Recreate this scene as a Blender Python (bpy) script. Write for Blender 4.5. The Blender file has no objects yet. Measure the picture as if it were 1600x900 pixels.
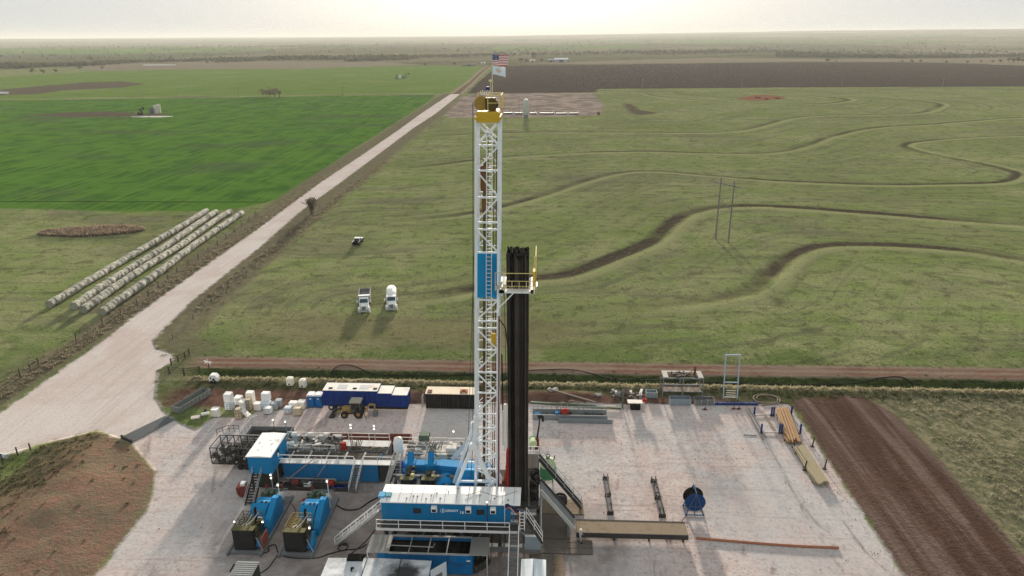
import bpy, bmesh, math, random
import numpy as np
from mathutils import Vector, Matrix
R = math.radians
random.seed(7)
sc = bpy.context.scene
COL = sc.collection

# ---------------------------------------------------------------- camera, sky, sun, exposure
CAM_H, F_PX, PITCH, YAW, ROLL = 55.0, 1100.0, 19.7, 2.7, -0.3
cam = bpy.data.cameras.new('camera')
cam.sensor_width = 36.0
cam.lens = 36.0 * F_PX / 1600.0
cam.clip_start, cam.clip_end = 0.5, 80000
cam_o = bpy.data.objects.new('camera', cam)
COL.objects.link(cam_o)
cam_o.matrix_world = (Matrix.Translation((0, 0, CAM_H)) @ Matrix.Rotation(R(YAW), 4, 'Z')
                      @ Matrix.Rotation(R(90 - PITCH), 4, 'X') @ Matrix.Rotation(R(ROLL), 4, 'Z'))
sc.camera = cam_o
SURVEY = cam_o.matrix_world.to_3x3()

SUN_EL, SUN_AZ = 9.2, -1.6            # degrees; azimuth clockwise from +Y
world = bpy.data.worlds.new('World')
sc.world = world
world.use_nodes = True
wn = world.node_tree
wn.nodes.clear()
sky = wn.nodes.new('ShaderNodeTexSky')
sky.sky_type = 'NISHITA'
sky.sun_disc = False
sky.sun_elevation = R(SUN_EL)
sky.sun_rotation = R(SUN_AZ)
sky.altitude = 400
sky.air_density, sky.dust_density, sky.ozone_density = 1.0, 4.0, 1.5
hsv = wn.nodes.new('ShaderNodeHueSaturation')
hsv.inputs['Saturation'].default_value = 0.62
hsv.inputs['Value'].default_value = 0.036
veil = wn.nodes.new('ShaderNodeMix')            # thin even overcast over the clear sky
veil.data_type = 'RGBA'; veil.blend_type = 'ADD'
veil.inputs[0].default_value = 1.0
veil.inputs[7].default_value = (1.58, 1.67, 1.67, 1)
bg = wn.nodes.new('ShaderNodeBackground')
bg.inputs['Strength'].default_value = 0.10
wo = wn.nodes.new('ShaderNodeOutputWorld')
wn.links.new(sky.outputs[0], hsv.inputs['Color'])
wn.links.new(hsv.outputs[0], veil.inputs[6])
wn.links.new(veil.outputs[2], bg.inputs['Color'])
wn.links.new(bg.outputs[0], wo.inputs['Surface'])

sun = bpy.data.lights.new('sun', 'SUN')
sun.energy = 4.0
sun.angle = R(3.4)
sun.color = (1.0, 0.88, 0.74)
sun_o = bpy.data.objects.new('sun', sun)
COL.objects.link(sun_o)
sd = Vector((math.sin(R(SUN_AZ)) * math.cos(R(SUN_EL)), math.cos(R(SUN_AZ)) * math.cos(R(SUN_EL)), math.sin(R(SUN_EL))))
sun_o.rotation_euler = sd.to_track_quat('Z', 'Y').to_euler()
sun_o.location = (0, 60, 150)

sc.view_settings.view_transform = 'Standard'
sc.view_settings.look = 'None'
sc.view_settings.gamma = 1.0
sc.view_settings.exposure = 1.92
sc.cycles.use_denoising = True
sc.cycles.denoising_input_passes = 'RGB_ALBEDO_NORMAL'
sc.cycles.denoising_prefilter = 'NONE'
sc.cycles.max_bounces = 6
sc.cycles.volume_bounces = 1
sc.cycles.caustics_reflective = False
sc.cycles.sample_clamp_indirect = 1.5
sc.cycles.sample_clamp_direct = 6.0
sc.cycles.caustics_refractive = False

# ---------------------------------------------------------------- survey helpers
def P(px, py, z=0.0):
    """a surveyed point: where the sight line through (px, py) of the 1600x900 survey photo meets height z"""
    d = SURVEY @ Vector(((px - 800) / F_PX, (450 - py) / F_PX, -1.0))
    t = (z - CAM_H) / d.z
    return (d.x * t, d.y * t)

# ---------------------------------------------------------------- mesh helpers
class MB:
    """collects simple solids and links them as ONE mesh object"""
    def __init__(s): s.v, s.f, s.m, s.g = [], [], [], []
    def add(s, vs, fs, mi=0):
        o = len(s.v)
        s.g.append((o, len(s.f)))
        s.v += [tuple(v) for v in vs]
        s.f += [tuple(i + o for i in f) for f in fs]
        s.m += [mi] * len(fs)
        return s
    def box(s, x0, x1, y0, y1, z0, z1, mi=0):
        return s.add([(x0,y0,z0),(x1,y0,z0),(x1,y1,z0),(x0,y1,z0),(x0,y0,z1),(x1,y0,z1),(x1,y1,z1),(x0,y1,z1)],
                     [(3,2,1,0),(4,5,6,7),(0,1,5,4),(1,2,6,5),(2,3,7,6),(3,0,4,7)], mi)
    def cbox(s, c, d, mi=0, rz=0.0, tilt=None):
        hx, hy, hz = d[0]/2, d[1]/2, d[2]/2
        m = Matrix.Rotation(rz, 3, 'Z')
        if tilt: m = m @ Matrix.Rotation(tilt[1], 3, tilt[0])
        vs = [m @ Vector(p) + Vector(c) for p in ((-hx,-hy,-hz),(hx,-hy,-hz),(hx,hy,-hz),(-hx,hy,-hz),(-hx,-hy,hz),(hx,-hy,hz),(hx,hy,hz),(-hx,hy,hz))]
        return s.add(vs, [(3,2,1,0),(4,5,6,7),(0,1,5,4),(1,2,6,5),(2,3,7,6),(3,0,4,7)], mi)
    def rbox(s, x0, x1, y0, y1, z0, z1, b=0.08, mi=0):
        """box with bevelled top and vertical edges (octagonal plan, chamfered top)"""
        def ring(i, z): return [(x0+i+b,y0+i,z),(x1-i-b,y0+i,z),(x1-i,y0+i+b,z),(x1-i,y1-i-b,z),(x1-i-b,y1-i,z),(x0+i+b,y1-i,z),(x0+i,y1-i-b,z),(x0+i,y0+i+b,z)]
        vs = ring(0, z0) + ring(0, z1 - b) + ring(b*.7, z1)
        fs = [tuple(range(7, -1, -1)), tuple(range(16, 24))]
        for k in range(2):
            for i in range(8):
                j = (i + 1) % 8
                fs.append((k*8+i, k*8+j, k*8+8+j, k*8+8+i))
        return s.add(vs, fs, mi)
    def beam(s, a, b, w=0.1, h=None, mi=0):
        """square bar from a to b"""
        a, b = Vector(a), Vector(b)
        h = w if h is None else h
        d = (b - a)
        if d.length < 1e-6: return s
        d.normalize()
        up = Vector((0, 0, 1)) if abs(d.z) < 0.95 else Vector((0, 1, 0))
        sx = d.cross(up).normalized(); sy = sx.cross(d).normalized()
        vs = []
        for p in (a, b):
            for i, j in ((-1,-1),(1,-1),(1,1),(-1,1)): vs.append(p + sx*(i*w/2) + sy*(j*h/2))
        return s.add(vs, [(3,2,1,0),(4,5,6,7),(0,1,5,4),(1,2,6,5),(2,3,7,6),(3,0,4,7)], mi)
    def tube(s, pts, r=0.05, n=6, mi=0, caps=True):
        pts = [Vector(p) for p in pts]
        rr = r if isinstance(r, (list, tuple)) else [r] * len(pts)
        vs, fs = [], []
        ref = None
        for i, p in enumerate(pts):
            d = (pts[min(i+1, len(pts)-1)] - pts[max(i-1, 0)])
            if d.length < 1e-6: d = Vector((0, 0, 1))
            d.normalize()
            if ref is None:
                ref = d.cross(Vector((0, 0, 1)))
                if ref.length < 0.1: ref = d.cross(Vector((0, 1, 0)))
            ref = (ref - d * ref.dot(d)).normalized()
            o = d.cross(ref)
            for k in range(n):
                a = 2*math.pi*k/n
                vs.append(p + (ref*math.cos(a) + o*math.sin(a)) * rr[i])
        for i in range(len(pts)-1):
            for k in range(n):
                j = (k+1) % n
                fs.append((i*n+k, i*n+j, (i+1)*n+j, (i+1)*n+k))
        if caps:
            fs.append(tuple(range(n-1, -1, -1))); fs.append(tuple(range((len(pts)-1)*n, len(pts)*n)))
        return s.add(vs, fs, mi)
    def lathe(s, c, prof, n=20, axis='Z', mi=0):
        """prof: (radius, height) pairs, turned about an axis through c"""
        vs, fs = [], []
        for r, h in prof:
            for k in range(n):
                a = 2*math.pi*k/n
                x, y = r*math.cos(a), r*math.sin(a)
                q = {'Z': (x, y, h), 'X': (h, x, y), 'Y': (y, h, x)}[axis]
                vs.append((c[0]+q[0], c[1]+q[1], c[2]+q[2]))
        for i in range(len(prof)-1):
            for k in range(n):
                j = (k+1) % n
                fs.append((i*n+k, i*n+j, (i+1)*n+j, (i+1)*n+k))
        fs.append(tuple(range(n-1, -1, -1))); fs.append(tuple(range((len(prof)-1)*n, len(prof)*n)))
        return s.add(vs, fs, mi)
    def prism(s, outline, axis, a, b, mi=0):
        """outline of 2D points extruded along an axis from a to b"""
        n = len(outline)
        mk = {'X': lambda p, t: (t, p[0], p[1]), 'Y': lambda p, t: (p[0], t, p[1]), 'Z': lambda p, t: (p[0], p[1], t)}[axis]
        vs = [mk(p, a) for p in outline] + [mk(p, b) for p in outline]
        fs = [tuple(range(n-1, -1, -1)), tuple(range(n, 2*n))]
        for i in range(n):
            j = (i+1) % n
            fs.append((i, j, n+j, n+i))
        return s.add(vs, fs, mi)
    def sphere(s, c, r, n=10, m=6, mi=0):
        r = (r, r, r) if not isinstance(r, (tuple, list)) else r
        vs, fs = [(c[0], c[1], c[2]-r[2])], []
        for i in range(1, m):
            t = math.pi*i/m
            for k in range(n):
                a = 2*math.pi*k/n
                vs.append((c[0]+r[0]*math.sin(t)*math.cos(a), c[1]+r[1]*math.sin(t)*math.sin(a), c[2]-r[2]*math.cos(t)))
        vs.append((c[0], c[1], c[2]+r[2]))
        for k in range(n):
            j = (k+1) % n
            fs.append((0, 1+j, 1+k))
            fs.append((len(vs)-1, 1+(m-2)*n+k, 1+(m-2)*n+j))
            for i in range(m-2): fs.append((1+i*n+k, 1+i*n+j, 1+(i+1)*n+j, 1+(i+1)*n+k))
        return s.add(vs, fs, mi)
    def build_each(s, name, mat, parent):
        """every solid its own mesh object"""
        e = s.g+[(len(s.v), len(s.f))]
        for (v0, f0), (v1, f1) in zip(e[:-1], e[1:]):
            MB().add(s.v[v0:v1], [tuple(i-v0 for i in f) for f in s.f[f0:f1]]).build(name, mat, parent)
    def build(s, name, mats, parent=None, smooth=False, fix=True):
        me = bpy.data.meshes.new(name)
        org = Vector(parent_origin(parent)) if parent else Vector((0, 0, 0))
        me.from_pydata([tuple(Vector(v) - org) for v in s.v], [], s.f)
        if not isinstance(mats, (list, tuple)): mats = [mats]
        for m in mats: me.materials.append(m)
        if len(mats) > 1: me.polygons.foreach_set('material_index', s.m)
        if fix:
            bm = bmesh.new(); bm.from_mesh(me)
            bmesh.ops.recalc_face_normals(bm, faces=bm.faces)
            bm.to_mesh(me); bm.free()
        if smooth:
            me.polygons.foreach_set('use_smooth', [True]*len(me.polygons))
            try: me.set_sharp_from_angle(angle=R(40))
            except Exception: pass
        me.update()
        o = bpy.data.objects.new(name, me)
        COL.objects.link(o)
        if parent: o.parent = parent
        return o

def parent_origin(p):
    q = Vector((0, 0, 0))
    while p is not None:
        q = q + p.location
        p = p.parent
    return q

def tag(o, label=None, cat=None, group=None, kind=None):
    if label: o['label'] = label
    if cat: o['category'] = cat
    if group: o['group'] = group
    if kind: o['kind'] = kind
    return o

def thing(name, label, cat, loc=(0, 0, 0), group=None):
    o = bpy.data.objects.new(name, None)
    o.empty_display_size = 0.3
    o.location = loc
    COL.objects.link(o)
    return tag(o, label, cat, group)

def solo(name, mb, mats, label, cat, loc, group=None, smooth=False):
    """a thing that is one mesh, its origin at its base; mb holds world coordinates"""
    o = mb.build(name, mats, None, smooth)
    o.data.transform(Matrix.Translation(-Vector(loc)))
    o.location = loc
    return tag(o, label, cat, group)

def copy_tree(o, loc=None, rz=None, label=None, group=None, parent=None):
    c = o.copy()
    COL.objects.link(c)
    if parent is not None: c.parent = parent
    if loc is not None: c.location = loc
    if rz is not None: c.rotation_euler = (0, 0, rz)
    if label: c['label'] = label
    if group: c['group'] = group
    for ch in list(o.children): copy_tree(ch, parent=c)
    return c

# ---------------------------------------------------------------- material helpers
class NT:
    def __init__(s, mat):
        mat.use_nodes = True
        s.t = mat.node_tree
        s.t.nodes.clear()
    def n(s, typ, ins=None, **props):
        nd = s.t.nodes.new('ShaderNode' + typ)
        for k, v in props.items(): setattr(nd, k, v)
        for k, v in (ins or {}).items():
            sock = nd.inputs[k]
            if hasattr(v, 'is_output') or hasattr(v, 'links'): s.t.links.new(v, sock)
            else: sock.default_value = v
        return nd
    def math(s, op, a, b=None, c=None, clamp=False):
        ins = {0: a}
        if b is not None: ins[1] = b
        if c is not None: ins[2] = c
        return s.n('Math', ins, operation=op, use_clamp=clamp).outputs[0]
    def mix(s, fac, a, b, blend='MIX'):
        nd = s.t.nodes.new('ShaderNodeMix')
        nd.data_type = 'RGBA'; nd.blend_type = blend
        for sock, v in ((nd.inputs[0], fac), (nd.inputs[6], a), (nd.inputs[7], b)):
            if hasattr(v, 'links'): s.t.links.new(v, sock)
            else: sock.default_value = v if not isinstance(v, tuple) or len(v) == 4 else (*v, 1)
        return nd.outputs[2]
    def noise(s, vec, scale, detail=4, rough=0.55, dist=0.0):
        return s.n('TexNoise', {'Vector': vec, 'Scale': scale, 'Detail': detail, 'Roughness': rough, 'Distortion': dist}).outputs[0]
    def step(s, x, lo, hi):
        nd = s.n('MapRange', {'Value': x, 'From Min': lo, 'From Max': hi}, interpolation_type='SMOOTHSTEP')
        return nd.outputs[0]
    def scalev(s, vec, sc_):
        return s.n('Mapping', {'Vector': vec, 'Scale': sc_}).outputs[0]
    def attr(s, name): return s.n('Attribute', attribute_name=name).outputs['Fac']
    def out(s, bsdf): s.n('OutputMaterial', {'Surface': bsdf})

MATS = {}
def paint(name, col, rough=0.5, metal=0.0, var=0.18, dirt=(0.16, 0.13, 0.11), dirt_amt=0.35, scale=1.2, bump=0.0, ribs=None, spec=0.04):
    """painted or bare surface with patchy wear, dust and a little bump; ribs=(axis, spacing) adds seams"""
    m = bpy.data.materials.new(name)
    g = NT(m)
    tc = g.n('NewGeometry').outputs['Position']
    n1 = g.noise(tc, scale, 5, 0.6)
    n2 = g.noise(tc, scale*6, 4, 0.65)
    v = g.math('MULTIPLY_ADD', n2, var*2, 1 - var)
    c = g.mix(1.0, (*col, 1), g.n('CombineColor', {0: v, 1: v, 2: v}).outputs[0], 'MULTIPLY')
    f = g.math('MULTIPLY', g.step(n1, 0.52, 0.75), dirt_amt)
    c = g.mix(f, c, (*dirt, 1))
    rgh = g.math('MULTIPLY_ADD', n1, 0.2, (rough if rough < .3 else max(rough, .7)) - 0.08, clamp=True)
    ins = {'Base Color': c, 'Roughness': rgh, 'Metallic': metal*.3, 'Specular IOR Level': spec}
    if bump or ribs:
        hgt = g.math('MULTIPLY', n2, 1.0)
        if ribs:
            ax = g.n('SeparateXYZ', {0: tc}).outputs[ribs[0]]
            w = g.math('PINGPONG', ax, ribs[1]/2)
            w = g.step(w, ribs[1]*0.08, ribs[1]*0.3)
            hgt = g.math('MULTIPLY_ADD', w, ribs[2] if len(ribs) > 2 else 3.0, hgt)
        ins['Normal'] = g.n('Bump', {'Height': hgt, 'Strength': 0.6 if ribs else bump, 'Distance': 0.03}).outputs[0]
    b = g.n('BsdfPrincipled', ins)
    g.out(b.outputs[0])
    MATS[name] = m
    return m

# ---------------------------------------------------------------- terrain fields
def _hash(ix, iy, seed):
    n = (ix.astype(np.int64)*374761393 + iy.astype(np.int64)*668265263 + seed*1442695041) & 0xffffffff
    n = ((n ^ (n >> 13)) * 1274126177) & 0xffffffff
    return ((n ^ (n >> 16)) & 0xffff) / 65535.0
def vnoise(x, y, s, seed=0, octv=3):
    t = np.zeros_like(x); a, tot = 1.0, 0.0
    for o in range(octv):
        u, v = x/s*(2**o), y/s*(2**o)
        i, j = np.floor(u), np.floor(v)
        fu, fv = u-i, v-j
        fu, fv = fu*fu*(3-2*fu), fv*fv*(3-2*fv)
        i, j = i.astype(np.int64), j.astype(np.int64)
        k = seed*17+o
        t += a*((_hash(i,j,k)*(1-fu)+_hash(i+1,j,k)*fu)*(1-fv)+(_hash(i,j+1,k)*(1-fu)+_hash(i+1,j+1,k)*fu)*fv)
        tot += a; a *= 0.5
    return t/tot*2-1
def sst(x, a, b):
    t = np.clip((x-a)/(b-a), 0, 1)
    return t*t*(3-2*t)
def seg_dist(X, Y, pts, closed, margin):
    """distance to a polyline, inside flag, side sign of the nearest segment"""
    pts = np.array(pts, float)
    x0, y0 = pts.min(0)-margin; x1, y1 = pts.max(0)+margin
    sel = (X > x0) & (X < x1) & (Y > y0) & (Y < y1)
    D = np.full(X.shape, float(margin)); S = np.full(X.shape, -1.0)
    xs, ys = X[sel], Y[sel]
    d2 = np.full(xs.shape, 1e18); sg = np.zeros(xs.shape); ins = np.zeros(xs.shape, bool)
    n = len(pts)
    for i in range(n if closed else n-1):
        a, b = pts[i], pts[(i+1) % n]
        ex, ey = b-a
        L = ex*ex+ey*ey+1e-12
        t = np.clip(((xs-a[0])*ex+(ys-a[1])*ey)/L, 0, 1)
        q = (xs-a[0]-t*ex)**2+(ys-a[1]-t*ey)**2
        m = q < d2
        d2 = np.where(m, q, d2)
        if closed:
            c = ((a[1] > ys) != (b[1] > ys))
            with np.errstate(divide='ignore', invalid='ignore'):
                ins ^= c & (xs < (b[0]-a[0])*(ys-a[1])/(b[1]-a[1]+1e-15)+a[0])
        else:
            sg = np.where(m, np.sign(ex*(ys-a[1])-ey*(xs-a[0])), sg)
    D[sel] = np.minimum(np.sqrt(d2), margin)
    S[sel] = np.where(ins, 1.0, -1.0) if closed else sg
    return D, S
def sdf(X, Y, pts, margin=25.0):
    D, S = seg_dist(X, Y, pts, True, margin)
    return D*S
def px(*pp): return [P(a, b) for a, b in pp]
def smooth_line(pts, k=6):
    p = [Vector((a, b, 0)) for a, b in pts]
    out = []
    for i in range(len(p)-1):
        a, b, c, d = p[max(i-1, 0)], p[i], p[i+1], p[min(i+2, len(p)-1)]
        for j in range(k):
            t = j/k
            q = 0.5*((2*b)+(c-a)*t+(2*a-5*b+4*c-d)*t*t+(3*b-a-3*c+d)*t*t*t)
            out.append((q.x, q.y))
    out.append((p[-1].x, p[-1].y))
    return out

Z_ROAD = px((0,645),(172,525),(205,498),(300,430),(400,360),(501,285),(560,246),(620,205),(660,176),(704,147),(719,147),(680,178),(646,200),(590,242),(532,285),(470,330),(400,391),(300,470),(252,518),(238,532),(244,545),(272,554),(268,566),(246,577),(242,622),(256,644),(266,652),(205,690),(152,673),(78,690),(0,713)) + [(-76,40),(-86,40)]
Z_PAD = px((266,650),(280,661),(306,673),(334,652),(385,652),(400,642),(480,638),(505,630),(830,631),(1232,631),(1303,735),(1412,900)) + [(39,30),(-60,30)] + px((130,960),(150,900),(235,790),(244,738),(205,691))
Z_MOUND = px((75,694),(150,674),(203,692),(241,737),(233,790),(148,900)) + [(-60,30),(-95,30)] + px((0,760))
Z_SPOIL = px((1236,626),(1290,617),(1345,618),(1400,650),(1450,700),(1520,780),(1600,872)) + [(54,30),(39,30)] + px((1412,900),(1303,735))
Z_WHEAT = px((0,157),(150,155),(330,153),(500,150),(680,148),(668,160),(600,203),(540,242),(470,290),(430,312),(395,322),(330,330),(180,330),(0,325)) + [(-900,200),(-1100,700)]
Z_FIELD2 = px((-200,160),(150,152),(400,149),(700,145),(735,122),(752,103),(600,102),(480,107),(300,108),(150,111),(0,121),(-200,130))
Z_PLOW = px((778,103),(950,101),(1250,97),(1450,98),(1600,102),(1800,104),(1800,134),(1600,135),(1400,136),(1200,137),(935,139),(930,144),(730,146),(745,130))
Z_PAD2 = px((722,150),(762,146),(925,145),(945,165),(935,180),(860,183),(785,184),(700,184),(690,178))
Z_DIRTROAD = px((703,147),(722,147),(742,128),(758,112),(770,102),(762,102),(748,112),(730,128))
Z_TAN = px((120,104),(250,97),(400,96),(600,97),(660,101),(480,107),(300,108),(150,111))
Z_TAN2 = px((800,99),(880,97),(1100,90),(1300,92),(1600,90),(1600,101),(1450,97),(1250,96),(950,100))
Z_BARE = px((60,147),(0,149),(-100,150),(-100,141),(0,140),(130,129),(190,127),(228,131),(190,137),(100,141))
Z_SCAR = px((40,180),(100,176),(170,174),(240,178),(268,176),(240,182),(120,183))
Z_CORRAL = px((1150,153),(1190,148),(1225,151),(1228,154),(1190,157),(1165,156))
Z_DARK = px((974,161),(988,163),(1000,172),(1030,177),(1005,180),(990,179),(978,170))
BERMS = [   # surveyed centre line of each terrace bank, channel width, strength
    (px((560,351),(640,345),(740,335),(830,314),(900,290),(960,273),(1020,268),(1120,276),(1250,285),(1400,290),(1520,288),(1580,284),(1599,272),(1570,262),(1520,252),(1470,243),(1430,233),(1420,227),(1440,222),(1500,217),(1600,212),(1760,205)), 6.0, 1.0),
    (px((600,268),(690,258),(790,246),(900,240),(1000,237),(1100,240),(1200,240),(1260,230),(1310,212),(1370,200),(1450,195),(1520,190),(1600,184),(1760,178)), 7.0, .8),
    (px((650,216),(790,208),(1000,207),(1120,207),(1180,200),(1240,185),(1310,180),(1430,178),(1465,170),(1472,162),(1420,156),(1330,150),(1305,147)), 8.0, .8),
    (px((1005,144),(1020,150),(1100,158),(1200,163),(1280,163),(1322,159),(1325,154),(1260,148),(1225,144)), 8.0, .8),
    (px((560,478),(640,470),(720,461),(830,442),(900,433),(970,407),(1030,381),(1060,352),(1090,334),(1150,325),(1240,327),(1400,339),(1600,354),(1760,366)), 7.5, 2.1),
    (px((900,498),(1040,484),(1120,474),(1190,457),(1215,434),(1250,402),(1300,387),(1400,387),(1520,397),(1600,410),(1760,430)), 7.0, 1.45),
]
BERMS = [(smooth_line(p), w, s) for p, w, s in BERMS]

def fields(X, Y):
    A = {}
    A['a_road'] = sdf(X, Y, Z_ROAD)
    A['a_pad'] = sdf(X, Y, Z_PAD)
    A['a_mound'] = sdf(X, Y, Z_MOUND)
    A['a_spoil'] = sdf(X, Y, Z_SPOIL)
    A['a_wheat'] = sdf(X, Y, Z_WHEAT, 60)
    A['a_field'] = sdf(X, Y, Z_FIELD2, 80)
    A['a_plow'] = sdf(X, Y, Z_PLOW, 80)
    A['a_padb'] = sdf(X, Y, Z_PAD2, 40)
    A['a_dirtroad'] = sdf(X, Y, Z_DIRTROAD, 40)
    A['a_tan'] = np.maximum(sdf(X, Y, Z_TAN, 120), sdf(X, Y, Z_TAN2, 120))
    A['a_bare'] = np.maximum.reduce([sdf(X, Y, Z_BARE, 40), sdf(X, Y, Z_SCAR, 40), sdf(X, Y, Z_DARK, 40)])
    A['a_red'] = sdf(X, Y, Z_CORRAL, 40)
    best = np.full(X.shape, 60.0); sig = np.full(X.shape, 60.0); st = np.zeros(X.shape)
    for pts, w, s in BERMS:
        D, S = seg_dist(X, Y, pts, False, 60.0)
        m = D < best
        e = np.minimum(np.hypot(X-pts[0][0], Y-pts[0][1]), np.hypot(X-pts[-1][0], Y-pts[-1][1]))
        best = np.where(m, D, best); sig = np.where(m, D*np.where(S == 0, 1, S)*6.5/w, sig)
        st = np.where(m, s*sst(e, 2, 45), st)
    A['a_berm'], A['a_bermw'] = sig, st
    return A

def relief(X, Y, A):
    """ground height"""
    pad, road = A['a_pad'], A['a_road']
    flat = np.maximum.reduce([pad, road])
    off = sst(-flat, 0, 6)
    z = off*(0.10*vnoise(X, Y, 4.0, 3)+0.35*vnoise(X, Y, 30, 4)*sst(-flat, 4, 30))
    z += 0.012*vnoise(X, Y, 1.5, 9)
    z -= sst(pad, 2.5, 0.0)*sst(pad, -2.5, 0.0)*0.0
    b, w = A['a_berm'], A['a_bermw']
    w = np.minimum(w, 1.3)
    z += w*(0.20*np.exp(-((b+1.0)/2.0)**2) - 0.15*np.exp(-((b-3.5)/2.6)**2))
    e = sst(X, -66, -52)
    z += e*(-0.55*np.exp(-((Y-108)/1.2)**2) + 0.22*np.exp(-((Y-105.6)/0.9)**2))
    z += off*(-0.6*np.exp(-((X+92.5)/2.2)**2)*sst(Y, 112, 122)*sst(Y, 700, 660) - 0.45*np.exp(-((X+73)/2.0)**2)*sst(Y, 128, 140)*sst(Y, 600, 500))
    m = A['a_mound']
    z += 0.95*sst(m, -0.5, 9)+0.35*sst(m, 0, 4)*vnoise(X, Y, 5, 12)
    s = A['a_spoil']
    z += sst(s, -1, 2.0)*(0.22+0.14*vnoise(X*1.3, Y*0.07, 3.0, 21))
    z += sst(A['a_plow'], 0, 10)*0.15*vnoise(X, Y, 12, 31)
    d = np.hypot(X, Y)
    k = sst(d, 900, 5000)
    z += k*(9*vnoise(X, Y, 1500, 41)+5*vnoise(X, Y, 600, 42))
    z += 75*sst(Y+0.55*X, 3500, 11000)*sst(X, -2500, 6500) + 46*sst(d, 6000, 15000)
    z += 0.7*np.exp(-(((X+19)/2.6)**2))*np.exp(-((Y-101.6)/1.0)**2)
    z += 1.0*np.exp(-(((X-3.0)/6.5)**4))*np.exp(-((Y-101.3)/1.6)**2)*(0.8+0.3*vnoise(X, Y, 1.5, 51))
    return z

def ground_z(x, y):
    X, Y = np.array([float(x)]), np.array([float(y)])
    return float(relief(X, Y, fields(X, Y))[0])

# one fan-shaped lattice, finer near the rig, cut into the named pieces of the setting
NR, NC, APEX = 1000, 760, -110.0
rows = APEX + 62*(np.power(30000/62.0, np.linspace(0, 1, NR)))
us = np.linspace(-1.35, 1.35, NC)
us = us*(0.55+0.45*np.abs(us)/1.35)
GX = (rows[:, None]-APEX)*us[None, :]
GY = np.repeat(rows[:, None], NC, 1)
FX, FY = GX.ravel(), GY.ravel()
AT = fields(FX, FY)
FZ = relief(FX, FY, AT)

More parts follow.
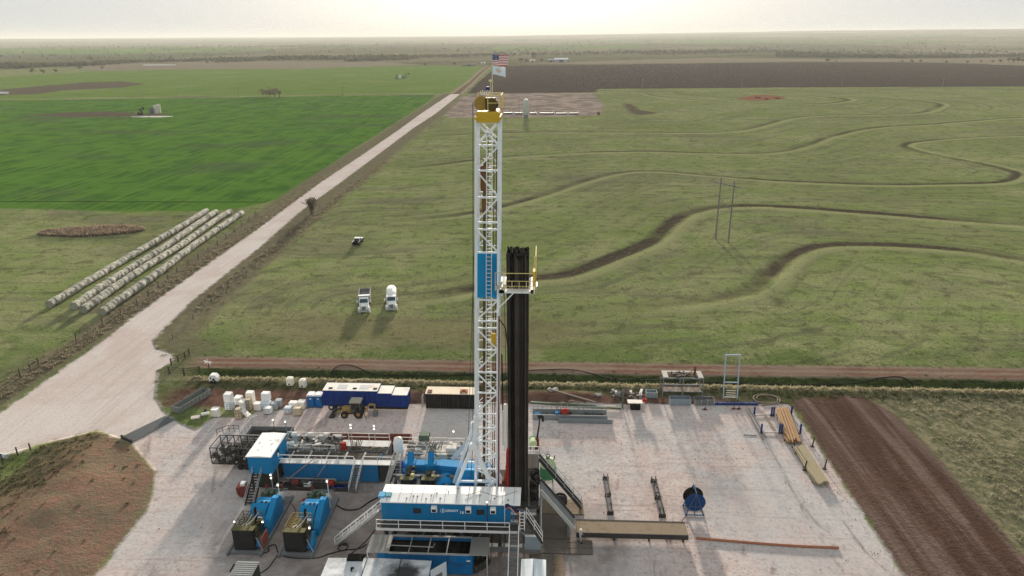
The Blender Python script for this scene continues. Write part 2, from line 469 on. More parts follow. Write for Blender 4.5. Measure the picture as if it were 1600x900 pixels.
# ---------------------------------------------------------------- terrain material
def terrain_material():
    m = bpy.data.materials.new('terrain')
    g = NT(m)
    pos = g.n('NewGeometry').outputs['Position']
    sx = g.n('SeparateXYZ', {0: pos})
    X, Y = sx.outputs[0], sx.outputs[1]
    nbig = g.noise(pos, 0.012, 4, 0.6)
    nmid = g.noise(pos, 0.07, 5, 0.62, 0.6)
    nsml = g.noise(pos, 0.55, 5, 0.65)
    nfin = g.noise(pos, 2.6, 4, 0.7)
    nrow = g.noise(g.scalev(pos, (0.9, 0.06, 1)), 1.0, 4, 0.6)          # streaks running along Y
    ncol = g.noise(g.scalev(pos, (0.03, 0.35, 1)), 1.0, 4, 0.65)        # streaks running along X
    edge = g.math('MULTIPLY_ADD', nsml, 1.0, g.math('MULTIPLY', nfin, 0.7))   # 0..1.7
    wob = g.math('SUBTRACT', edge, 0.85)
    wobf = g.math('MULTIPLY', g.math('SUBTRACT', nmid, 0.5), 14.0)
    def mask(name, soft=0.5, amp=1.6, far=0.0, shift=0.0):
        v = g.math('MULTIPLY_ADD', wob, amp, g.attr(name))
        if far: v = g.math('MULTIPLY_ADD', wobf, far, v)
        return g.step(v, -soft+shift, soft+shift)
    # pasture grass
    c = g.mix(g.step(nmid, 0.36, 0.66), (0.272, 0.280, 0.135), (0.190, 0.248, 0.078))
    c = g.mix(g.math('MULTIPLY', g.step(nbig, 0.42, 0.62), 0.55), c, (0.150, 0.180, 0.060))
    c = g.mix(g.math('MULTIPLY', g.step(ncol, 0.48, 0.70), 0.6), c, (0.118, 0.112, 0.078))
    npat = g.noise(g.scalev(pos, (0.010, 0.028, 1)), 1.0, 5, 0.62, 0.8)
    c = g.mix(g.math('MULTIPLY', g.step(npat, 0.50, 0.66), 0.65), c, (0.135, 0.122, 0.092))
    c = g.mix(g.math('MULTIPLY', g.step(npat, 0.46, 0.34), 0.45), c, (0.125, 0.175, 0.042))
    nclump = g.noise(pos, 0.24, 5, 0.7, 0.5)
    c = g.mix(g.math('MULTIPLY', g.step(nclump, 0.50, 0.64), 0.62), c, (0.070, 0.078, 0.036))
    c = g.mix(g.math('MULTIPLY', g.step(nsml, 0.48, 0.72), 0.6), c, (0.235, 0.225, 0.120))
    c = g.mix(g.math('MULTIPLY', g.step(nfin, 0.48, 0.70), 0.75), c, (0.045, 0.055, 0.020))
    cv = g.n('CombineXYZ', {0: g.math('MULTIPLY', g.attr('a_berm'), 0.33), 1: g.math('MULTIPLY', X, 0.012), 2: 0.0}).outputs[0]
    nct = g.noise(cv, 1.0, 4, 0.65)
    cf = g.math('MULTIPLY', g.step(g.math('ABSOLUTE', g.attr('a_berm')), 58, 30), 0.55)
    c = g.mix(g.math('MULTIPLY', g.step(nct, 0.52, 0.66), cf), c, (0.105, 0.105, 0.070))
    c = g.mix(g.math('MULTIPLY', g.step(nct, 0.46, 0.34), cf), c, (0.20, 0.225, 0.095))
    # greener flush next to the trucks and along the track
    gl = g.math('MULTIPLY', g.step(g.math('MULTIPLY_ADD', wobf, 0.5, Y), 135, 116), g.step(nmid, 0.35, 0.6))
    c = g.mix(g.math('MULTIPLY', gl, 0.55), c, (0.075, 0.115, 0.03))
    # bare trodden band by the trucks
    by = g.math('ABSOLUTE', g.math('SUBTRACT', Y, 128.0))
    bx = g.step(g.math('ABSOLUTE', g.math('ADD', X, 25.0)), 42.0, 20.0)
    tb = g.math('MULTIPLY', g.step(g.math('MULTIPLY_ADD', wobf, 0.8, by), 13, 2), g.math('MULTIPLY', bx, 0.6))
    c = g.mix(tb, c, (0.17, 0.135, 0.085))
    # beyond the near fields: patchwork of big square fields
    vor = g.n('TexVoronoi', {'Vector': g.scalev(pos, (1.0, 0.75, 1)), 'Scale': 0.0013, 'Randomness': 0.85}, distance='CHEBYCHEV').outputs['Color']
    vs = g.n('SeparateColor', {0: vor})
    fc = g.mix(vs.outputs[0], (0.085, 0.095, 0.045), (0.16, 0.145, 0.085))
    fc = g.mix(g.step(vs.outputs[1], 0.72, 0.76), fc, (0.10, 0.17, 0.035))
    fc = g.mix(g.step(vs.outputs[2], 0.8, 0.84), fc, (0.20, 0.17, 0.12))
    fc = g.mix(g.math('MULTIPLY', g.step(g.noise(pos, 0.006, 5, 0.7), 0.52, 0.62), 0.7), fc, (0.042, 0.05, 0.03))
    c = g.mix(g.step(g.math('MULTIPLY_ADD', wobf, 12.0, Y), 1280, 1500), c, fc)
    # fields
    lg = g.mix(g.step(ncol, 0.4, 0.65), (0.140, 0.205, 0.045), (0.090, 0.155, 0.032))
    lg = g.mix(g.math('MULTIPLY', g.step(nbig, 0.5, 0.7), 0.5), lg, (0.19, 0.215, 0.085))
    c = g.mix(mask('a_field', 3, 2, 0.4), c, lg)
    c = g.mix(mask('a_tan', 6, 2, 1.0), c, g.mix(nmid, (0.23, 0.19, 0.14), (0.17, 0.145, 0.10)))
    wh = g.mix(g.step(nmid, 0.35, 0.62), (0.038, 0.105, 0.018), (0.078, 0.170, 0.026))
    wrow = g.noise(g.n('Mapping', {'Vector': pos, 'Rotation': (0, 0, 0.12), 'Scale': (0.5, 0.012, 1)}).outputs[0], 1.0, 3, 0.6)
    wh = g.mix(g.math('MULTIPLY', g.step(wrow, 0.45, 0.62), 0.6), wh, (0.115, 0.205, 0.030))
    wh = g.mix(g.math('MULTIPLY', g.step(g.noise(g.scalev(pos, (0.010, 0.026, 1)), 1.0, 5, 0.6), 0.52, 0.68), 0.62), wh, (0.070, 0.092, 0.055))
    wh = g.mix(g.math('MULTIPLY', g.step(nfin, 0.5, 0.8), 0.35), wh, (0.015, 0.038, 0.012))
    wt = g.step(g.math('ABSOLUTE', g.math('SUBTRACT', g.math('MULTIPLY_ADD', X, -0.02, Y), 243.0)), 1.0, 0.4)
    wh = g.mix(g.math('MULTIPLY', wt, 0.8), wh, (0.015, 0.03, 0.012))
    c = g.mix(mask('a_wheat', 1.0, 3.5, 0.35), c, wh)
    pl = g.mix(g.step(ncol, 0.35, 0.7), (0.052, 0.040, 0.034), (0.072, 0.056, 0.048))
    pl = g.mix(g.math('MULTIPLY', g.step(nbig, 0.55, 0.75), 0.25), pl, (0.12, 0.096, 0.08))
    c = g.mix(mask('a_plow', 2.5, 2, 0.3), c, pl)
    # banks of the terraces
    b = g.math('MULTIPLY_ADD', wob, 1.3, g.attr('a_berm'))
    bw = g.attr('a_bermw')
    chan = g.math('MULTIPLY', g.math('MULTIPLY', g.step(b, -0.2, 1.6), g.step(b, 6.2, 2.6)), bw)
    cn = g.math('MULTIPLY', chan, g.math('MULTIPLY_ADD', g.step(g.noise(pos, 0.016, 4, 0.65), 0.38, 0.60), 0.70, 0.36), clamp=True)
    c = g.mix(cn, c, g.mix(g.step(nsml, 0.45, 0.65), (0.050, 0.042, 0.030), (0.085, 0.066, 0.048)))
    ridge = g.math('MULTIPLY', g.math('MULTIPLY', g.step(b, 0.1, -0.9), g.step(b, -4.4, -2.2)), g.math('MINIMUM', bw, 0.9), clamp=True)
    c = g.mix(g.math('MULTIPLY', ridge, 0.8), c, (0.28, 0.285, 0.14))
    c = g.mix(mask('a_bare', 3.0, 2, 0.25), c, g.mix(nmid, (0.13, 0.105, 0.075), (0.07, 0.058, 0.042)))
    c = g.mix(mask('a_red', 2.0, 2, 0.2), c, (0.22, 0.10, 0.06))
    pb = g.mix(g.step(nmid, 0.4, 0.6), (0.32, 0.25, 0.21), (0.17, 0.135, 0.115))
    pb = g.mix(g.math('MULTIPLY', g.step(ncol, 0.5, 0.7), 0.6), pb, (0.40, 0.37, 0.35))
    c = g.mix(mask('a_padb', 3.5, 2, 0.5), c, pb)
    c = g.mix(mask('a_dirtroad', 2.0, 2, 0.1), c, g.mix(g.step(g.attr('a_dirtroad'), 3.5, 1.0), (0.155, 0.105, 0.075), (0.30, 0.25, 0.18)))
    # road verges: dead weeds
    vg = g.step(g.math('MULTIPLY_ADD', wob, 3.0, g.attr('a_road')), -9.5, -6.0)
    vgy = g.math('MULTIPLY', vg, g.math('MULTIPLY', g.step(Y, 104, 128), g.step(Y, 760, 560)))
    vgl = g.math('MULTIPLY', vg, g.step(X, -84, -87))
    vgy = g.math('MAXIMUM', vgy, vgl)
    c = g.mix(g.math('MULTIPLY', vgy, 0.85), c, g.mix(g.step(nsml, 0.4, 0.65), (0.125, 0.105, 0.072), (0.175, 0.150, 0.105)))
    # strip between track and pad: dark green ditch, blond ridge, grass, bare brown soil
    yw = g.math('MULTIPLY_ADD', wob, 1.1, Y)
    inx = g.step(X, -64, -58)
    def band(lo, hi, s=0.5): return g.math('MULTIPLY', g.math('MULTIPLY', g.step(yw, lo-s, lo+s), g.step(yw, hi+s, hi-s)), inx)
    c = g.mix(band(98, 104.8), c, g.mix(g.step(nsml, 0.4, 0.7), (0.070, 0.072, 0.034), (0.14, 0.125, 0.07)))
    c = g.mix(band(106.6, 110.0), c, g.mix(g.step(nsml, 0.4, 0.7), (0.028, 0.042, 0.014), (0.060, 0.085, 0.022)))
    c = g.mix(band(104.9, 106.4), c, g.mix(g.step(nsml, 0.4, 0.65), (0.30, 0.25, 0.145), (0.16, 0.14, 0.075)))
    sl = g.math('MULTIPLY', band(96, 102.2, 0.8), g.step(X, 33, 27))
    c = g.mix(sl, c, g.mix(g.step(nsml, 0.35, 0.6), (0.085, 0.048, 0.036), (0.14, 0.082, 0.062)))
    # tall dry grass right of the spoil strip
    tg = g.math('MULTIPLY', g.step(X, 46, 52), g.step(yw, 104.6, 103.6))
    c = g.mix(tg, c, g.mix(g.step(nsml, 0.42, 0.62), (0.125, 0.125, 0.068), (0.235, 0.21, 0.13)))
    # red two-rut track
    tk = g.math('MULTIPLY', g.math('MULTIPLY', g.step(yw, 109.6, 110.3), g.step(yw, 115.0, 114.0)), g.step(X, -66, -60))
    rut = g.math('ABSOLUTE', g.math('SUBTRACT', g.math('ABSOLUTE', g.math('SUBTRACT', yw, 112.1)), 0.95))
    tc = g.mix(g.step(rut, 0.75, 0.25), (0.235, 0.165, 0.125), (0.175, 0.088, 0.068))
    tc = g.mix(g.math('MULTIPLY', g.step(nmid, 0.4, 0.65), 0.5), tc, (0.26, 0.20, 0.16))
    c = g.mix(g.math('MULTIPLY', tk, 0.92), c, tc)
    # mound and spoil
    mc = g.mix(g.step(g.noise(pos, 0.28, 5, 0.7, 1.2), 0.4, 0.62), (0.215, 0.130, 0.094), (0.180, 0.140, 0.095))
    mg = g.math('MULTIPLY', g.step(g.math('MULTIPLY_ADD', nmid, 26.0, X), -46, -62), 0.9)
    mc = g.mix(mg, mc, g.mix(g.step(nsml, 0.4, 0.65), (0.060, 0.066, 0.030), (0.125, 0.115, 0.065)))
    mc = g.mix(g.math('MULTIPLY', g.step(nfin, 0.5, 0.75), 0.35), mc, (0.05, 0.038, 0.024))
    c = g.mix(mask('a_mound', 0.8, 3.2), c, mc)
    srow = g.noise(g.n('Mapping', {'Vector': pos, 'Rotation': (0, 0, -0.03), 'Scale': (0.42, 0.016, 1)}).outputs[0], 1.0, 6, 0.68, 0.5)
    sp = g.mix(g.step(srow, 0.38, 0.64), (0.075, 0.045, 0.034), (0.160, 0.112, 0.094))
    sp = g.mix(g.math('MULTIPLY', g.step(g.noise(pos, 0.16, 4, 0.6), 0.48, 0.7), 0.5), sp, (0.105, 0.060, 0.042))
    c = g.mix(mask('a_spoil', 0.5, 2.4), c, sp)
    # caliche road and pad
    rd = g.mix(g.step(nmid, 0.35, 0.65), (0.55, 0.455, 0.42), (0.62, 0.555, 0.52))
    rrow = g.noise(g.n('Mapping', {'Vector': pos, 'Rotation': (0, 0, 0.0), 'Scale': (1.1, 0.03, 1)}).outputs[0], 1.0, 4, 0.6, 0.5)
    rd = g.mix(g.math('MULTIPLY', g.step(rrow, 0.47, 0.66), 0.5), rd, (0.48, 0.40, 0.36))
    rd = g.mix(g.math('MULTIPLY', g.step(nsml, 0.48, 0.68), 0.35), rd, (0.66, 0.60, 0.56))
    rd = g.mix(g.math('MULTIPLY', g.step(nfin, 0.48, 0.70), 0.5), rd, (0.33, 0.265, 0.235))
    c = g.mix(mask('a_road', 0.45, 2.4), c, rd)
    pd = g.mix(g.step(g.noise(pos, 0.10, 6, 0.68, 0.8), 0.40, 0.62), (0.58, 0.465, 0.43), (0.535, 0.505, 0.495))
    pd = g.mix(g.math('MULTIPLY', g.step(g.noise(g.scalev(pos, (0.5, 0.13, 1)), 1.0, 5, 0.7, 1.0), 0.5, 0.7), 0.5), pd, (0.38, 0.35, 0.34))
    pd = g.mix(g.math('MULTIPLY', g.step(g.noise(g.n('Mapping', {'Vector': pos, 'Rotation': (0, 0, 0.5), 'Scale': (0.09, 0.6, 1)}).outputs[0], 1.0, 5, 0.7, 1.5), 0.52, 0.68), 0.45), pd, (0.58, 0.53, 0.50))
    trk = g.noise(g.n('Mapping', {'Vector': pos, 'Rotation': (0, 0, -0.12), 'Scale': (0.035, 0.85, 1)}).outputs[0], 1.0, 5, 0.72, 2.2)
    pd = g.mix(g.math('MULTIPLY', g.step(trk, 0.53, 0.66), 0.55), pd, (0.36, 0.265, 0.235))
    trk2 = g.noise(g.n('Mapping', {'Vector': pos, 'Rotation': (0, 0, 0.62), 'Scale': (0.04, 1.1, 1)}).outputs[0], 1.0, 4, 0.7, 1.2)
    pd = g.mix(g.math('MULTIPLY', g.step(trk2, 0.57, 0.66), 0.4), pd, (0.30, 0.25, 0.235))
    pd = g.mix(g.math('MULTIPLY', g.step(nsml, 0.46, 0.66), 0.5), pd, (0.66, 0.60, 0.56))
    npx = g.noise(pos, 1.3, 5, 0.8, 0.6)
    pd = g.mix(g.math('MULTIPLY', g.step(npx, 0.50, 0.64), 0.55), pd, (0.33, 0.27, 0.245))
    pd = g.mix(g.math('MULTIPLY', g.step(nfin, 0.48, 0.68), 0.55), pd, (0.25, 0.20, 0.185))
    pd = g.mix(g.math('MULTIPLY', g.step(g.noise(pos, 0.045, 4, 0.6, 0.6), 0.42, 0.60), 0.4), pd, (0.45, 0.44, 0.44))
    sm = g.noise(g.n('Mapping', {'Vector': pos, 'Rotation': (0, 0, 0.25), 'Scale': (0.22, 0.07, 1)}).outputs[0], 1.0, 5, 0.7, 1.2)
    pd = g.mix(g.math('MULTIPLY', g.step(sm, 0.57, 0.70), 0.6), pd, (0.21, 0.165, 0.15))
    # darker brown soil round the rig and pumps
    dx = g.math('DIVIDE', g.math('ADD', X, 14.0), 25.0); dy = g.math('DIVIDE', g.math('SUBTRACT', Y, 67.0), 11.5)
    rr = g.math('ADD', g.math('MULTIPLY', dx, dx), g.math('MULTIPLY', dy, dy))
    rr = g.math('MULTIPLY_ADD', g.math('SUBTRACT', nmid, 0.5), 1.6, g.math('MULTIPLY_ADD', wob, 0.35, rr))
    pd = g.mix(g.math('MULTIPLY', g.step(rr, 1.15, 0.45), 0.8), pd, g.mix(g.step(nsml, 0.4, 0.6), (0.155, 0.125, 0.110), (0.225, 0.19, 0.175)))
    st = g.math('MULTIPLY', g.step(g.noise(pos, 0.22, 4, 0.7, 1.0), 0.60, 0.74), g.step(g.noise(pos, 0.05, 2, 0.5), 0.45, 0.6))
    pd = g.mix(g.math('MULTIPLY', st, 0.7), pd, (0.17, 0.13, 0.12))
    c = g.mix(mask('a_pad', 0.35, 1.5), c, pd)
    hard = g.math('MAXIMUM', g.step(g.attr('a_pad'), -0.3, 0.3), g.step(g.attr('a_road'), -0.3, 0.3))
    tuft = g.noise(g.scalev(pos, (1, 1, 0.2)), 1.1, 4, 0.75)
    h = g.math('MULTIPLY', g.math('MULTIPLY_ADD', nfin, 0.5, tuft), g.math('MULTIPLY_ADD', hard, -0.93, 1.0))
    bmp = g.n('Bump', {'Height': h, 'Strength': 0.55, 'Distance': 0.5}).outputs[0]
    bs = g.n('BsdfDiffuse', {'Color': c, 'Roughness': 0.4, 'Normal': bmp})
    g.out(bs.outputs[0])
    return m
M_TERRAIN = terrain_material()

def build_terrain():
    idx = np.arange(NR*NC).reshape(NR, NC)
    q = np.stack([idx[:-1, :-1], idx[:-1, 1:], idx[1:, 1:], idx[1:, :-1]], -1).reshape(-1, 4)
    def mid(a): return a[q].mean(1)
    a = {k: mid(v) for k, v in AT.items()}
    cx, cy = mid(FX), mid(FY)
    cls = np.zeros(len(q), int)
    names = ['pasture', 'crop_field', 'wheat_field', 'plowed_field', 'distant_well_pad', 'dirt_track', 'dirt_bank', 'spoil_strip', 'gravel_road', 'well_pad', 'distant_land']
    cls[cy > 1400] = 10
    cls[a['a_field'] > 0] = 1
    cls[a['a_wheat'] > 0] = 2
    cls[a['a_plow'] > 0] = 3
    cls[a['a_padb'] > 0] = 4
    cls[(cy > 110) & (cy < 114.5) & (cx > -63)] = 5
    cls[a['a_mound'] > 0] = 6
    cls[a['a_spoil'] > 0] = 7
    cls[(a['a_road'] > 0) | (a['a_dirtroad'] > 0)] = 8
    cls[a['a_pad'] > 0] = 9
    for ci, nm in enumerate(names):
        f = q[cls == ci]
        if not len(f): continue
        u, inv = np.unique(f.ravel(), return_inverse=True)
        me = bpy.data.meshes.new(nm)
        nv, nf = len(u), len(f)
        me.vertices.add(nv); me.loops.add(nf*4); me.polygons.add(nf)
        co = np.stack([FX[u], FY[u], FZ[u]], -1).astype(np.float32)
        me.vertices.foreach_set('co', co.ravel())
        me.loops.foreach_set('vertex_index', inv.astype(np.int32))
        me.polygons.foreach_set('loop_start', np.arange(0, nf*4, 4, dtype=np.int32))
        me.polygons.foreach_set('use_smooth', np.ones(nf, bool))
        me.update(calc_edges=True)
        for k, v in AT.items():
            at = me.attributes.new(k, 'FLOAT', 'POINT')
            at.data.foreach_set('value', v[u].astype(np.float32))
        me.materials.append(M_TERRAIN)
        o = bpy.data.objects.new(nm, me)
        COL.objects.link(o)
        o['kind'] = 'structure'
build_terrain()

# ---------------------------------------------------------------- evening haze
def build_haze():
    zmin = float(FZ.min()) - 1.0
    zmax = max(70.0, float(FZ.max()) + 3.0)
    S = 42000
    o = MB().box(-S, S, -1500, 31000, zmin, zmax).build('haze', [])
    o['kind'] = 'stuff'
    m = bpy.data.materials.new('haze')
    g = NT(m)
    v = g.n('VolumePrincipled', {'Color': (0.50, 0.51, 0.505, 1), 'Density': HAZE_DENSITY, 'Anisotropy': 0.12})
    g.n('OutputMaterial', {'Volume': v.outputs[0]})
    o.data.materials.append(m)
HAZE_DENSITY = 0.00009
build_haze()

# ---------------------------------------------------------------- paints
BLUE = paint('rig_blue', (0.010, 0.165, 0.37), 0.42, 0, .12, (0.075, 0.10, 0.115), .5, ribs=(0, 1.15, 1.5))
BLUE_P = paint('pump_blue', (0.012, 0.20, 0.43), 0.38, 0, .15, (0.075, 0.095, 0.10), .55)
BLUE_L = paint('faded_blue', (0.10, 0.32, 0.52), 0.5, 0, .15, (0.2, 0.2, 0.2), .4)
BLUE_D = paint('deep_blue', (0.012, 0.040, 0.19), 0.45, 0, .15, (0.04, 0.045, 0.07), .4, ribs=(0, 0.55, 3.0))
BLUE_POST = paint('post_blue', (0.02, 0.045, 0.15), 0.5, 0, .2, (0.12, 0.08, 0.06), .4)
BLUE_POT = paint('plastic_blue', (0.012, 0.12, 0.36), 0.4, 0, .08, (0.05, 0.08, 0.12), .2)
WHITE = paint('white_paint', (0.74, 0.75, 0.75), 0.45, 0, .08, (0.42, 0.38, 0.34), .35)
WHITE_ROOF = paint('white_roof', (0.80, 0.80, 0.79), 0.5, 0, .06, (0.50, 0.46, 0.41), .55, scale=0.6)
ROOF_RUST = paint('chalky_roof', (0.66, 0.64, 0.60), 0.55, 0, .12, (0.42, 0.22, 0.12), .6, scale=0.55)
ROOF_BEIGE = paint('beige_roof', (0.58, 0.50, 0.38), 0.6, 0, .15, (0.36, 0.16, 0.08), .6, scale=0.6)
def sooty():
    m = bpy.data.materials.new('sooty_roof'); g = NT(m)
    p = g.n('NewGeometry').outputs['Position']
    d = g.n('VectorMath', {0: g.scalev(p, (1, 1, 0)), 1: (-14.0, 57.3, 0)}, operation='DISTANCE').outputs['Value']
    n = g.noise(p, .9, 5, .65)
    c = g.mix(g.step(n, .4, .65), (.60, .62, .64), (.46, .48, .50))
    c = g.mix(g.math('MULTIPLY', g.step(g.math('MULTIPLY_ADD', n, -2.4, g.math('ADD', d, 1.2)), 2.6, .9), .95), c, (.022, .022, .023))
    c = g.mix(g.math('MULTIPLY', g.step(g.noise(p, .35, 3, .6), .5, .62), .6), c, (.26, .27, .28))
    g.out(g.n('BsdfPrincipled', {'Base Color': c, 'Roughness': .6, 'Specular IOR Level': .1}).outputs[0])
    return m
ROOF_SOOT = sooty()
MAST_WHITE = paint('mast_white', (0.72, 0.76, 0.80), 0.45, 0, .1, (0.40, 0.34, 0.29), .4)
STEEL = paint('grey_steel', (0.17, 0.18, 0.185), 0.75, 0.0, .25, (0.16, 0.11, 0.08), .5)
STEEL_L = paint('pale_steel', (0.42, 0.43, 0.43), 0.5, 0.2, .2, (0.25, 0.20, 0.16), .5)
STEEL_B = paint('blue_grey_steel', (0.24, 0.30, 0.34), 0.5, 0.2, .2, (0.20, 0.15, 0.12), .4)
DARK = paint('dark_steel', (0.042, 0.042, 0.042), 0.8, 0.0, .35, (0.09, 0.07, 0.055), .5, spec=.1)
OILY = paint('oily_machinery', (0.062, 0.058, 0.052), 0.65, 0.0, .5, (0.17, 0.13, 0.09), .6, scale=2.5)
OLIVE = paint('olive_engine', (0.115, 0.105, 0.050), 0.55, 0.1, .4, (0.05, 0.045, 0.035), .6, scale=2.5)
BLACK = paint('black_paint', (0.018, 0.018, 0.018), 0.85, 0, .3, (0.05, 0.043, 0.038), .3, spec=0.0)
BLACK_RIB = paint('black_corrugated', (0.024, 0.022, 0.021), 0.55, 0, .3, (0.075, 0.060, 0.05), .5, ribs=(0, 0.45, 4.0))
def pipe_mat():
    m = bpy.data.materials.new('drill_pipe_dark'); g = NT(m)
    oi = g.n('ObjectInfo').outputs['Random']
    n = g.noise(g.n('NewGeometry').outputs['Position'], .8, 4, .6)
    v = g.math('MULTIPLY', g.math('MULTIPLY_ADD', g.math('POWER', oi, 2.0), 3.2, .35), g.math('ADD', n, .5))
    c = g.mix(1.0, (.026, .023, .021, 1), g.n('CombineColor', {0: v, 1: v, 2: v}).outputs[0], 'MULTIPLY')
    g.out(g.n('BsdfPrincipled', {'Base Color': c, 'Roughness': .75, 'Specular IOR Level': .0}).outputs[0])
    return m
PIPE_BLACK = pipe_mat()
PIPE_DULL = paint('drill_pipe_black', (0.020, 0.019, 0.018), 0.8, 0.0, .4, (0.065, 0.055, 0.045), .4)
YELLOW = paint('yellow_paint', (0.52, 0.34, 0.035), 0.5, 0, .2, (0.22, 0.13, 0.03), .5)
YELLOW_L = paint('pale_yellow_paint', (0.72, 0.60, 0.24), 0.5, 0, .15, (0.4, 0.33, 0.18), .4)
RED = paint('red_paint', (0.30, 0.028, 0.022), 0.45, 0, .2, (0.12, 0.04, 0.03), .4)
RED_D = paint('dull_red_paint', (0.17, 0.035, 0.032), 0.55, 0, .25, (0.10, 0.05, 0.04), .5)
RUST = paint('rust', (0.125, 0.052, 0.030), 0.8, 0, .3, (0.06, 0.03, 0.02), .5)
RUST_O = paint('orange_rust', (0.36, 0.15, 0.085), 0.8, 0, .25, (0.26, 0.12, 0.07), .5)
GREEN = paint('green_paint', (0.055, 0.19, 0.095), 0.4, 0, .15, (0.10, 0.13, 0.08), .3)
GREEN_L = paint('pale_green_paint', (0.42, 0.50, 0.30), 0.4, 0, .1, (0.25, 0.30, 0.16), .3)
GREEN_D = paint('dull_green_paint', (0.085, 0.12, 0.085), 0.55, 0, .2, (0.12, 0.10, 0.07), .4)
RUBBER = paint('rubber', (0.022, 0.021, 0.020), 0.7, 0, .25, (0.09, 0.075, 0.06), .5)
HOSE = paint('black_hose', (0.020, 0.019, 0.019), 0.6, 0, .2, (0.07, 0.06, 0.05), .3)
HOSE_TAN = paint('tan_hose', (0.17, 0.14, 0.10), 0.7, 0, .2, (0.07, 0.06, 0.05), .4)
GLASS_D = paint('dark_glass', (0.012, 0.014, 0.018), 0.12, 0, .1, (0.03, 0.03, 0.03), .1, spec=0.6)
MUD = paint('drilling_mud', (0.055, 0.046, 0.036), 0.25, 0, .3, (0.10, 0.08, 0.06), .5)
MUD_DRY = paint('dry_cuttings', (0.11, 0.10, 0.088), 0.9, 0, .4, (0.06, 0.05, 0.045), .6, bump=0.8)
BLACKWATER = paint('dark_water', (0.010, 0.010, 0.009), 0.10, 0, .2, (0.02, 0.018, 0.014), .3)
CONC = paint('worn_deck', (0.36, 0.345, 0.32), 0.75, 0, .2, (0.19, 0.165, 0.14), .6)
MAT_WOOD = paint('muddy_timber', (0.20, 0.155, 0.11), 0.85, 0, .3, (0.11, 0.08, 0.06), .6, bump=.5)
MAT_MUD = paint('muddy_matting', (0.135, 0.115, 0.10), 0.85, 0, .35, (0.085, 0.07, 0.058), .6, scale=.8, bump=.5)
CASING_T = paint('tan_pipe', (0.29, 0.175, 0.085), 0.6, 0, .2, (0.24, 0.13, 0.06), .5, scale=2)
CASING_P = paint('pale_pipe', (0.31, 0.265, 0.175), 0.6, 0, .2, (0.22, 0.17, 0.11), .5, scale=2)
PLASTIC_W = paint('white_wrap', (0.78, 0.78, 0.77), 0.35, 0, .1, (0.55, 0.53, 0.50), .4, bump=.6)
PLASTIC_C = paint('cream_plastic', (0.72, 0.70, 0.60), 0.4, 0, .08, (0.5, 0.46, 0.38), .3)
PLASTIC_B = paint('pale_blue_plastic', (0.62, 0.68, 0.74), 0.4, 0, .08, (0.45, 0.47, 0.48), .3)
SACK_T = paint('tan_sacks', (0.52, 0.44, 0.33), 0.7, 0, .2, (0.30, 0.24, 0.17), .5, scale=3, bump=.8)
GREY_T = paint('grey_tote', (0.34, 0.37, 0.40), 0.5, 0, .15, (0.2, 0.2, 0.2), .4)
BAG_W = paint('white_bag', (0.80, 0.77, 0.72), 0.7, 0, .08, (0.55, 0.5, 0.44), .3, bump=.8)
WARM_LAMP = None
def lamp_glass():
    m = bpy.data.materials.new('lamp_glass'); g = NT(m)
    e = g.n('BsdfPrincipled', {'Base Color': (0.9, 0.9, 0.86, 1), 'Roughness': 0.2, 'Emission Color': (1.0, 0.93, 0.80, 1), 'Emission Strength': 1.1})
    g.out(e.outputs[0]); return m
LAMP = lamp_glass()
DECK_D = paint('muddy_dark_deck', (0.055, 0.050, 0.046), 0.95, 0, .4, (0.10, 0.085, 0.07), .5, spec=.04)
def plate(name, col, rough=.6):
    return paint(name, col, rough, 0, .1, tuple(c*.6 for c in col), .3)

def rail(mb, pts, h=1.07, r=0.035, gap=1.6, mid=True, mi=0):
    """handrail with posts along a line of foot points"""
    pts = [Vector(p) for p in pts]
    up = Vector((0, 0, h))
    for a, b in zip(pts[:-1], pts[1:]):
        mb.tube([a+up, b+up], r, 5, mi)
        if mid: mb.tube([a+up*.5, b+up*.5], r*.85, 5, mi)
        n = max(1, round((b-a).length/gap))
        for i in range(n+1):
            p = a+(b-a)*(i/n)
            mb.tube([p, p+up], r, 5, mi)
    return mb

def staircase(name, label, top, bot, wdir, width, mrail, mtread, group=None, rails=True, railr=0.04):
    """open stair between two edge-centre points; wdir is the horizontal direction across the treads"""
    top, bot, wd = Vector(top), Vector(bot), Vector(wdir).normalized()
    t = thing(name, label, 'stairs', (bot.x, bot.y, bot.z), group)
    for s in (-1, 1):
        o = wd*(s*width/2)
        MB().beam(bot+o, top+o, 0.08, 0.28).build('stringer', mtread, t)
    n = max(4, int((top.z-bot.z)/0.23))
    tr = MB()
    run = (top-bot); run.z = 0
    rd = run.normalized()
    for i in range(1, n):
        c = bot+(top-bot)*(i/n)
        a, b = c-wd*(width/2-.05), c+wd*(width/2-.05)
        tr.beam(a, b, 0.26, 0.05)
    tr.build('treads', mtread, t)
    if rails:
        for s in (-1, 1):
            o = wd*(s*width/2)
            rail(MB(), [bot+o, top+o], 1.0, railr, 1.7).build('handrail', mrail, t)
    return t

def lamp_post(name, label, base, h, mat, heads=1, group=None, lean=(0, 0)):
    t = thing(name, label, 'lamp', base, group)
    b = Vector(base)
    tip = b+Vector((lean[0], lean[1], h))
    MB().tube([b, tip], 0.05, 6).build('pole', mat, t)
    for k in range(heads):
        c = tip+Vector((0.0, -0.05, -0.45*k))
        MB().cbox(c, (0.26, 0.2, 0.24)).build('lamp_housing', STEEL_L, t)
        MB().cbox(c+Vector((0, -0.115, -0.02)), (0.17, 0.03, 0.15)).build('lamp_lens', LAMP, t)
    return t

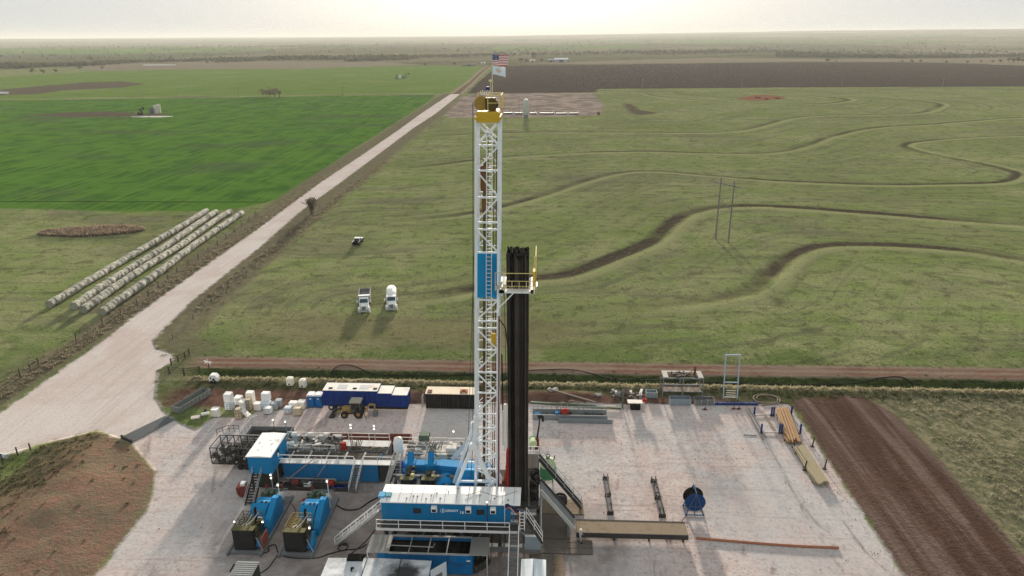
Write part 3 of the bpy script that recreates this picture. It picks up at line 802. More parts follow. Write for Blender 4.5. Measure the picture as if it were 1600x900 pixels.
# ---------------------------------------------------------------- the rig: substructure and drill floor
FZ0 = 6.3          # drill floor height
t = thing('rig_substructure', 'dark steel substructure carrying the drill floor under the tall mast', 'rig base', (-8, 66, 0))
for y in (64.9, 70.6):
    for x in (-17.4, -14.2, -11.0, -7.8, -4.6, -0.3): MB().beam((x, y, 0.7), (x, y, 6.0), 0.35).build('column', DARK, t)
b = MB()
for y in (64.9, 70.6):
    b.beam((-17.6, y, 5.75), (-0.1, y, 5.75), 0.35, 0.45)
    b.beam((-17.6, y, 0.55), (-0.1, y, 0.55), 0.6, 0.7)
for x in (-17.4, -11.0, -4.6, -0.3):
    b.beam((x, 65.1, 5.6), (x, 70.4, 5.6), 0.3, 0.4); b.beam((x, 65.1, .5), (x, 70.4, .5), 0.45, 0.6)
b.build('base_beams', STEEL, t)
for i, x in enumerate((-17.4, -14.2, -11.0, -7.8, -4.6)):
    x2 = (-14.2, -11.0, -7.8, -4.6, -0.3)[i]
    a, c = ((1.0, 5.5) if i % 2 else (5.5, 1.0))
    for y in (64.75, 70.75): MB().beam((x+.2, y, a), (x2-.2, y, c), 0.18).build('brace', STEEL, t)
MB().box(-9.6, -0.1, 64.75, 71.6, 6.02, FZ0).build('drill_floor', DECK_D, t)
MB().box(-1.75, 0.0, 64.3, 64.7, 0.9, 2.6).build('side_panel', STEEL_B, t)
MB().box(-6.5, -2.6, 64.45, 64.7, 2.9, 4.4).build('side_panel', STEEL, t)
b = MB()
for i in range(10):
    x = -16.5+i*1.6+random.uniform(-.4, .4)
    b.tube([(x, 66.5, 0), (x+random.uniform(-.5,.5), 66.4, 3), (x, 66.6, 5.9)], random.uniform(.06,.16), 6)
b.box(-10, -6, 66.5, 69.5, 0.1, 2.8).box(-15.5, -12, 67, 69.8, .1, 3.6).build('cellar_equipment', OILY, t)
for ya, yb in ((71.4, 70.2), (67.2, 64.9)): rail(MB(), [(-0.2, ya, FZ0), (-0.2, yb, FZ0)], 1.1, .04).build('floor_railing', STEEL_L, t)
b = MB().tube([(0.05, 64.6, 0.2), (0.05, 64.6, 6.2)], 0.06, 6).tube([(0.05, 66.2, .2), (0.05, 66.2, 6.2)], .06, 6)
for zz in (1.2, 2.4, 3.6, 4.8): b.beam((0.05, 64.6, zz), (0.05, 66.2, zz), .05)
b.build('escape_ladder', STEEL_L, t)

# drawworks and rotary gear on the floor
t = thing('drawworks', 'blue and black drawworks on the drill floor beside the mast foot', 'winch', (-8.2, 68.6, FZ0))
MB().lathe((-9.3, 68.4, FZ0+1.05), [(.95, 0), (1.0, .1), (1.0, 1.9), (.95, 2.0)], 18, 'X').build('drum', BLUE_P, t, True)
MB().rbox(-9.4, -7.0, 69.4, 70.8, FZ0, FZ0+1.5, .12).build('motor_housing', BLUE_P, t)
MB().rbox(-6.9, -6.3, 67.6, 69.6, FZ0, FZ0+1.7, .1).build('brake_housing', OILY, t)
b = MB()
for i in range(9): b.cbox((-9+random.uniform(0, 3.2), 66.4+random.uniform(-.6, 1.2), FZ0+.35), (random.uniform(.3, .8), random.uniform(.3, .8), random.uniform(.5, 1.0)), rz=random.uniform(0, 1))
b.build('floor_tools', OILY, t)
MB().tube([(-7.3, 66.0, FZ0), (-7.2, 66.0, FZ0+1.9)], .17, 8).build('tugger_post', RUST_O, t)
t = thing('iron_roughneck', 'rusty red pipe handling machine standing between mast and pipe stands', 'pipe wrench', (-4.0, 66.6, FZ0))
MB().rbox(-4.4, -3.75, 66.2, 67.1, FZ0, FZ0+1.6, .1).cbox((-4.1, 66.3, FZ0+2.1), (.5, .6, .5)).build('body', RUST, t)
MB().tube([(-4.1, 66.6, FZ0+1.5), (-4.0, 66.4, FZ0+3.2)], .09, 6).tube([(-4.3, 66.2, FZ0+.5), (-3.8, 66.0, FZ0+2.4)], .05, 6).build('arm', RUST_O, t)

# ---------------------------------------------------------------- the mast
def mx(z): return -6.06+(z-8.0)*(0.80/40.0)          # the mast leans a little towards the V-door
def mw(z): return 1.20-(z-8.0)*(0.14/40.0)
MY0, MY1 = 65.9, 68.3
t = thing('drilling_mast', 'tall white lattice drilling mast with blue wind panel and yellow crown', 'drilling mast', (-6.0, 67, FZ0))
MAST = t
ZT = 47.7
for sx_ in (-1, 1):
    for y in (MY0, MY1):
        MB().beam((mx(FZ0)+sx_*mw(FZ0), y, FZ0), (mx(ZT)+sx_*mw(ZT), y, ZT), 0.26).build('mast_leg', MAST_WHITE, t)
levels = [47.5, 45.43, 43.1, 40.53, 38.08, 37.38, 35.05, 30.09, 27.8, 27.02, 24.59, 22.03, 19.63, 17.1, 15.4, 13.8, 12.03, 10.23, 8.74, 6.8]
def pt(s, y, z): return (mx(z)+s*mw(z), y, z)
for nm, y, off, zlo, zhi in (('front_bracing', MY0-.02, 0, 35, 99), ('front_bracing', MY0-.02, 0, 0, 34.9), ('rear_bracing', MY1+.02, 1, 0, 99)):
    b = MB()
    for z in levels:
        if zlo <= z <= zhi: b.beam(pt(-1, y, z), pt(1, y, z), 0.16 if y < 67 else .08)
    k = 0
    for z1, z0 in zip(levels[:-1], levels[1:]):
        if not (zlo <= z0 and z1 <= zhi): k += z1-z0 >= 1.0 and not (y < 67 and 30 < z0+.1 < 35); continue
        if z1-z0 < 1.0 or (y < 67 and 30 < z0+.1 < 35): continue
        if z1 > 47: b.beam(pt(-1, y, z1), pt(1, y, z0), .16).beam(pt(1, y, z1), pt(-1, y, z0), .16)
        else:
            s = -1 if (k+off) % 2 else 1
            b.beam(pt(-s, y, z1), pt(s, y, z0), 0.13 if y < 67 else .08)
        k += 1
    b.build(nm, MAST_WHITE, t)
for nm, s in (('left_bracing', -1), ('right_bracing', 1)):
    b = MB()
    for i, z in enumerate(levels):
        b.beam((mx(z)+s*mw(z), MY0, z), (mx(z)+s*mw(z), MY1, z), .09)
    for i, (z1, z0) in enumerate(zip(levels[:-1], levels[1:])):
        if z1-z0 < 1 or (s > 0 and z0 < 12): continue
        ya, yb = (MY0, MY1) if i % 2 else (MY1, MY0)
        b.beam((mx(z1)+s*mw(z1), ya, z1), (mx(z0)+s*mw(z0), yb, z0), .075)
    b.build(nm, MAST_WHITE, t)
z0, z1 = 30.15, 35.0
MB().add([pt(-.93, 66.35, z0), pt(.93, 66.35, z0), pt(.93, 66.35, z1), pt(-.93, 66.35, z1), pt(-.93, 66.42, z0), pt(.93, 66.42, z0), pt(.93, 66.42, z1), pt(-.93, 66.42, z1)],
         [(0,1,2,3),(7,6,5,4),(0,4,5,1),(1,5,6,2),(2,6,7,3),(3,7,4,0)]).build('wind_panel', plate('panel_blue', (0.012, 0.24, 0.50)), t)
b = MB()
LX = 0.15
for s in (-.26, .26): b.beam((mx(7)+LX+s, 66.15, 7), (mx(47)+LX+s, 66.15, 47), .075)
z = 7.2
while z < 47:
    b.beam((mx(z)+LX-.26, 66.15, z), (mx(z)+LX+.26, 66.15, z), .06); z += .42
b.build('mast_ladder', plate('ladder_pale', (0.62, 0.64, 0.62)), t)
b = MB().tube([(mx(8)-.35, 67.0, 7.5), (mx(44)-.35, 67.0, 44.0)], .16, 8)
b.tube([(mx(8)+.75, 67.6, 7.5), (mx(46)+.75, 67.6, 46)], .05, 6).tube([(mx(8)+.55, 67.4, 7.5), (mx(46)+.5, 67.4, 46)], .045, 6).tube([(mx(8)-.05, 67.5, 7.5), (mx(46)-.05, 67.3, 46)], .05, 6)
b.build('torque_tube', plate('brown_steel', (0.075, 0.050, 0.038)), t)
b = MB().rbox(mx(42)-.72, mx(42)-.28, 66.7, 67.3, 41.0, 43.4, .06).rbox(mx(39)-.6, mx(39)-.3, 66.8, 67.2, 38.8, 40.4, .05)
b.build('travelling_block', RUST, t)
MB().tube([(mx(8)+1.32, 65.75, 6.6), (mx(26)+1.28, 65.75, 28.4)], .075, 6).build('standpipe', RED_D, t)
b = MB().tube([(mx(27)+1.3, 65.8, 28.0), (mx(27)+1.9, 65.6, 27.2), (mx(24)+2.3, 65.5, 24), (mx(18)+2.35, 65.6, 18), (mx(13)+2.6, 65.8, 14.2), (mx(12)+2.9, 66.2, 15.5), (-2.95, 66.2, 17.5)], .06, 6)
b.tube([(mx(20)+1.6, 66.2, 24.0), (mx(18)+1.7, 66, 18.5), (mx(13)+1.75, 66, 13.6), (mx(13)+2.6, 66, 12.0), (-3.2, 66.3, 14.6)], .07, 6)
b.build('kelly_hose', HOSE, t)
MB().rbox(mx(22)+.5, mx(22)+1.0, 66.0, 66.4, 24.9, 26.3, .06).build('warning_box', YELLOW, t)
MB().tube([(-3.75, 65.5, 7.0), (-3.7, 65.5, 11.0)], .19, 8).tube([(-3.7, 65.5, 11.0), (-3.65, 65.5, 13.2)], .15, 8).build('red_riser', RED, t)
MB().tube([(-3.9, 65.4, 13.0), (-3.85, 65.4, 18.6)], .17, 8).tube([(-4.15, 65.4, 13.6), (-4.1, 65.4, 17.8)], .08, 6).build('white_riser', plate('riser_white', (0.66, 0.66, 0.64)), t)
# raising A-frame: front and rear pair with pivot heads
for y, px_, pz, nm in ((65.3, -7.36, 13.45, 0), (69.0, -7.55, 13.9, 1)):
    MB().beam((px_-.1, y, pz), (-10.1, y, FZ0-.1), .34).build('a_frame_leg', MAST_WHITE, t)
    MB().beam((px_+.1, y, pz), (-4.45, y, FZ0-.1), .40).build('a_frame_leg', MAST_WHITE, t)
    MB().lathe((px_, y-.3, pz), [(.30, 0), (.46, .05), (.46, .55), (.30, .6)], 14, 'Y').build('pivot_head', MAST_WHITE, t, True)
    MB().beam((-8.9, y, 9.0), (-5.3, y, 9.0), .2).build('a_frame_tie', MAST_WHITE, t)
b = MB().beam((-7.3, 65.9, 13.6), (-7.0, 65.9, 16.6), .42).beam((-7.3, 68.6, 13.9), (-7.0, 68.4, 16.6), .42)
b.lathe((-6.9, 65.5, 16.6), [(.3, 0), (.42, .05), (.42, .5), (.3, .55)], 12, 'Y').build('raising_arm', MAST_WHITE, t, True)
MB().tube([(-7.9, 69.2, 12.5), (-10.3, 72.0, 7.6)], .2, 8).tube([(-8.6, 69.9, 11), (-10.6, 72.2, 7.3)], .27, 8).build('raising_cylinder', plate('cylinder_grey', (0.50, 0.56, 0.62)), t)
# crown
b = MB().rbox(-6.42, -4.05, 65.5, 68.8, 47.75, 48.05, .05).rbox(-6.32, -4.2, 65.55, 68.7, 48.05, 48.5, .15)
b.beam((-6.2, 65.6, 47.7), (-4.2, 65.6, 47.7), .3).build('crown_platform', YELLOW, t)
MB().lathe((-5.85, 66.3, 49.2), [(.12, -.14), (.62, -.14), (.66, -.08), (.59, 0), (.66, .08), (.62, .14), (.12, .14)], 26, 'Y').build('crown_sheave', plate('brown_yellow', (0.32, 0.21, 0.05)), t, True)
b = MB()
for yy in (66.8, 67.2, 67.6): b.lathe((-4.9, yy, 49.05), [(.1, -.1), (.55, -.1), (.55, .1), (.1, .1)], 18, 'Y')
b.rbox(-5.5, -4.5, 66.0, 66.5, 48.6, 49.7, .06).build('crown_block', plate('crown_brown', (0.10, 0.07, 0.03)), t)
b = rail(MB(), [(-5.2, 65.6, 48.6), (-4.0, 65.6, 48.6), (-4.0, 68.7, 48.6), (-6.4, 68.7, 48.6)], 1.35, .035, 1.0)
b.build('crown_railing', YELLOW_L, t)
b = MB()
for i in range(5): b.tube([(-5.9+i*.16, 66.9, 49.9), (-5.95+i*.2, 66.9, 50.25+.06*(i % 2))], .035, 5)
b.build('crown_rollers', WHITE, t)
MB().tube([(-4.88, 66.9, 48.6), (-4.86, 66.9, 53.5)], [.05, .03], 6).build('flagpole', plate('pole_grey', (.5, .5, .48)), t)
MB().sphere((-5.02, 66.6, 51.15), (.16, .16, .12)).tube([(-5.0, 66.6, 49.6), (-5.02, 66.6, 51.1)], .03, 5).build('beacon', YELLOW_L, t)
MB().rbox(-5.45, -5.1, 66.5, 66.8, 50.35, 50.65, .04).build('radio_box', plate('box_navy', (.03, .04, .16)), t)
# drill line hanging left of the mast and guide wires
b = MB().tube([(-6.62, 66.2, 49.3), (-7.05, 66.1, 30), (-7.5, 66.3, 12.9), (-8.0, 67.6, 7.6)], .035, 5)
b.build('drill_line', plate('wire_dark', (.03, .03, .03)), t)
MB().tube([(-6.55, 68.3, 44), (-8.6, 69.4, 7)], .03, 5).tube([(-3.9, 66.0, 31), (-3.6, 65.8, 7)], .03, 5).build('guide_wires', plate('wire_dark2', (.04, .04, .04)), t)
# racking board
b = MB().box(-4.35, -0.95, 64.7, 65.25, 31.25, 31.45).box(-1.25, -0.85, 64.7, 69.2, 31.25, 31.45).box(-4.35, -3.8, 64.7, 69.2, 31.25, 31.45)
for yy in np.linspace(65.6, 69.0, 8): b.beam((-3.8, yy, 31.35), (-1.25, yy, 31.35), .06, .12)
RB = b.build('racking_board', WHITE, t)
b = rail(MB(), [(-3.75, 64.75, 31.45), (-0.95, 64.75, 31.45), (-0.95, 69.1, 31.45)], 1.05, .035, .7)
b.tube([(-3.75, 64.75, 33.3), (-0.9, 64.75, 33.3)], .04, 5)
for x in (-3.75, -0.9): b.tube([(x, 64.75, 31.5), (x, 64.75, 33.3)], .04, 5)
b.build('board_railing', YELLOW_L, RB)
b = rail(MB(), [(-0.9, 65.2, 33.6), (-0.75, 65.2, 33.6), (-.75, 68.8, 33.6)], 1.3, .04, 1.0)
b.tube([(-0.75, 68.8, 31.5), (-0.75, 68.8, 34.9)], .05, 5).tube([(-0.75, 65.2, 31.5), (-0.75, 65.2, 34.9)], .05, 5).build('wind_guard', YELLOW_L, RB)
MB().rbox(-1.05, -0.7, 65.0, 66.2, 31.9, 33.4, .06).build('climber_box', YELLOW, RB)
b = rail(MB(), [(-4.7, 64.9, 31.4), (-3.9, 64.9, 31.4)], 1.9, .04, .45)
for i in range(6): b.cbox((-4.6+.16*i, 65.0, 31.6+random.uniform(0, .7)), (.2, .3, .3), rz=i)
b.build('board_gear', plate('gear_pale', (.5, .48, .42)), RB)
MB().beam((-4.85, 65.5, 28.9), (-2.9, 65.0, 31.2), .13).beam((-4.85, 68.3, 28.9), (-2.9, 68.8, 31.2), .13).build('board_strut', MAST_WHITE, RB)
MB().rbox(-0.85, -0.6, 65.6, 65.85, 31.7, 32.05, .04).build('board_lamp', LAMP, RB)

# drill pipe stood in the racking board: every stand is a thing
def stand_mesh():
    b = MB()
    H = 28.6
    prof = []
    for k in range(4):
        z = 9.45*k
        prof += [(0.082, z), (0.082, z+.35), (0.064, z+.5), (0.064, z+9.0 if k < 3 else H-.5)]
    prof = [(r, min(h, H)) for r, h in prof][:14]
    prof += [(.082, H-.4), (.082, H), (.05, H)]
    b.lathe((0, 0, 0), prof, 7)
    return b
st0 = None
for j in range(7):
    for i in range(12):
        x = -3.56+i*0.183+random.uniform(-.025, .025); y = 65.75+j*.42+random.uniform(-.05, .05)
        if st0 is None:
            o = st0 = solo('drill_pipe_stand', stand_mesh(), PIPE_BLACK, 'black drill pipe stand racked upright in the dense bundle beside the mast', 'drill pipe', (0, 0, 0), 'drill pipe stands in the racking board', True)
        else: o = copy_tree(st0)
        o.location = (x, y, FZ0+.02+random.uniform(-.12, .12))
        o.rotation_euler = (random.uniform(-.002, .002), random.uniform(-.002, .002), 0)

t = thing('floor_gear', 'dark clutter of tongs and hoses on the drill floor right of the pipe stands', 'tools', (-.8, 70, FZ0))
b = MB()
for i in range(16): b.cbox((random.uniform(-1.1, -.5), random.uniform(65.2, 71), FZ0+.4), (random.uniform(.2, .5), random.uniform(.3, .9), random.uniform(.5, 1.1)), rz=random.random())
b.build('tongs', BLACK, t)
# flags
def flag(name, label, x0, z0, w, h, kind, y0=66.9):
    NX, NZ = 26, 13
    red, whi, nav = plate('flag_red', (.42, .035, .045), .8), plate('flag_white', (.78, .77, .74), .8), plate('flag_blue', (.05, .065, .17), .8)
    pale, em = plate('flag_pale', (.66, .74, .80), .8), plate('flag_emblem', (.55, .42, .28), .8)
    mats = [red, whi, nav] if kind == 'us' else [pale, em]
    b = MB()
    def q(i, k):
        u, v = i/NX, k/NZ
        droop = 0.10*u*u if kind == 'us' else 0.28*u*u*(1-v*.4)
        return (x0+w*u*(.97 if kind == 'us' else .9), y0+.13*math.sin(6.5*u+v*1.6)*u**.6, z0-h+h*v-droop+.04*math.sin(9*u)*u)
    for i in range(NX):
        for k in range(NZ):
            mi = 0
            if kind == 'us': mi = 2 if (i < 10.4 and k >= 6) else (k % 2)
            else:
                du, dv = (i+.5)/NX-.48, (k+.5)/NZ-.55
                mi = 1 if (du*du/.045+dv*dv/.06) < 1 and (i+k) % 3 else 0
            b.add([q(i, k), q(i+1, k), q(i+1, k+1), q(i, k+1)], [(0, 1, 2, 3)], mi if kind == 'us' else mi)
    if kind == 'us':
        for r in range(4):
            for c in range(5):
                i, k = 1+c*1.9+(r % 2)*.9, 6.8+r*1.7
                p = Vector(q(i, k))
                b.add([p+Vector((-.025, -.012, -.025)), p+Vector((.025, -.012, -.025)), p+Vector((.025, -.012, .025)), p+Vector((-.025, -.012, .025))], [(0, 1, 2, 3)], 1)
    o = solo(name, b, mats, label, 'flag', (x0, y0, z0-h))
    so = o.modifiers.new('cloth_thickness', 'SOLIDIFY'); so.thickness = .012
    return o
flag('flag', 'striped American flag flying at the top of the mast flagpole', -4.86, 53.42, 1.5, .92, 'us')
flag('flag', 'pale blue white flag with a faded emblem flying beneath the striped one', -4.86, 52.45, 1.35, .75, 'pale')

# ---------------------------------------------------------------- doghouse and its porch
t = thing('doghouse', 'long blue cabin with white roof on the drill floor in front of the mast', 'rig cabin', (-10, 63, FZ0))
x0, x1, y0, y1, zb, zr = -16.85, -3.2, 61.55, 64.35, 6.5, 8.85
MB().box(x0, x1, y0, y1, zb, zr).build('wall', BLUE, t)
b = MB().prism([(y0-.15, zr), (y1+.15, zr), (y1+.15, zr+.10), ((y0+y1)/2, zr+.22), (y0-.15, zr+.10)], 'X', x0-.12, -2.15)
rf = b.build('roof', WHITE_ROOF, t)
b = MB()
for x in np.arange(x0+.6, -2.4, 1.22): b.box(x-.02, x+.02, y0-.1, y1+.1, zr+.225, zr+.235)
for i in range(14): b.cbox((random.uniform(x0, -3), random.uniform(y0+.2, y1-.2), zr+.22), (.15, .12, .12), rz=i)
b.tube([(-8, 62.6, zr+.25), (-6.5, 63.4, zr+.3), (-4.4, 62.4, zr+.3), (-2.6, 63.6, zr+.25)], .025, 5)
b.build('roof_clutter', plate('roof_bits', (.22, .22, .22)), rf)
MB().box(-2.95, -2.85, 61.5, 61.6, 6.5, 8.8).box(-2.95, -2.85, 64.1, 64.2, 6.5, 8.8).build('roof_post', BLUE_P, t)
for cx_ in (-13.05, -6.35):
    w = MB().box(cx_-.40, cx_+.40, y0-.05, y0, 7.55, 8.15).build('window', BLACK, t)
    MB().box(cx_-.34, cx_+.34, y0-.055, y0-.045, 7.60, 8.10).build('pane', GLASS_D, w)
for cx_ in (-11.2, -7.6, -5.0):
    w = MB().rbox(cx_-.30, cx_+.30, y0-.45, y0, 8.0, 8.6, .04).build('air_conditioner', WHITE, t)
    MB().box(cx_-.22, cx_+.22, y0-.46, y0-.452, 8.05, 8.38).build('grille', BLACK, w)
MB().box(-15.5, -14.6, y0-.03, y0, 6.55, 8.5).build('door', plate('door_blue', (.010, .17, .40)), t)
pf = MB().box(-17.3, -2.4, 60.35, y0-.02, 6.24, 6.42).build('porch', DECK_D, t)
MB().box(-17.3, -2.4, 60.30, 60.35, 6.2, 6.5).build('porch_edge', plate('porch_white', (.6, .6, .6)), pf)
b = rail(MB(), [(-17.2, 60.42, 6.42), (-3.25, 60.42, 6.42)], 1.05, .04, 2.35)
b.build('porch_railing', WHITE, pf)
b = MB()
for x in (-17.1, -13.6, -10.1, -6.6, -2.7): b.beam((x, 60.5, 6.2), (x, 64.7, 3.9), .12)
b.build('porch_bracket', STEEL, pf)
def sign_text(s, x, z, size, parent, mat, y):
    cu = bpy.data.curves.new('lettering', 'FONT')
    cu.body = s; cu.size = size; cu.extrude = 0.008; cu.offset = .012
    tmp = bpy.data.objects.new('tmp', cu)
    COL.objects.link(tmp)
    me = bpy.data.meshes.new_from_object(tmp.evaluated_get(bpy.context.evaluated_depsgraph_get()))
    bpy.data.objects.remove(tmp)
    me.materials.clear(); me.materials.append(mat)
    o = bpy.data.objects.new('lettering', me)
    COL.objects.link(o)
    o.rotation_euler = (R(90), 0, 0)
    o.parent = parent
    o.location = Vector((x, y, z))-parent_origin(parent)
    return o
SIGNW = plate('sign_white', (.72, .78, .82))
sign_text('LEGACY', -10.02, 7.84, .36, t, SIGNW, y0-.02)
sign_text('16', -8.55, 7.62, .46, t, SIGNW, y0-.02)
b = MB()
for k in range(20):
    a, c = 2*math.pi*k/20, 2*math.pi*(k+1)/20
    b.beam((-10.33+.24*math.cos(a), y0-.012, 7.93+.24*math.sin(a)), (-10.33+.24*math.cos(c), y0-.012, 7.93+.24*math.sin(c)), .05, .02)
b.box(-10.38, -10.28, y0-.02, y0-.005, 7.77, 8.1).box(-10.277, -10.19, y0-.02, y0-.005, 7.77, 7.84).build('emblem', SIGNW, t)
b = MB().rbox(-17.25, -16.55, 62.0, 62.9, 8.95, 9.2, .03).build('hatch_cover', BLUE_L, t)
MB().rbox(-16.5, -15.9, 62.1, 62.8, 9.0, 9.2, .03).build('hatch_cover', plate('hatch_teal', (.10, .28, .36)), t)
lamp_post('lamp_post', 'black lamp on a thin pole at the front edge of the white cabin roof', (-5.6, 61.3, 6.45), 3.0, DARK)
# flag draped on the roof corner
b = MB()
for i in range(12):
    for k in range(6):
        q = lambda i, k: (-3.75+1.55*i/12, 61.25+.12*math.sin(i*.9+k), 9.05-.10*k-.5*(i/12)**1.5+.18*math.sin(i*.5))
        b.add([q(i, k), q(i+1, k), q(i+1, k+1), q(i, k+1)], [(0, 1, 2, 3)], 0 if k < 3 else (1 if k % 2 else 2))
o = solo('flag', b, [plate('drape_navy', (.03, .035, .08)), plate('drape_red', (.22, .03, .035)), plate('drape_white', (.55, .5, .5))], 'small dark tattered flag on a short pole at the right corner of the cabin roof', 'flag', (-3, 61.25, 8.4))
o.modifiers.new('cloth_thickness', 'SOLIDIFY').thickness = .012
MB().tube([(-3.78, 61.25, 6.45), (-3.78, 61.25, 9.15)], .03, 5).build('flag_staff', WHITE, t)

# stairs
staircase('staircase', 'long white railed stair descending left from the blue cabin porch', (-17.6, 63.4, 6.4), (-23.4, 65.7, 0.05), (0.37, .93, 0), 1.0, WHITE, STEEL_L)
staircase('staircase', 'steep white railed stair descending toward the camera beside the small white box', (-2.75, 60.3, 6.3), (-2.75, 52.6, 0.0), (1, 0, 0), .95, WHITE, STEEL)
b = MB()
for s in (0, .5): b.tube([(-2.2+s, 60.9, 6.2), (-2.2+s, 60.9, 8.6)], .045, 5)
for zz in np.arange(6.4, 8.6, .4): b.beam((-2.2, 60.9, zz), (-1.7, 60.9, zz), .05)
solo('ladder', b, WHITE, 'short white ladder standing at the right end of the blue cabin', 'ladder', (-1.95, 60.9, 6.2))
staircase('staircase', 'pale railed stair descending right past the green tank from the drill floor', (-0.3, 74.2, 6.5), (5.0, 73.3, 0.1), (0.1, 1, 0), 1.0, STEEL_L, DARK)
t = thing('landing', 'dark steel landing joining the drill floor to the right hand stair', 'platform', (-1, 73.2, 0))
MB().box(-2.0, -.25, 71.65, 74.8, 6.3, 6.48).build('deck', DECK_D, t)
b = MB()
for p in ((-1.8, 74.6), (-.4, 74.6), (-.4, 72)): b.beam((*p, 0), (*p, 6.3), .18)
b.beam((-.4, 72, .5), (-.4, 74.6, 6), .12).beam((-1.8, 74.6, 6), (-.4, 74.6, .5), .12).build('legs', STEEL, t)
b = rail(MB(), [(-1.9, 74.75, 6.48), (-.35, 74.75, 6.48)], 1.1, .045, .75)
b.build('railing', WHITE, t)
staircase('staircase', 'narrow grey stair below the drill floor beside the pipe ramp', (-1.6, 64.1, 5.4), (0.2, 63.9, 2.4), (0, 1, 0), .7, WHITE, DARK)
# V-door ramp
t = thing('pipe_ramp', 'grey steel pipe ramp sloping from the drill floor down to the catwalk', 'ramp', (3.6, 68.5, 0))
a, c = Vector((-0.1, 68.5, 6.35)), Vector((3.9, 68.5, 1.15))
MB().beam(a, c, 2.0, 0.16).build('ramp_deck', STEEL, t)
for y in (67.45, 69.55): MB().beam(a+Vector((0, y-68.5, .12)), c+Vector((0, y-68.5, .12)), .16, .40).build('ramp_side', STEEL_L if y < 68 else DARK, t)
for y in (67.6, 69.4): MB().beam((3.2, y, 0), (3.2, y, 1.8), .25).build('foot', STEEL, t)

# mats and boards round the base on the right
def mat_board(x0, x1, y0, y1, z, m, label, planks=None):
    b = MB()
    if planks:
        n = planks
        for i in range(n):
            a = y0+(y1-y0)*i/n; c = y0+(y1-y0)*(i+1)/n-.03
            b.box(x0+random.uniform(-.06, .06), x1+random.uniform(-.06, .06), a, c, z-.14, z+random.uniform(-.01, .01))
    else:
        b.box(x0, x1, y0, y1, z-.14, z)
    return solo('ground_mat', b, m, label, 'mat', ((x0+x1)/2, (y0+y1)/2, z-.14))
mat_board(0.1, 5.9, 64.7, 67.0, .17, MAT_MUD, 'muddy board mat under the walking worker at the foot of the ramp', 5)
mat_board(-1.2, 1.4, 61.0, 64.5, .15, MAT_MUD, 'muddy boards behind the small white box', 9)
mat_board(1.5, 2.6, 61.0, 64.5, .16, MAT_WOOD, 'narrow strip of timber boards right of the small white box', 9)
mat_board(0.3, 5.2, 71.7, 74.6, .15, MAT_WOOD, 'muddy timber mat under the foot of the right hand stair', 7)
mat_board(0.2, 3.4, 67.2, 71.5, .14, MAT_MUD, 'dark oily mat beneath the pipe ramp')
# BOP reel behind ramp
t = thing('cable_spool', 'rusty dark spool lying under the pipe ramp on the timber mat', 'spool', (2.4, 73.2, .15))
b = MB()
for k in range(14): b.tube([(2.4+(.35+.05*(k%9))*math.cos(a), 73.4+.3*math.sin(a)*(1+.1*(k%5)), .75+(.35+.05*(k%9))*math.sin(a)+.02*k) for a in np.linspace(0, 2*math.pi, 16)], .035, 5, caps=False)
b.build('cable', RUST, t)
MB().lathe((2.4, 73.75, .85), [(.2, -.06), (.86, -.06), (.86, .06), (.2, .06)], 18, 'Y').lathe((2.4, 73.15, .85), [(.78, -.05), (.86, -.05), (.86, .05), (.78, .05)], 18, 'Y').build('flange', DARK, t)

# ---------------------------------------------------------------- below the doghouse: tank, generator house, sheds
t = thing('water_tank', 'long blue open tank of dark water with pale deck under the blue cabin', 'tank', (-12.3, 62, 0))
TB = plate('tank_blue', (0.012, 0.16, 0.40))
b = MB()
X0, X1, Y0, Y1, ZT_ = -17.6, -7.3, 61.0, 63.5, 2.75
for a in ((X0, X1, Y0, Y0+.08), (X0, X1, Y1-.08, Y1), (X0, X0+.08, Y0+.08, Y1-.08), (X1-.08, X1, Y0+.08, Y1-.08)): b.box(*a, .3, ZT_)
b.box(X0, X1, Y0, Y1, .15, .3)
for x in np.arange(X0+.9, X1, 1.3): b.box(x, x+.07, Y0-.05, Y0, .3, ZT_)
b.build('tank_body', TB, t)
MB().box(X0+.1, X1-.1, Y0+.1, Y1-.1, 2.45, 2.5).build('dark_water', BLACKWATER, t)
MB().box(-18.7, -16.3, 60.85, 63.7, 2.80, 2.9).build('deck', CONC, t)
MB().box(-7.6, -5.6, 60.85, 63.7, 2.80, 2.9).build('deck', CONC, t)
b = MB().box(-16.3, -7.6, 60.8, 60.98, 2.78, 2.92).box(-16.3, -7.6, 63.55, 63.75, 2.78, 2.92)
for x in (-14.2, -12.1, -10.1): b.box(x, x+.09, 60.98, 63.55, 2.80, 2.9)
b.tube([(-16.8, 61.9, 3.0), (-11.6, 61.75, 3.0), (-11.5, 62.3, 3.0)], .055, 6).build('top_frame', plate('frame_grey', (.42, .42, .40)), t)
for x, y in ((-18.6, 60.95), (-5.7, 60.95), (-5.7, 63.6), (-18.6, 63.6)): MB().beam((x, y, 0), (x, y, 2.8), .12).build('leg', STEEL_L, t)
b = MB()
for i in range(9): b.cbox((-7.0+.2*i % 1.3, 61.5+.2*i, .6), (.5, .5, .9), rz=i)
b.tube([(-10, 60.85, 2.3), (-9, 60.8, 1.4), (-7.6, 60.8, 1.8)], .04, 5).tube([(-9.8, 60.88, 2.7), (-10.2, 60.8, .5)], .03, 5).build('pump_gear', OILY, t)
MB().box(-7.9, -7.5, 60.92, 60.99, 1.9, 2.05).build('label_plate', WHITE, t)

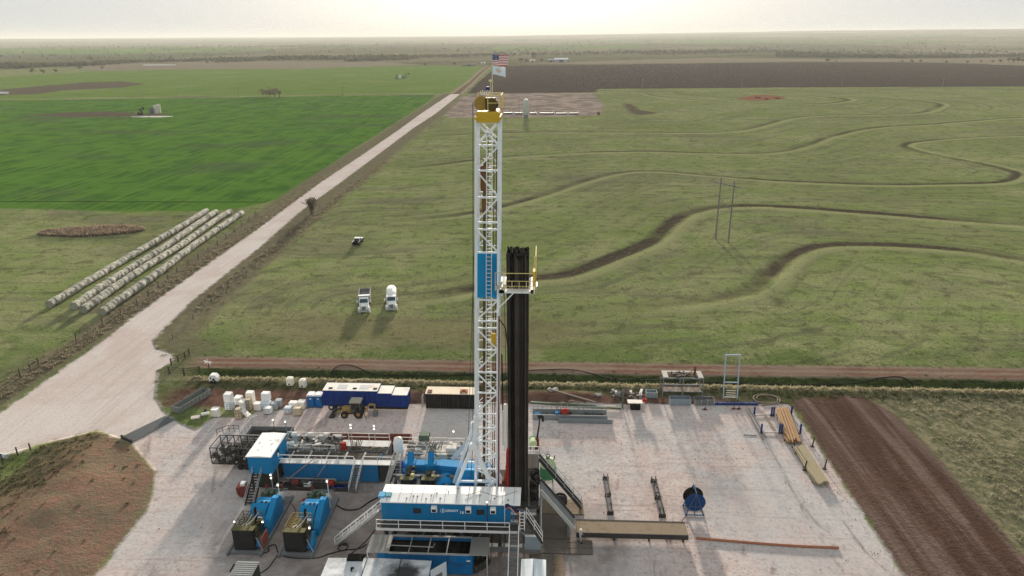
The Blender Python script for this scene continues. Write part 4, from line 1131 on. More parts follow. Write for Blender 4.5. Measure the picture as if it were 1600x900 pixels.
t = thing('generator_house', 'wide white roofed housing blackened by soot at the bottom of the picture', 'generator', (-16.5, 57, 0))
b = MB().prism([(-22.4, 3.05), (-11.4, 3.05), (-11.4, 3.15), (-16.9, 3.3), (-22.4, 3.15)], 'Y', 54.5, 59.5)
b.build('roof', ROOF_SOOT, t)
b = MB()
for x in (-18.2, -14.6): b.box(x-.03, x+.03, 54.6, 59.5, 3.31 if abs(x+16.9) < 1 else 3.25, 3.33)
b.build('roof_seam', DARK, t)
MB().box(-22.2, -11.6, 54.7, 59.3, .25, 3.05).build('wall', plate('gen_white', (.55, .56, .57)), t)
MB().rbox(-20.3, -18.6, 59.0, 59.9, 3.15, 3.5, .04).tube([(-18.8, 59.4, 3.4), (-18.3, 59.5, 3.7)], .12, 6).build('exhaust', BLACK, t)
MB().tube([(-19.4, 57.6, 3.2), (-19.4, 57.6, 3.55)], .1, 8).sphere((-19.3, 57.6, 3.6), (.22, .12, .1)).build('vent', BLACK, t)
w = MB().beam((-11.35, 58.2, 1.9), (-9.9, 59.6, 1.9), .06, 2.2).build('open_door', plate('door_pale', (.62, .66, .70)), t)
MB().beam((-10.9, 58.57, 1.7), (-10.3, 59.15, 1.7), .08, .7).build('louvre', STEEL, w)

t = thing('small_shed', 'small white box with seamed roof at the bottom right of the rig', 'shed', (-0.7, 58, 0))
MB().box(-1.9, .5, 55.5, 60.2, .2, 2.9).build('wall', WHITE, t)
MB().prism([(-2.0, 2.9), (.6, 2.9), (.6, 3.0), (-.7, 3.1), (-2.0, 3.0)], 'Y', 55.4, 60.3).build('roof', plate('roof_bluewhite', (.70, .76, .80)), t)
MB().box(-.73, -.67, 55.4, 60.32, 3.09, 3.13).build('ridge_seam', STEEL, t)

t = thing('ribbed_container', 'grey ribbed container roof at the lower left corner of the pad', 'container', (-31, 57, 0))
MB().box(-32.15, -29.85, 53.0, 59.2, .15, 2.5).build('wall', DARK, t)
b = MB().box(-32.2, -29.8, 52.9, 59.3, 2.5, 2.56)
for y in np.arange(53.0, 59.2, .3): b.box(-32.15, -29.85, y, y+.13, 2.56, 2.66)
b.build('roof', plate('rib_grey', (.30, .31, .31)), t)
MB().box(-32.4, -32.1, 57.8, 58.8, 1.4, 2.6).build('junction_box', BLACK, t)

# ---------------------------------------------------------------- mud pumps
def mud_pump(x, y, label, guard, accent):
    t = thing('mud_pump', label, 'mud pump', (x, y, 0))
    O = Vector((x, y, 0))
    def A(b, name, m, sm=False, par=None):
        b.v = [(p[0]+x, p[1]+y, p[2]) for p in b.v]
        return b.build(name, m, par or t, sm)
    A(MB().box(-1.9, 1.9, 0, 10.4, .02, .3).box(-2.0, -1.75, -.3, 10.5, .02, .42).box(1.75, 2.0, -.3, 10.5, .02, .42), 'skid', STEEL)
    r = A(MB().rbox(-1.3, 1.15, .35, .95, .45, 3.05, .05), 'radiator', BLACK)
    b = MB()
    for z in np.arange(.65, 2.9, .16): b.box(-1.15, 1.0, .30, .345, z, z+.05)
    A(b, 'grille', DARK, par=r)
    A(MB().box(-1.35, 1.2, .3, 1.05, 3.05, 3.14), 'radiator_cap', OLIVE, par=r)
    b = MB().rbox(-.75, .6, 1.1, 3.4, .7, 2.1, .15).rbox(-.45, .3, 1.2, 3.3, 2.1, 2.6, .1)
    for k in range(14): b.cbox((random.uniform(-1.1, .9), random.uniform(1.2, 3.4), random.uniform(.9, 2.7)), (random.uniform(.15, .5),)*2+(random.uniform(.2, .5),), rz=random.random())
    for k in range(3): b.lathe((-.95, 1.5+.7*k, 1.6), [(.12, -.35), (.16, -.3), (.16, .3), (.12, .35)], 8)
    e = A(b, 'engine', OLIVE)
    b = MB()
    for z in (2.75, 3.25):
        b.tube([(-1.25, 1.05, z), (-1.25, 3.5, z), (.95, 3.5, z)], .045, 5).tube([(-.5, 1.05, z-.05), (-.5, 3.5, z)], .04, 5)
    for p in ((-1.25, 1.1), (-1.25, 2.3), (-1.25, 3.5), (-.2, 3.5), (.95, 3.5)): b.tube([(*p, .4), (*p, 3.25)], .045, 5)
    for k in range(5): b.beam((-1.25, 1.4+.42*k, 2.72), (-.1, 1.4+.42*k, 2.72), .07)
    A(b, 'engine_frame', accent)
    b = MB().tube([(.05, 1.1, 3.1), (.35, 2.4, 2.9), (.7, 3.2, 3.35)], .06, 6).tube([(-.4, 1.1, 3.1), (-.25, 2.0, 2.75), (.1, 2.9, 3.3)], .06, 6)
    A(b, 'pale_pipes', plate('pipe_pale', (.45, .43, .38)))
    A(MB().tube([(.45, 3.0, 2.3), (.45, 3.0, 3.9), (.52, 3.1, 4.15)], .15, 8), 'exhaust_stack', BLACK)
    # power end
    b = MB().lathe((-1.05, 5.7, 1.55), [(1.2, 0), (1.28, .06), (1.28, 1.9), (1.2, 1.98)], 24, 'X')
    A(b, 'gear_housing', BLUE_P, True)
    b = MB().rbox(-1.1, 1.0, 5.7, 7.6, .35, 2.25, .1)
    A(b, 'crosshead_housing', BLUE_P)
    b = MB()
    for xx in (-.7, .1, .6): b.rbox(xx-.14, xx+.14, 5.6, 5.9, 2.8, 2.95, .03)
    A(b, 'housing_lugs', DARK)
    A(MB().rbox(-.1, .95, 3.6, 4.45, .4, 1.9, .06), 'drive_box', BLUE_P)
    A(MB().rbox(.12, .72, 3.8, 4.2, 1.9, 1.98, .02), 'drive_box_plate', WHITE)
    A(MB().prism([(3.2, .35), (3.2, 1.35), (3.7, 2.0), (6.2, 3.15), (7.0, 3.0), (7.5, 2.3), (7.5, .35)], 'X', 1.10, 1.80), 'belt_guard', BLUE_P)
    A(MB().prism([(3.9, .5), (4.6, 1.9), (6.2, 2.6), (7.0, 2.2), (7.2, .5)], 'X', 1.805, 1.84), 'guard_panel', BLUE)
    # fluid end
    b = MB()
    for k in range(3):
        xx = -.75+.7*k
        b.tube([(xx, 7.6, 1.2), (xx, 8.6, 1.2)], .2, 8).rbox(xx-.28, xx+.28, 8.5, 9.6, .5, 1.6, .08).lathe((xx, 8.9, 1.6), [(.2, 0), (.24, .05), (.24, .35), (.15, .4)], 10).lathe((xx, 9.3, 1.6), [(.2, 0), (.24, .05), (.24, .35), (.15, .4)], 10)
    for k in range(10): b.cbox((random.uniform(-1.3, 1.1), random.uniform(7.8, 9.6), random.uniform(1.3, 2.1)), (.3, .3, .35), rz=random.random())
    A(b, 'fluid_end', GREEN_D)
    A(MB().sphere((1.15, 8.7, 1.55), (.55, .55, .62), 14, 9), 'pulsation_dampener', STEEL_L, True)
    b = MB().tube([(-1.1, 9.7, 1.9), (1.7, 9.7, 1.9)], .1, 7).tube([(-.2, 9.7, 1.9), (-.2, 9.9, .9), (.5, 10.3, .5)], .12, 7)
    A(b, 'discharge_line', STEEL)
    for xx in ((-.9, 1.0) if guard else (-1.0,)): A(MB().sphere((xx, 9.75, 2.1), (.22, .2, .22), 10, 6).tube([(xx, 9.75, 1.9), (xx, 9.75, 2.5)], .1, 7), 'relief_valve', RED_D, True)
    # centrifugal supercharger beside the radiator
    A(MB().lathe((1.05, 1.0, .75), [(.3, 0), (.38, .06), (.38, .75), (.2, .85)], 14, 'X'), 'charge_motor', BLUE_P, True)
    if guard: A(MB().rbox(1.75, 1.95, .5, 2.2, .4, 1.9, .05), 'coupling_guard', plate('guard_red', (.26, .085, .06)))
    else: A(MB().prism([(.6, .35), (.6, 1.0), (1.3, 2.2), (1.8, 2.2), (1.8, .35)], 'X', 1.55, 1.85), 'coupling_guard', BLUE_P)
    A(MB().tube([(1.2, 0.7, 1.9), (1.95, .3, .5)], .04, 5), 'brace_rod', STEEL_L)
    return t
mud_pump(-33.3, 63.2, 'left blue mud pump with rusty red plate beside its radiator', True, OLIVE)
mud_pump(-27.45, 63.1, 'right blue mud pump with yellowish engine frame and blue guard beside its radiator', False, plate('frame_yellow', (.30, .22, .05)))
lamp_post('lamp_post', 'two-headed lamp on a pale pole behind the left blue mud pump', (-33.6, 73.2, 0), 3.8, STEEL_L, 2)
lamp_post('lamp_post', 'single lamp on a white pole standing on the left mud pump guard', (-31.7, 70.6, .3), 3.9, WHITE, 1)
lamp_post('lamp_post', 'single lamp on a white pole behind the right blue mud pump', (-26.0, 71.6, .3), 3.9, WHITE, 1)
lamp_post('work_lamp', 'low bright work lamp on the left side of the left pump engine', (-35.0, 65.4, 0), 2.9, DARK, 1)
lamp_post('work_lamp', 'low bright work lamp between the left radiator and the left belt guard', (-32.1, 66.2, .3), 2.0, DARK, 1)
lamp_post('work_lamp', 'low bright work lamp at the corner of the right pump radiator', (-26.05, 64.6, .3), 2.6, DARK, 1)
b = MB().lathe((0, 0, 0), [(.28, 0), (.42, .1), (.42, .5), (.2, .62)], 10, 'X')
b.v = [(p[0]-29.3, p[1]+71.5, p[2]+1.2) for p in b.v]
b.tube([(-29.0, 71.5, 0), (-29.0, 71.5, 1.2)], .08, 6)
o = solo('valve', b, RED, 'round red valve wheel beside the fluid end of the right mud pump', 'valve', (-29.1, 71.5, 0), None, True)

def hose(name, label, pts, r=.06, m=None, k=8):
    P3 = [Vector(p) for p in pts]
    out = []
    for i in range(len(P3)-1):
        a, b_, c, d = P3[max(i-1, 0)], P3[i], P3[i+1], P3[min(i+2, len(P3)-1)]
        for j in range(k):
            u = j/k
            out.append(0.5*((2*b_)+(c-a)*u+(2*a-5*b_+4*c-d)*u*u+(3*b_-a-3*c+d)*u*u*u))
    out.append(P3[-1])
    return solo(name, MB().tube(out, r, 6), m or HOSE, label, 'hose', tuple(P3[0]), None, True)
def PG(x, y, z=.06): return (*P(x, y), z)
hose('hose', 'black hose curving from the right pump skid to the long white stair', [PG(526, 790), PG(540, 797), PG(560, 796), PG(575, 786), PG(590, 778)], .09)
hose('hose', 'black cable looping between the two mud pump radiators', [PG(408, 866), PG(420, 862), PG(419, 856), PG(430, 852), PG(436, 866), PG(455, 872), PG(490, 873), PG(510, 868)], .06)
hose('hose', 'black cable trailing from the right pump toward the ribbed container', [PG(435, 864), PG(428, 876), PG(418, 889), PG(405, 897)], .05)
hose('hose', 'black cables lying along the ground left of the water tank', [PG(508, 868), PG(535, 861), PG(560, 858), PG(573, 851)], .07)
hose('hose', 'black line running from the sooty generator roof up to the cabin porch', [(-20.2, 59.5, 3.5), (-18.6, 60.3, 4.6), (-17.3, 60.6, 6.2)], .06)
hose('hose', 'red line lying on the soil between the two mud pumps', [PG(451, 783), PG(462, 797), PG(458, 808)], .04, RED_D)
hose('hose', 'thin black loop of hose left of the second pump valve', [PG(480, 788), PG(470, 797), PG(468, 806)], .07)
hose('hose', 'dark coil of hose at the foot of the long white stair', [(*P(x, y), .07) for x, y in ((530, 853), (540, 850), (544, 855), (536, 861), (528, 858), (534, 852), (541, 853))], .05)

# ---------------------------------------------------------------- mud tanks on the left
DK = plate('walk_grey', (.33, .33, .32))
t = thing('mud_tank', 'long blue mud tank with white railed walkway left of the mast', 'mud tank', (-26.6, 77, 0))
MB().box(-33.6, -21.1, 76.95, 79.6, .4, 2.95).build('tank_wall', BLUE, t)
MB().box(-21.0, -19.4, 77.1, 79.4, .4, 2.9).build('end_box', DARK, t)
MB().box(-37.2, -19.0, 76.85, 77.9, 2.96, 3.06).build('walkway', plate('walk_white', (.58, .58, .57)), t)
rail(MB(), [(-34.7, 76.95, 3.06), (-24.15, 76.95, 3.06)], 1.1, .045, 2.3).build('railing', WHITE, t)
rail(MB(), [(-22.95, 76.95, 3.06), (-19.2, 76.95, 3.06)], 1.1, .045, 1.8).build('railing', WHITE, t)
MB().box(-33.4, -21.2, 78.0, 79.5, 2.96, 3.02).build('mud_surface', MUD, t)
b = MB()
for x in np.arange(-33, -21, 2.4): b.box(x, x+.2, 77.9, 79.6, 3.02, 3.12)
b.tube([(-33.5, 76.8, .75), (-26.9, 76.8, .75)], .1, 7).tube([(-26.9, 76.8, .75), (-26.7, 76.8, .5)], .12, 7)
for x in np.arange(-33, -27, 1.1): b.tube([(x, 76.8, .75), (x, 76.5, .1)], .05, 5)
b.build('pipework', plate('pipe_grey2', (.38, .37, .35)), t)
for x in (-36.5, -34.4): MB().beam((x, 77.0, 0), (x, 77.0, 2.95), .14).build('leg', STEEL_L, t)
MB().rbox(-36.4, -34.2, 77.6, 79.2, .3, 2.3, .1).build('transfer_pump', OILY, t)
staircase('staircase', 'steep white railed stair leaning on the blue mud tank', (-23.5, 76.8, 3.0), (-24.1, 75.0, 0.05), (1, 0, 0), .95, WHITE, STEEL, None)

t = thing('mixing_skid', 'low dark skid with red mixing pumps in front of the blue mud tank', 'pump skid', (-29.5, 76, 0))
MB().box(-34.2, -24.6, 75.2, 75.4, .03, .4).box(-34.2, -24.6, 76.3, 76.5, .03, .4).box(-34.2, -24.6, 75.4, 76.3, .1, .2).build('skid', DARK, t)
for x, m in ((-32.2, RED_D), (-30.9, OILY), (-27.6, RED)):
    MB().lathe((x, 75.9, .75), [(.25, 0), (.42, .08), (.42, .85), (.22, .95)], 14, 'X').build('pump', m, t, True)
b = MB()
for i in range(22): b.tube([(random.uniform(-33.5, -25.5), random.uniform(75.3, 76.4), .2), (random.uniform(-33.5, -25.5), random.uniform(75.3, 76.3), random.uniform(.3, .8))], .05, 5)
for i in range(9): b.tube([(-29.3+.16*i, 75.4, .2), (-29.2+.16*i, 75.6, 1.9-.1*(i % 3))], .04, 5)
b.build('hose_tangle', OILY, t)
MB().rbox(-30.6, -29.7, 75.5, 76.0, .4, .95, .05).build('white_box', WHITE, t)
b = MB()
for i in range(10): b.cbox((-26.6+.14*i+random.uniform(-.1, .1), 75.7+random.uniform(-.2, .2), .45), (.5, .4, .12), rz=i*1.3)
b.build('blue_tarp', plate('tarp_blue', (.02, .05, .24)), t)
for i, (a, c) in enumerate((((438, 762), (494, 717)), ((488, 760), (513, 723)))):
    q, r_ = P(*a), P(*c, 3.6)
    b = MB().tube([(*q, .3), (r_[0], r_[1], 3.9)], .055, 6)
    solo('suction_pipe', b, plate('pipe_pink%d' % i, (.38, .27, .25)), ('longer' if i == 0 else 'shorter')+' slanting pinkish pipe leaning over the blue mud tank railing', 'pipe', (*q, .3))

t = thing('mud_shed', 'blue cabin with white roof on legs at the left end of the mud tank', 'cabin', (-35.6, 77, 0))
MB().box(-37.0, -34.0, 74.6, 79.9, 2.85, 5.35).build('wall', BLUE_P, t)
b = MB().prism([(-37.15, 5.35), (-33.85, 5.35), (-33.85, 5.45), (-35.5, 5.55), (-37.15, 5.45)], 'Y', 74.45, 80.1)
rf = b.build('roof', WHITE_ROOF, t)
b = MB()
for i in range(9): b.cbox((random.uniform(-36.6, -34.2), random.uniform(75.5, 79.5), 5.53), (.5*random.random()+.1, .06, .04), rz=random.random()*3)
b.build('roof_scraps', STEEL_L, rf)
MB().box(-33.99, -33.93, 76.6, 77.3, 4.2, 4.9).build('window', GLASS_D, t)
MB().rbox(-33.9, -33.7, 76.3, 76.6, 4.3, 4.7, .04).build('air_conditioner', WHITE, t)
for p in ((-36.8, 74.8), (-34.2, 74.8), (-36.8, 79.7), (-34.2, 79.7)): MB().beam((*p, 0), (*p, 2.85), .2).build('leg', DARK, t)
MB().box(-36.5, -34.5, 75.5, 79.5, .2, 2.4).build('mud_hopper', OILY, t)
staircase('staircase', 'dark stair with grey rails up to the blue cabin door', (-35.9, 74.7, 3.0), (-36.3, 71.9, 0.03), (1, 0, 0), 1.15, STEEL_L, DARK)
t = thing('chemical_bin', 'dull red bin with white top beside the dark stair', 'bin', (-37.7, 74, 0))
MB().prism([(-38.5, 1.5), (-37.2, 1.5), (-37.3, .6), (-37.7, .15), (-38.1, .15), (-38.4, .6)], 'Y', 73.4, 74.6).build('bin_body', RED_D, t)
MB().rbox(-38.1, -37.5, 73.8, 74.5, 1.5, 1.85, .05).build('white_lid', WHITE, t)

# lattice trailer behind the blue cabin
t = thing('pump_trailer', 'dark open cage trailer full of machinery at the far left of the rig', 'trailer', (-41.5, 82, 0))
X0, X1, Y0, Y1 = -44.3, -37.6, 79.4, 82.6
b = MB().box(X0, X1, Y0, Y1, .85, 1.0).beam((X0-1.0, (Y0+Y1)/2, .9), (X0, (Y0+Y1)/2, .9), .18)
b.build('trailer_bed', DARK, t)
b = MB()
for x in np.linspace(X0, X1, 8):
    for y in (Y0, Y1): b.beam((x, y, 1.0), (x, y, 3.4), .10)
    b.beam((x, Y0, 3.4), (x, Y1, 3.4), .09)
for y in (Y0, Y1):
    for z in (2.2, 3.4): b.beam((X0, y, z), (X1, y, z), .10)
for i, x in enumerate(np.linspace(X0, X1, 8)[:-1]): b.beam((x, Y0, 1.0), (x+(X1-X0)/7, Y0, 3.4), .06)
b.build('cage', DARK, t)
b = MB()
for i in range(46): b.cbox((random.uniform(X0+.3, X1-.3), random.uniform(Y0+.3, Y1-.3), random.uniform(1.2, 2.4)), tuple(random.uniform(.2, .8) for _ in range(3)), rz=random.random()*3)
b.lathe((-40, 81, 1.7), [(.3, -.8), (.55, -.7), (.55, .7), (.3, .8)], 12, 'X').build('machinery', OILY, t)
b = MB()
for i in range(12): b.sphere((random.uniform(X0+.4, X1-.4), Y0+.15, random.uniform(1.1, 2.3)), random.uniform(.1, .22), 7, 5)
b.build('pale_fittings', plate('fittings', (.42, .40, .36)), t)
for x in (-40.5, -39.5):
    for y in (79.55, 82.4): MB().lathe((x, y, .42), [(.18, -.14), (.40, -.13), (.42, 0), (.40, .13), (.18, .14)], 14, 'Y').build('wheel', RUBBER, t, True)
rail(MB(), [(-44.6, 82.4, 3.4), (-43.4, 83.6, 3.4), (-42.0, 83.6, 3.4)], 1.0, .04, .9).build('top_rail', DARK, t)
t = thing('cuttings_tank', 'open rust brown steel tank behind the blue cabin', 'tank', (-38.5, 85.5, 0))
b = MB()
for a in ((-42.0, -35.8, 83.6, 83.7), (-42.0, -35.8, 87.4, 87.5), (-42.0, -41.9, 83.7, 87.4), (-35.9, -35.8, 83.7, 87.4)): b.box(*a, .05, 2.0)
b.build('tank_wall', STEEL, t)
MB().box(-41.9, -35.9, 83.7, 87.4, 1.2, 1.3).build('mud_surface', MUD, t)
b = MB()
for i in range(16): b.cbox((random.uniform(-41, -36.5), random.uniform(84, 87), 1.4), (random.uniform(.3, .9), .25, .25), rz=random.random()*3)
b.build('debris', OILY, t)
b = rail(MB(), [(-42.2, 83.4, 2.0), (-36.2, 83.4, 2.0)], 1.0, .05, 1.5)
b.build('railing', STEEL_L, t)
rail(MB(), [(-42.2, 83.4, 2.0), (-42.2, 88.0, 2.0)], 1.0, .05, 1.2).build('railing', STEEL_L, t)
lamp_post('lamp_post', 'black lamp standing on the pad behind the blue cabin roof', (-37.6, 85.0, 0), 4.6, DARK, 1)
lamp_post('lamp_post', 'bright lamp rising behind the corner of the white cabin roof', (-34.0, 80.6, 0), 7.0, STEEL, 1)

# shaker tanks, second row
t = thing('shaker_tank', 'second mud tank crowded with shakers and pale railings behind the blue one', 'mud tank', (-27, 81.5, 0))
MB().box(-35.0, -20.6, 79.9, 83.0, .3, 2.7).build('tank_wall', STEEL, t)
b = MB()
for a in range(4):
    x = -34.4+1.9*a
    b.rbox(x, x+1.5, 80.3, 82.6, 2.72, 3.2, .05)
    b.rbox(x+.1, x+1.4, 82.2, 82.9, 3.2, 3.75, .05)
sh = b.build('shaker_bed', plate('shaker_grey', (.38, .375, .36)), t)
b = MB()
for a in range(26): b.cbox((random.uniform(-34.6, -27), random.uniform(80.1, 82.8), random.uniform(3.0, 3.7)), (random.uniform(.15, .7), random.uniform(.15, .5), random.uniform(.1, .4)), rz=random.random()*3)
for a in range(10): b.tube([(random.uniform(-34.6, -26), 80.2, 2.8), (random.uniform(-34.6, -26), random.uniform(80.5, 82.7), 3.6)], .06, 5)
b.build('shaker_gear', OILY, t)
b = MB()
for a in range(3): b.lathe((-33.8+2.2*a, 82.4, 3.9), [(.2, -.35), (.3, -.3), (.3, .3), (.2, .35)], 10, 'X')
for a in range(7): b.cbox((random.uniform(-34, -29), random.uniform(80.2, 82.6), random.uniform(3.3, 3.9)), (random.uniform(.3, .9), random.uniform(.2, .4), .15), rz=random.random()*.5)
b.build('shaker_motor', plate('motor_white', (.62, .61, .58)), t)
MB().box(-27.0, -20.8, 80.1, 81.4, 2.6, 2.8).build('cuttings', MUD_DRY, t)
b = MB()
for a in range(130): b.sphere((random.uniform(-26.8, -20.9), random.uniform(80.1, 81.3), 2.82), (random.uniform(.1, .3), random.uniform(.1, .25), random.uniform(.08, .22)), 6, 4)
b.build('cuttings_heap', MUD_DRY, t)
MB().box(-34.9, -20.6, 81.5, 83.0, 2.7, 2.8).build('walkway', plate('walk_pale', (.50, .50, .49)), t)
rail(MB(), [(-34.9, 82.95, 2.8), (-20.8, 82.95, 2.8)], 1.1, .05, 2.6).build('railing', plate('rail_pale', (.62, .62, .60)), t)
rail(MB(), [(-34.0, 80.05, 2.8), (-27.5, 80.05, 2.8)], 1.0, .045, 2.1).build('railing', plate('rail_pale2', (.58, .58, .56)), t)
MB().rbox(-26.9, -26.2, 80.3, 80.9, 2.8, 3.9, .08).build('red_motor', RED, t)
b = MB()
for a in range(8): b.tube([(-25.3+.12*a, 80.4, 2.8), (-25.5+.2*a, 80.6+.1*a, 4.4-.2*(a % 4))], .06, 5)
b.build('valve_cluster', OILY, t)
lamp_post('lamp_post', 'lamp with two bright heads above the left part of the shaker railing', (-26.0, 82.9, 2.8), 2.5, STEEL_L, 2)
lamp_post('lamp_post', 'lamp with two bright heads above the right part of the shaker railing', (-22.8, 82.9, 2.8), 2.4, STEEL_L, 2)
t = thing('degasser_tank', 'pale railed tank section with grey machinery left of the mast foot', 'mud tank', (-15, 80.5, 0))
MB().box(-19.2, -10.2, 78.6, 82.6, .3, 2.5).build('tank_wall', STEEL, t)
MB().box(-19.2, -10.2, 78.6, 82.6, 2.5, 2.6).build('deck', CONC, t)
b = MB()
for a in range(30): b.cbox((random.uniform(-18.8, -10.6), random.uniform(79.0, 82.3), random.uniform(2.8, 3.5)), (random.uniform(.2, .8), random.uniform(.2, .6), random.uniform(.2, .7)), rz=random.random()*3)
for a in range(16): b.tube([(random.uniform(-15.5, -13), 80.0+random.random(), 2.6), (random.uniform(-15.5, -13), 80+random.random(), 4.3)], .06, 5)
b.build('machinery', plate('mach_grey', (.20, .195, .185)), t)
b = MB()
for a in range(9): b.cbox((random.uniform(-18.8, -10.6), random.uniform(79.0, 82.3), random.uniform(3.0, 3.5)), (random.uniform(.4, 1.2), random.uniform(.3, .6), random.uniform(.2, .6)))
b.rbox(-12.6, -11.2, 79.6, 80.6, 2.6, 3.9, .1).build_each('pale_box', plate('mach_pale', (.50, .49, .46)), t)
for y in (78.7, 80.6, 82.5): rail(MB(), [(-19.0, y, 2.6), (-10.4, y, 2.6)], 1.1, .05, 2.0).build('railing', plate('rail_pale3', (.62, .61, .58)), t)
MB().rbox(-16.6, -15.2, 82.0, 83.2, 3.4, 4.3, .08).build('green_box', GREEN_D, t)
MB().beam((-16.4, 82.2, 2.6), (-17.2, 80, 2.6), .1).beam((-17.4, 82.2, 2.6), (-16.6, 82.2, 4.3), .1).beam((-14.6, 82.2, 2.6), (-15.3, 82.2, 4.3), .1).build('box_stand', WHITE, t)
MB().rbox(-13.6, -12.3, 78.2, 78.6, 2.2, 3.9, .05).build('beige_panel', plate('panel_beige', (.46, .44, .37)), t)
lamp_post('lamp_post', 'bright lamp on the pale railing just left of the mast', (-11.9, 82.6, 2.6), 2.2, STEEL_L, 1)
t = thing('gas_buster', 'upright vessel wrapped in white cloth on a pale lattice stand', 'gas separator', (-18.6, 78, 0))
b = MB().lathe((-18.5, 78.0, 4.4), [(.5, 0), (.62, .3), (.66, 1.0), (.62, 1.6), (.45, 1.95), (.15, 2.1)], 14)
for i, v in enumerate(b.v): b.v[i] = (v[0]+random.uniform(-.07, .07), v[1]+random.uniform(-.07, .07), v[2]+random.uniform(-.05, .05))
b.build('cloth_wrap', BAG_W, t, True)
b = MB()
for dx_, dy_ in ((-.5, -.5), (.5, -.5), (.5, .5), (-.5, .5)): b.tube([(-18.5+dx_*2.0-.8, 78+dy_*2.4-1.2, 0), (-18.5+dx_, 78+dy_, 4.6)], .07, 6)
for z in (1.0, 2.0, 3.0, 4.0): b.beam((-19.2, 77.5, z), (-18.0, 77.5, z), .06).beam((-19.2, 78.4, z), (-18, 78.4, z), .06)
b.build('stand', STEEL_L, t)
b = MB()
for k in range(4): b.tube([(-18.6+.14*k, 77.4, 4.6), (-19.6+.16*k, 74.5, 2.2), (-20.0+.16*k, 72.4, .1)], .05, 5)
b.build('flow_pipes', plate('flow_pale', (.56, .53, .47)), t)
MB().tube([(-18.0, 77.6, 5.4), (-17.9, 77.4, 3.6)], .05, 5).build('loose_strap', WHITE, t)

t = thing('open_bin', 'long open bin with rusty red inside behind the mud tanks', 'open tank', (-24, 84, 0))
b = MB()
for a in ((-30.0, -18.4, 83.6, 83.7), (-30.0, -18.4, 86.1, 86.2), (-30.0, -29.9, 83.7, 86.1), (-18.5, -18.4, 83.7, 86.1)): b.box(*a, .05, 2.0)
b.box(-30, -18.4, 83.6, 86.2, .02, .1).build('bin_wall', plate('bin_rust', (.17, .065, .045)), t)
b = MB().box(-29.8, -18.6, 83.8, 86.0, .6, .66)
b.build('bin_sludge', plate('bin_grey', (.28, .27, .26)), t)

# engines and drive compound left of the mast
t = thing('drive_compound', 'blue engine compound with two black radiators behind the white cabin roof', 'engine set', (-12.5, 71.5, 0))
MB().box(-17.2, -9.7, 68.6, 74.6, 2.9, 3.2).build('platform', DARK, t)
for p in ((-17, 68.8), (-9.9, 68.8), (-17, 74.4), (-9.9, 74.4)): MB().beam((*p, 0), (*p, 2.9), .25).build('leg', DARK, t)
for x in (-15.75, -13.25):
    MB().rbox(x-.7, x+.65, 69.4, 69.9, 3.6, 6.1, .05).build('radiator', BLACK, t)
    MB().box(x-.8, x+.75, 69.35, 70.0, 6.1, 6.2).build('radiator_cap', OLIVE, t)
    b = MB().rbox(x-.45, x+.4, 70.0, 72.4, 3.4, 5.6, .12).lathe((x-.1, 70.6, 5.6), [(.2, 0), (.28, .1), (.28, .7), (.12, .8)], 9).lathe((x+.45, 70.9, 5.6), [(.2, 0), (.28, .1), (.28, .6), (.12, .7)], 9)
    for k in range(9): b.cbox((x+random.uniform(-.6, .6), random.uniform(70.1, 72.2), random.uniform(5.3, 6.2)), (.3, .3, .4), rz=random.random())
    b.build('engine', OILY, t)
    MB().lathe((x+.5, 70.4, 5.7), [(.14, 0), (.24, .05), (.24, .5), (.1, .6)], 9).build('air_filter', YELLOW_L, t, True)
    b = MB().rbox(x-.9, x+.5, 72.3, 73.6, 3.4, 6.3, .15)
    b.prism([(72.4, 6.25), (73.5, 6.25), (73.5, 7.2), (73.2, 7.5)], 'X', x-.5, x+.2).build('drive_housing', BLUE_P, t)
MB().rbox(-16.6, -12.0, 72.5, 73.7, 5.0, 6.1, .1).build('compound_case', BLUE_P, t)
MB().prism([(-12.2, 6.55), (-9.3, 6.35), (-9.7, 5.0), (-11.8, 5.0)], 'Y', 71.8, 73.2).build('belt_trough', BLUE_P, t)
MB().lathe((-11.3, 69.3, 5.0), [(.9, 0), (1.0, .1), (1.0, 1.9), (.9, 2.0)], 20, 'Y').build('gear_drum', BLUE_P, t, True)
MB().rbox(-10.2, -9.75, 69.2, 70.2, 4.4, 6.2, .08).build('yellow_valve', OLIVE, t)
MB().prism([(-10.1, 6.2), (-9.0, 7.2), (-8.7, 6.9), (-9.4, 5.2)], 'Y', 70.5, 71.6).build('chain_guard', BLUE_P, t)
b = MB().rbox(-9.6, -6.0, 71.75, 73.6, 3.0, 6.4, .1)
b.build('rotary_motor', BLUE_P, t)
b = MB()
for i in range(12): b.cbox((random.uniform(-9.4, -5.8), random.uniform(71.8, 73.4), 6.5), (random.uniform(.2, .6), random.uniform(.2, .6), random.uniform(.2, .8)), rz=i)
b.build('top_gear', OILY, t)
t = thing('blue_tarp_pile', 'deep blue sheeted machine beside the white wrapped vessel', 'machine', (-17.2, 75.6, 0))
b = MB().rbox(-17.6, -16.3, 74.9, 76.1, .1, 4.6, .25).rbox(-16.6, -15.8, 75.2, 76, .1, 4.9, .2)
for i, v in enumerate(b.v): b.v[i] = (v[0]+random.uniform(-.12, .12), v[1]+random.uniform(-.12, .12), v[2]+random.uniform(-.1, .1))
b.build('sheeting', plate('sheet_blue', (.012, .055, .26)), t)
MB().rbox(-17.3, -16.6, 74.6, 74.9, 3.6, 4.0, .05).build('pale_top', BLUE_L, t)

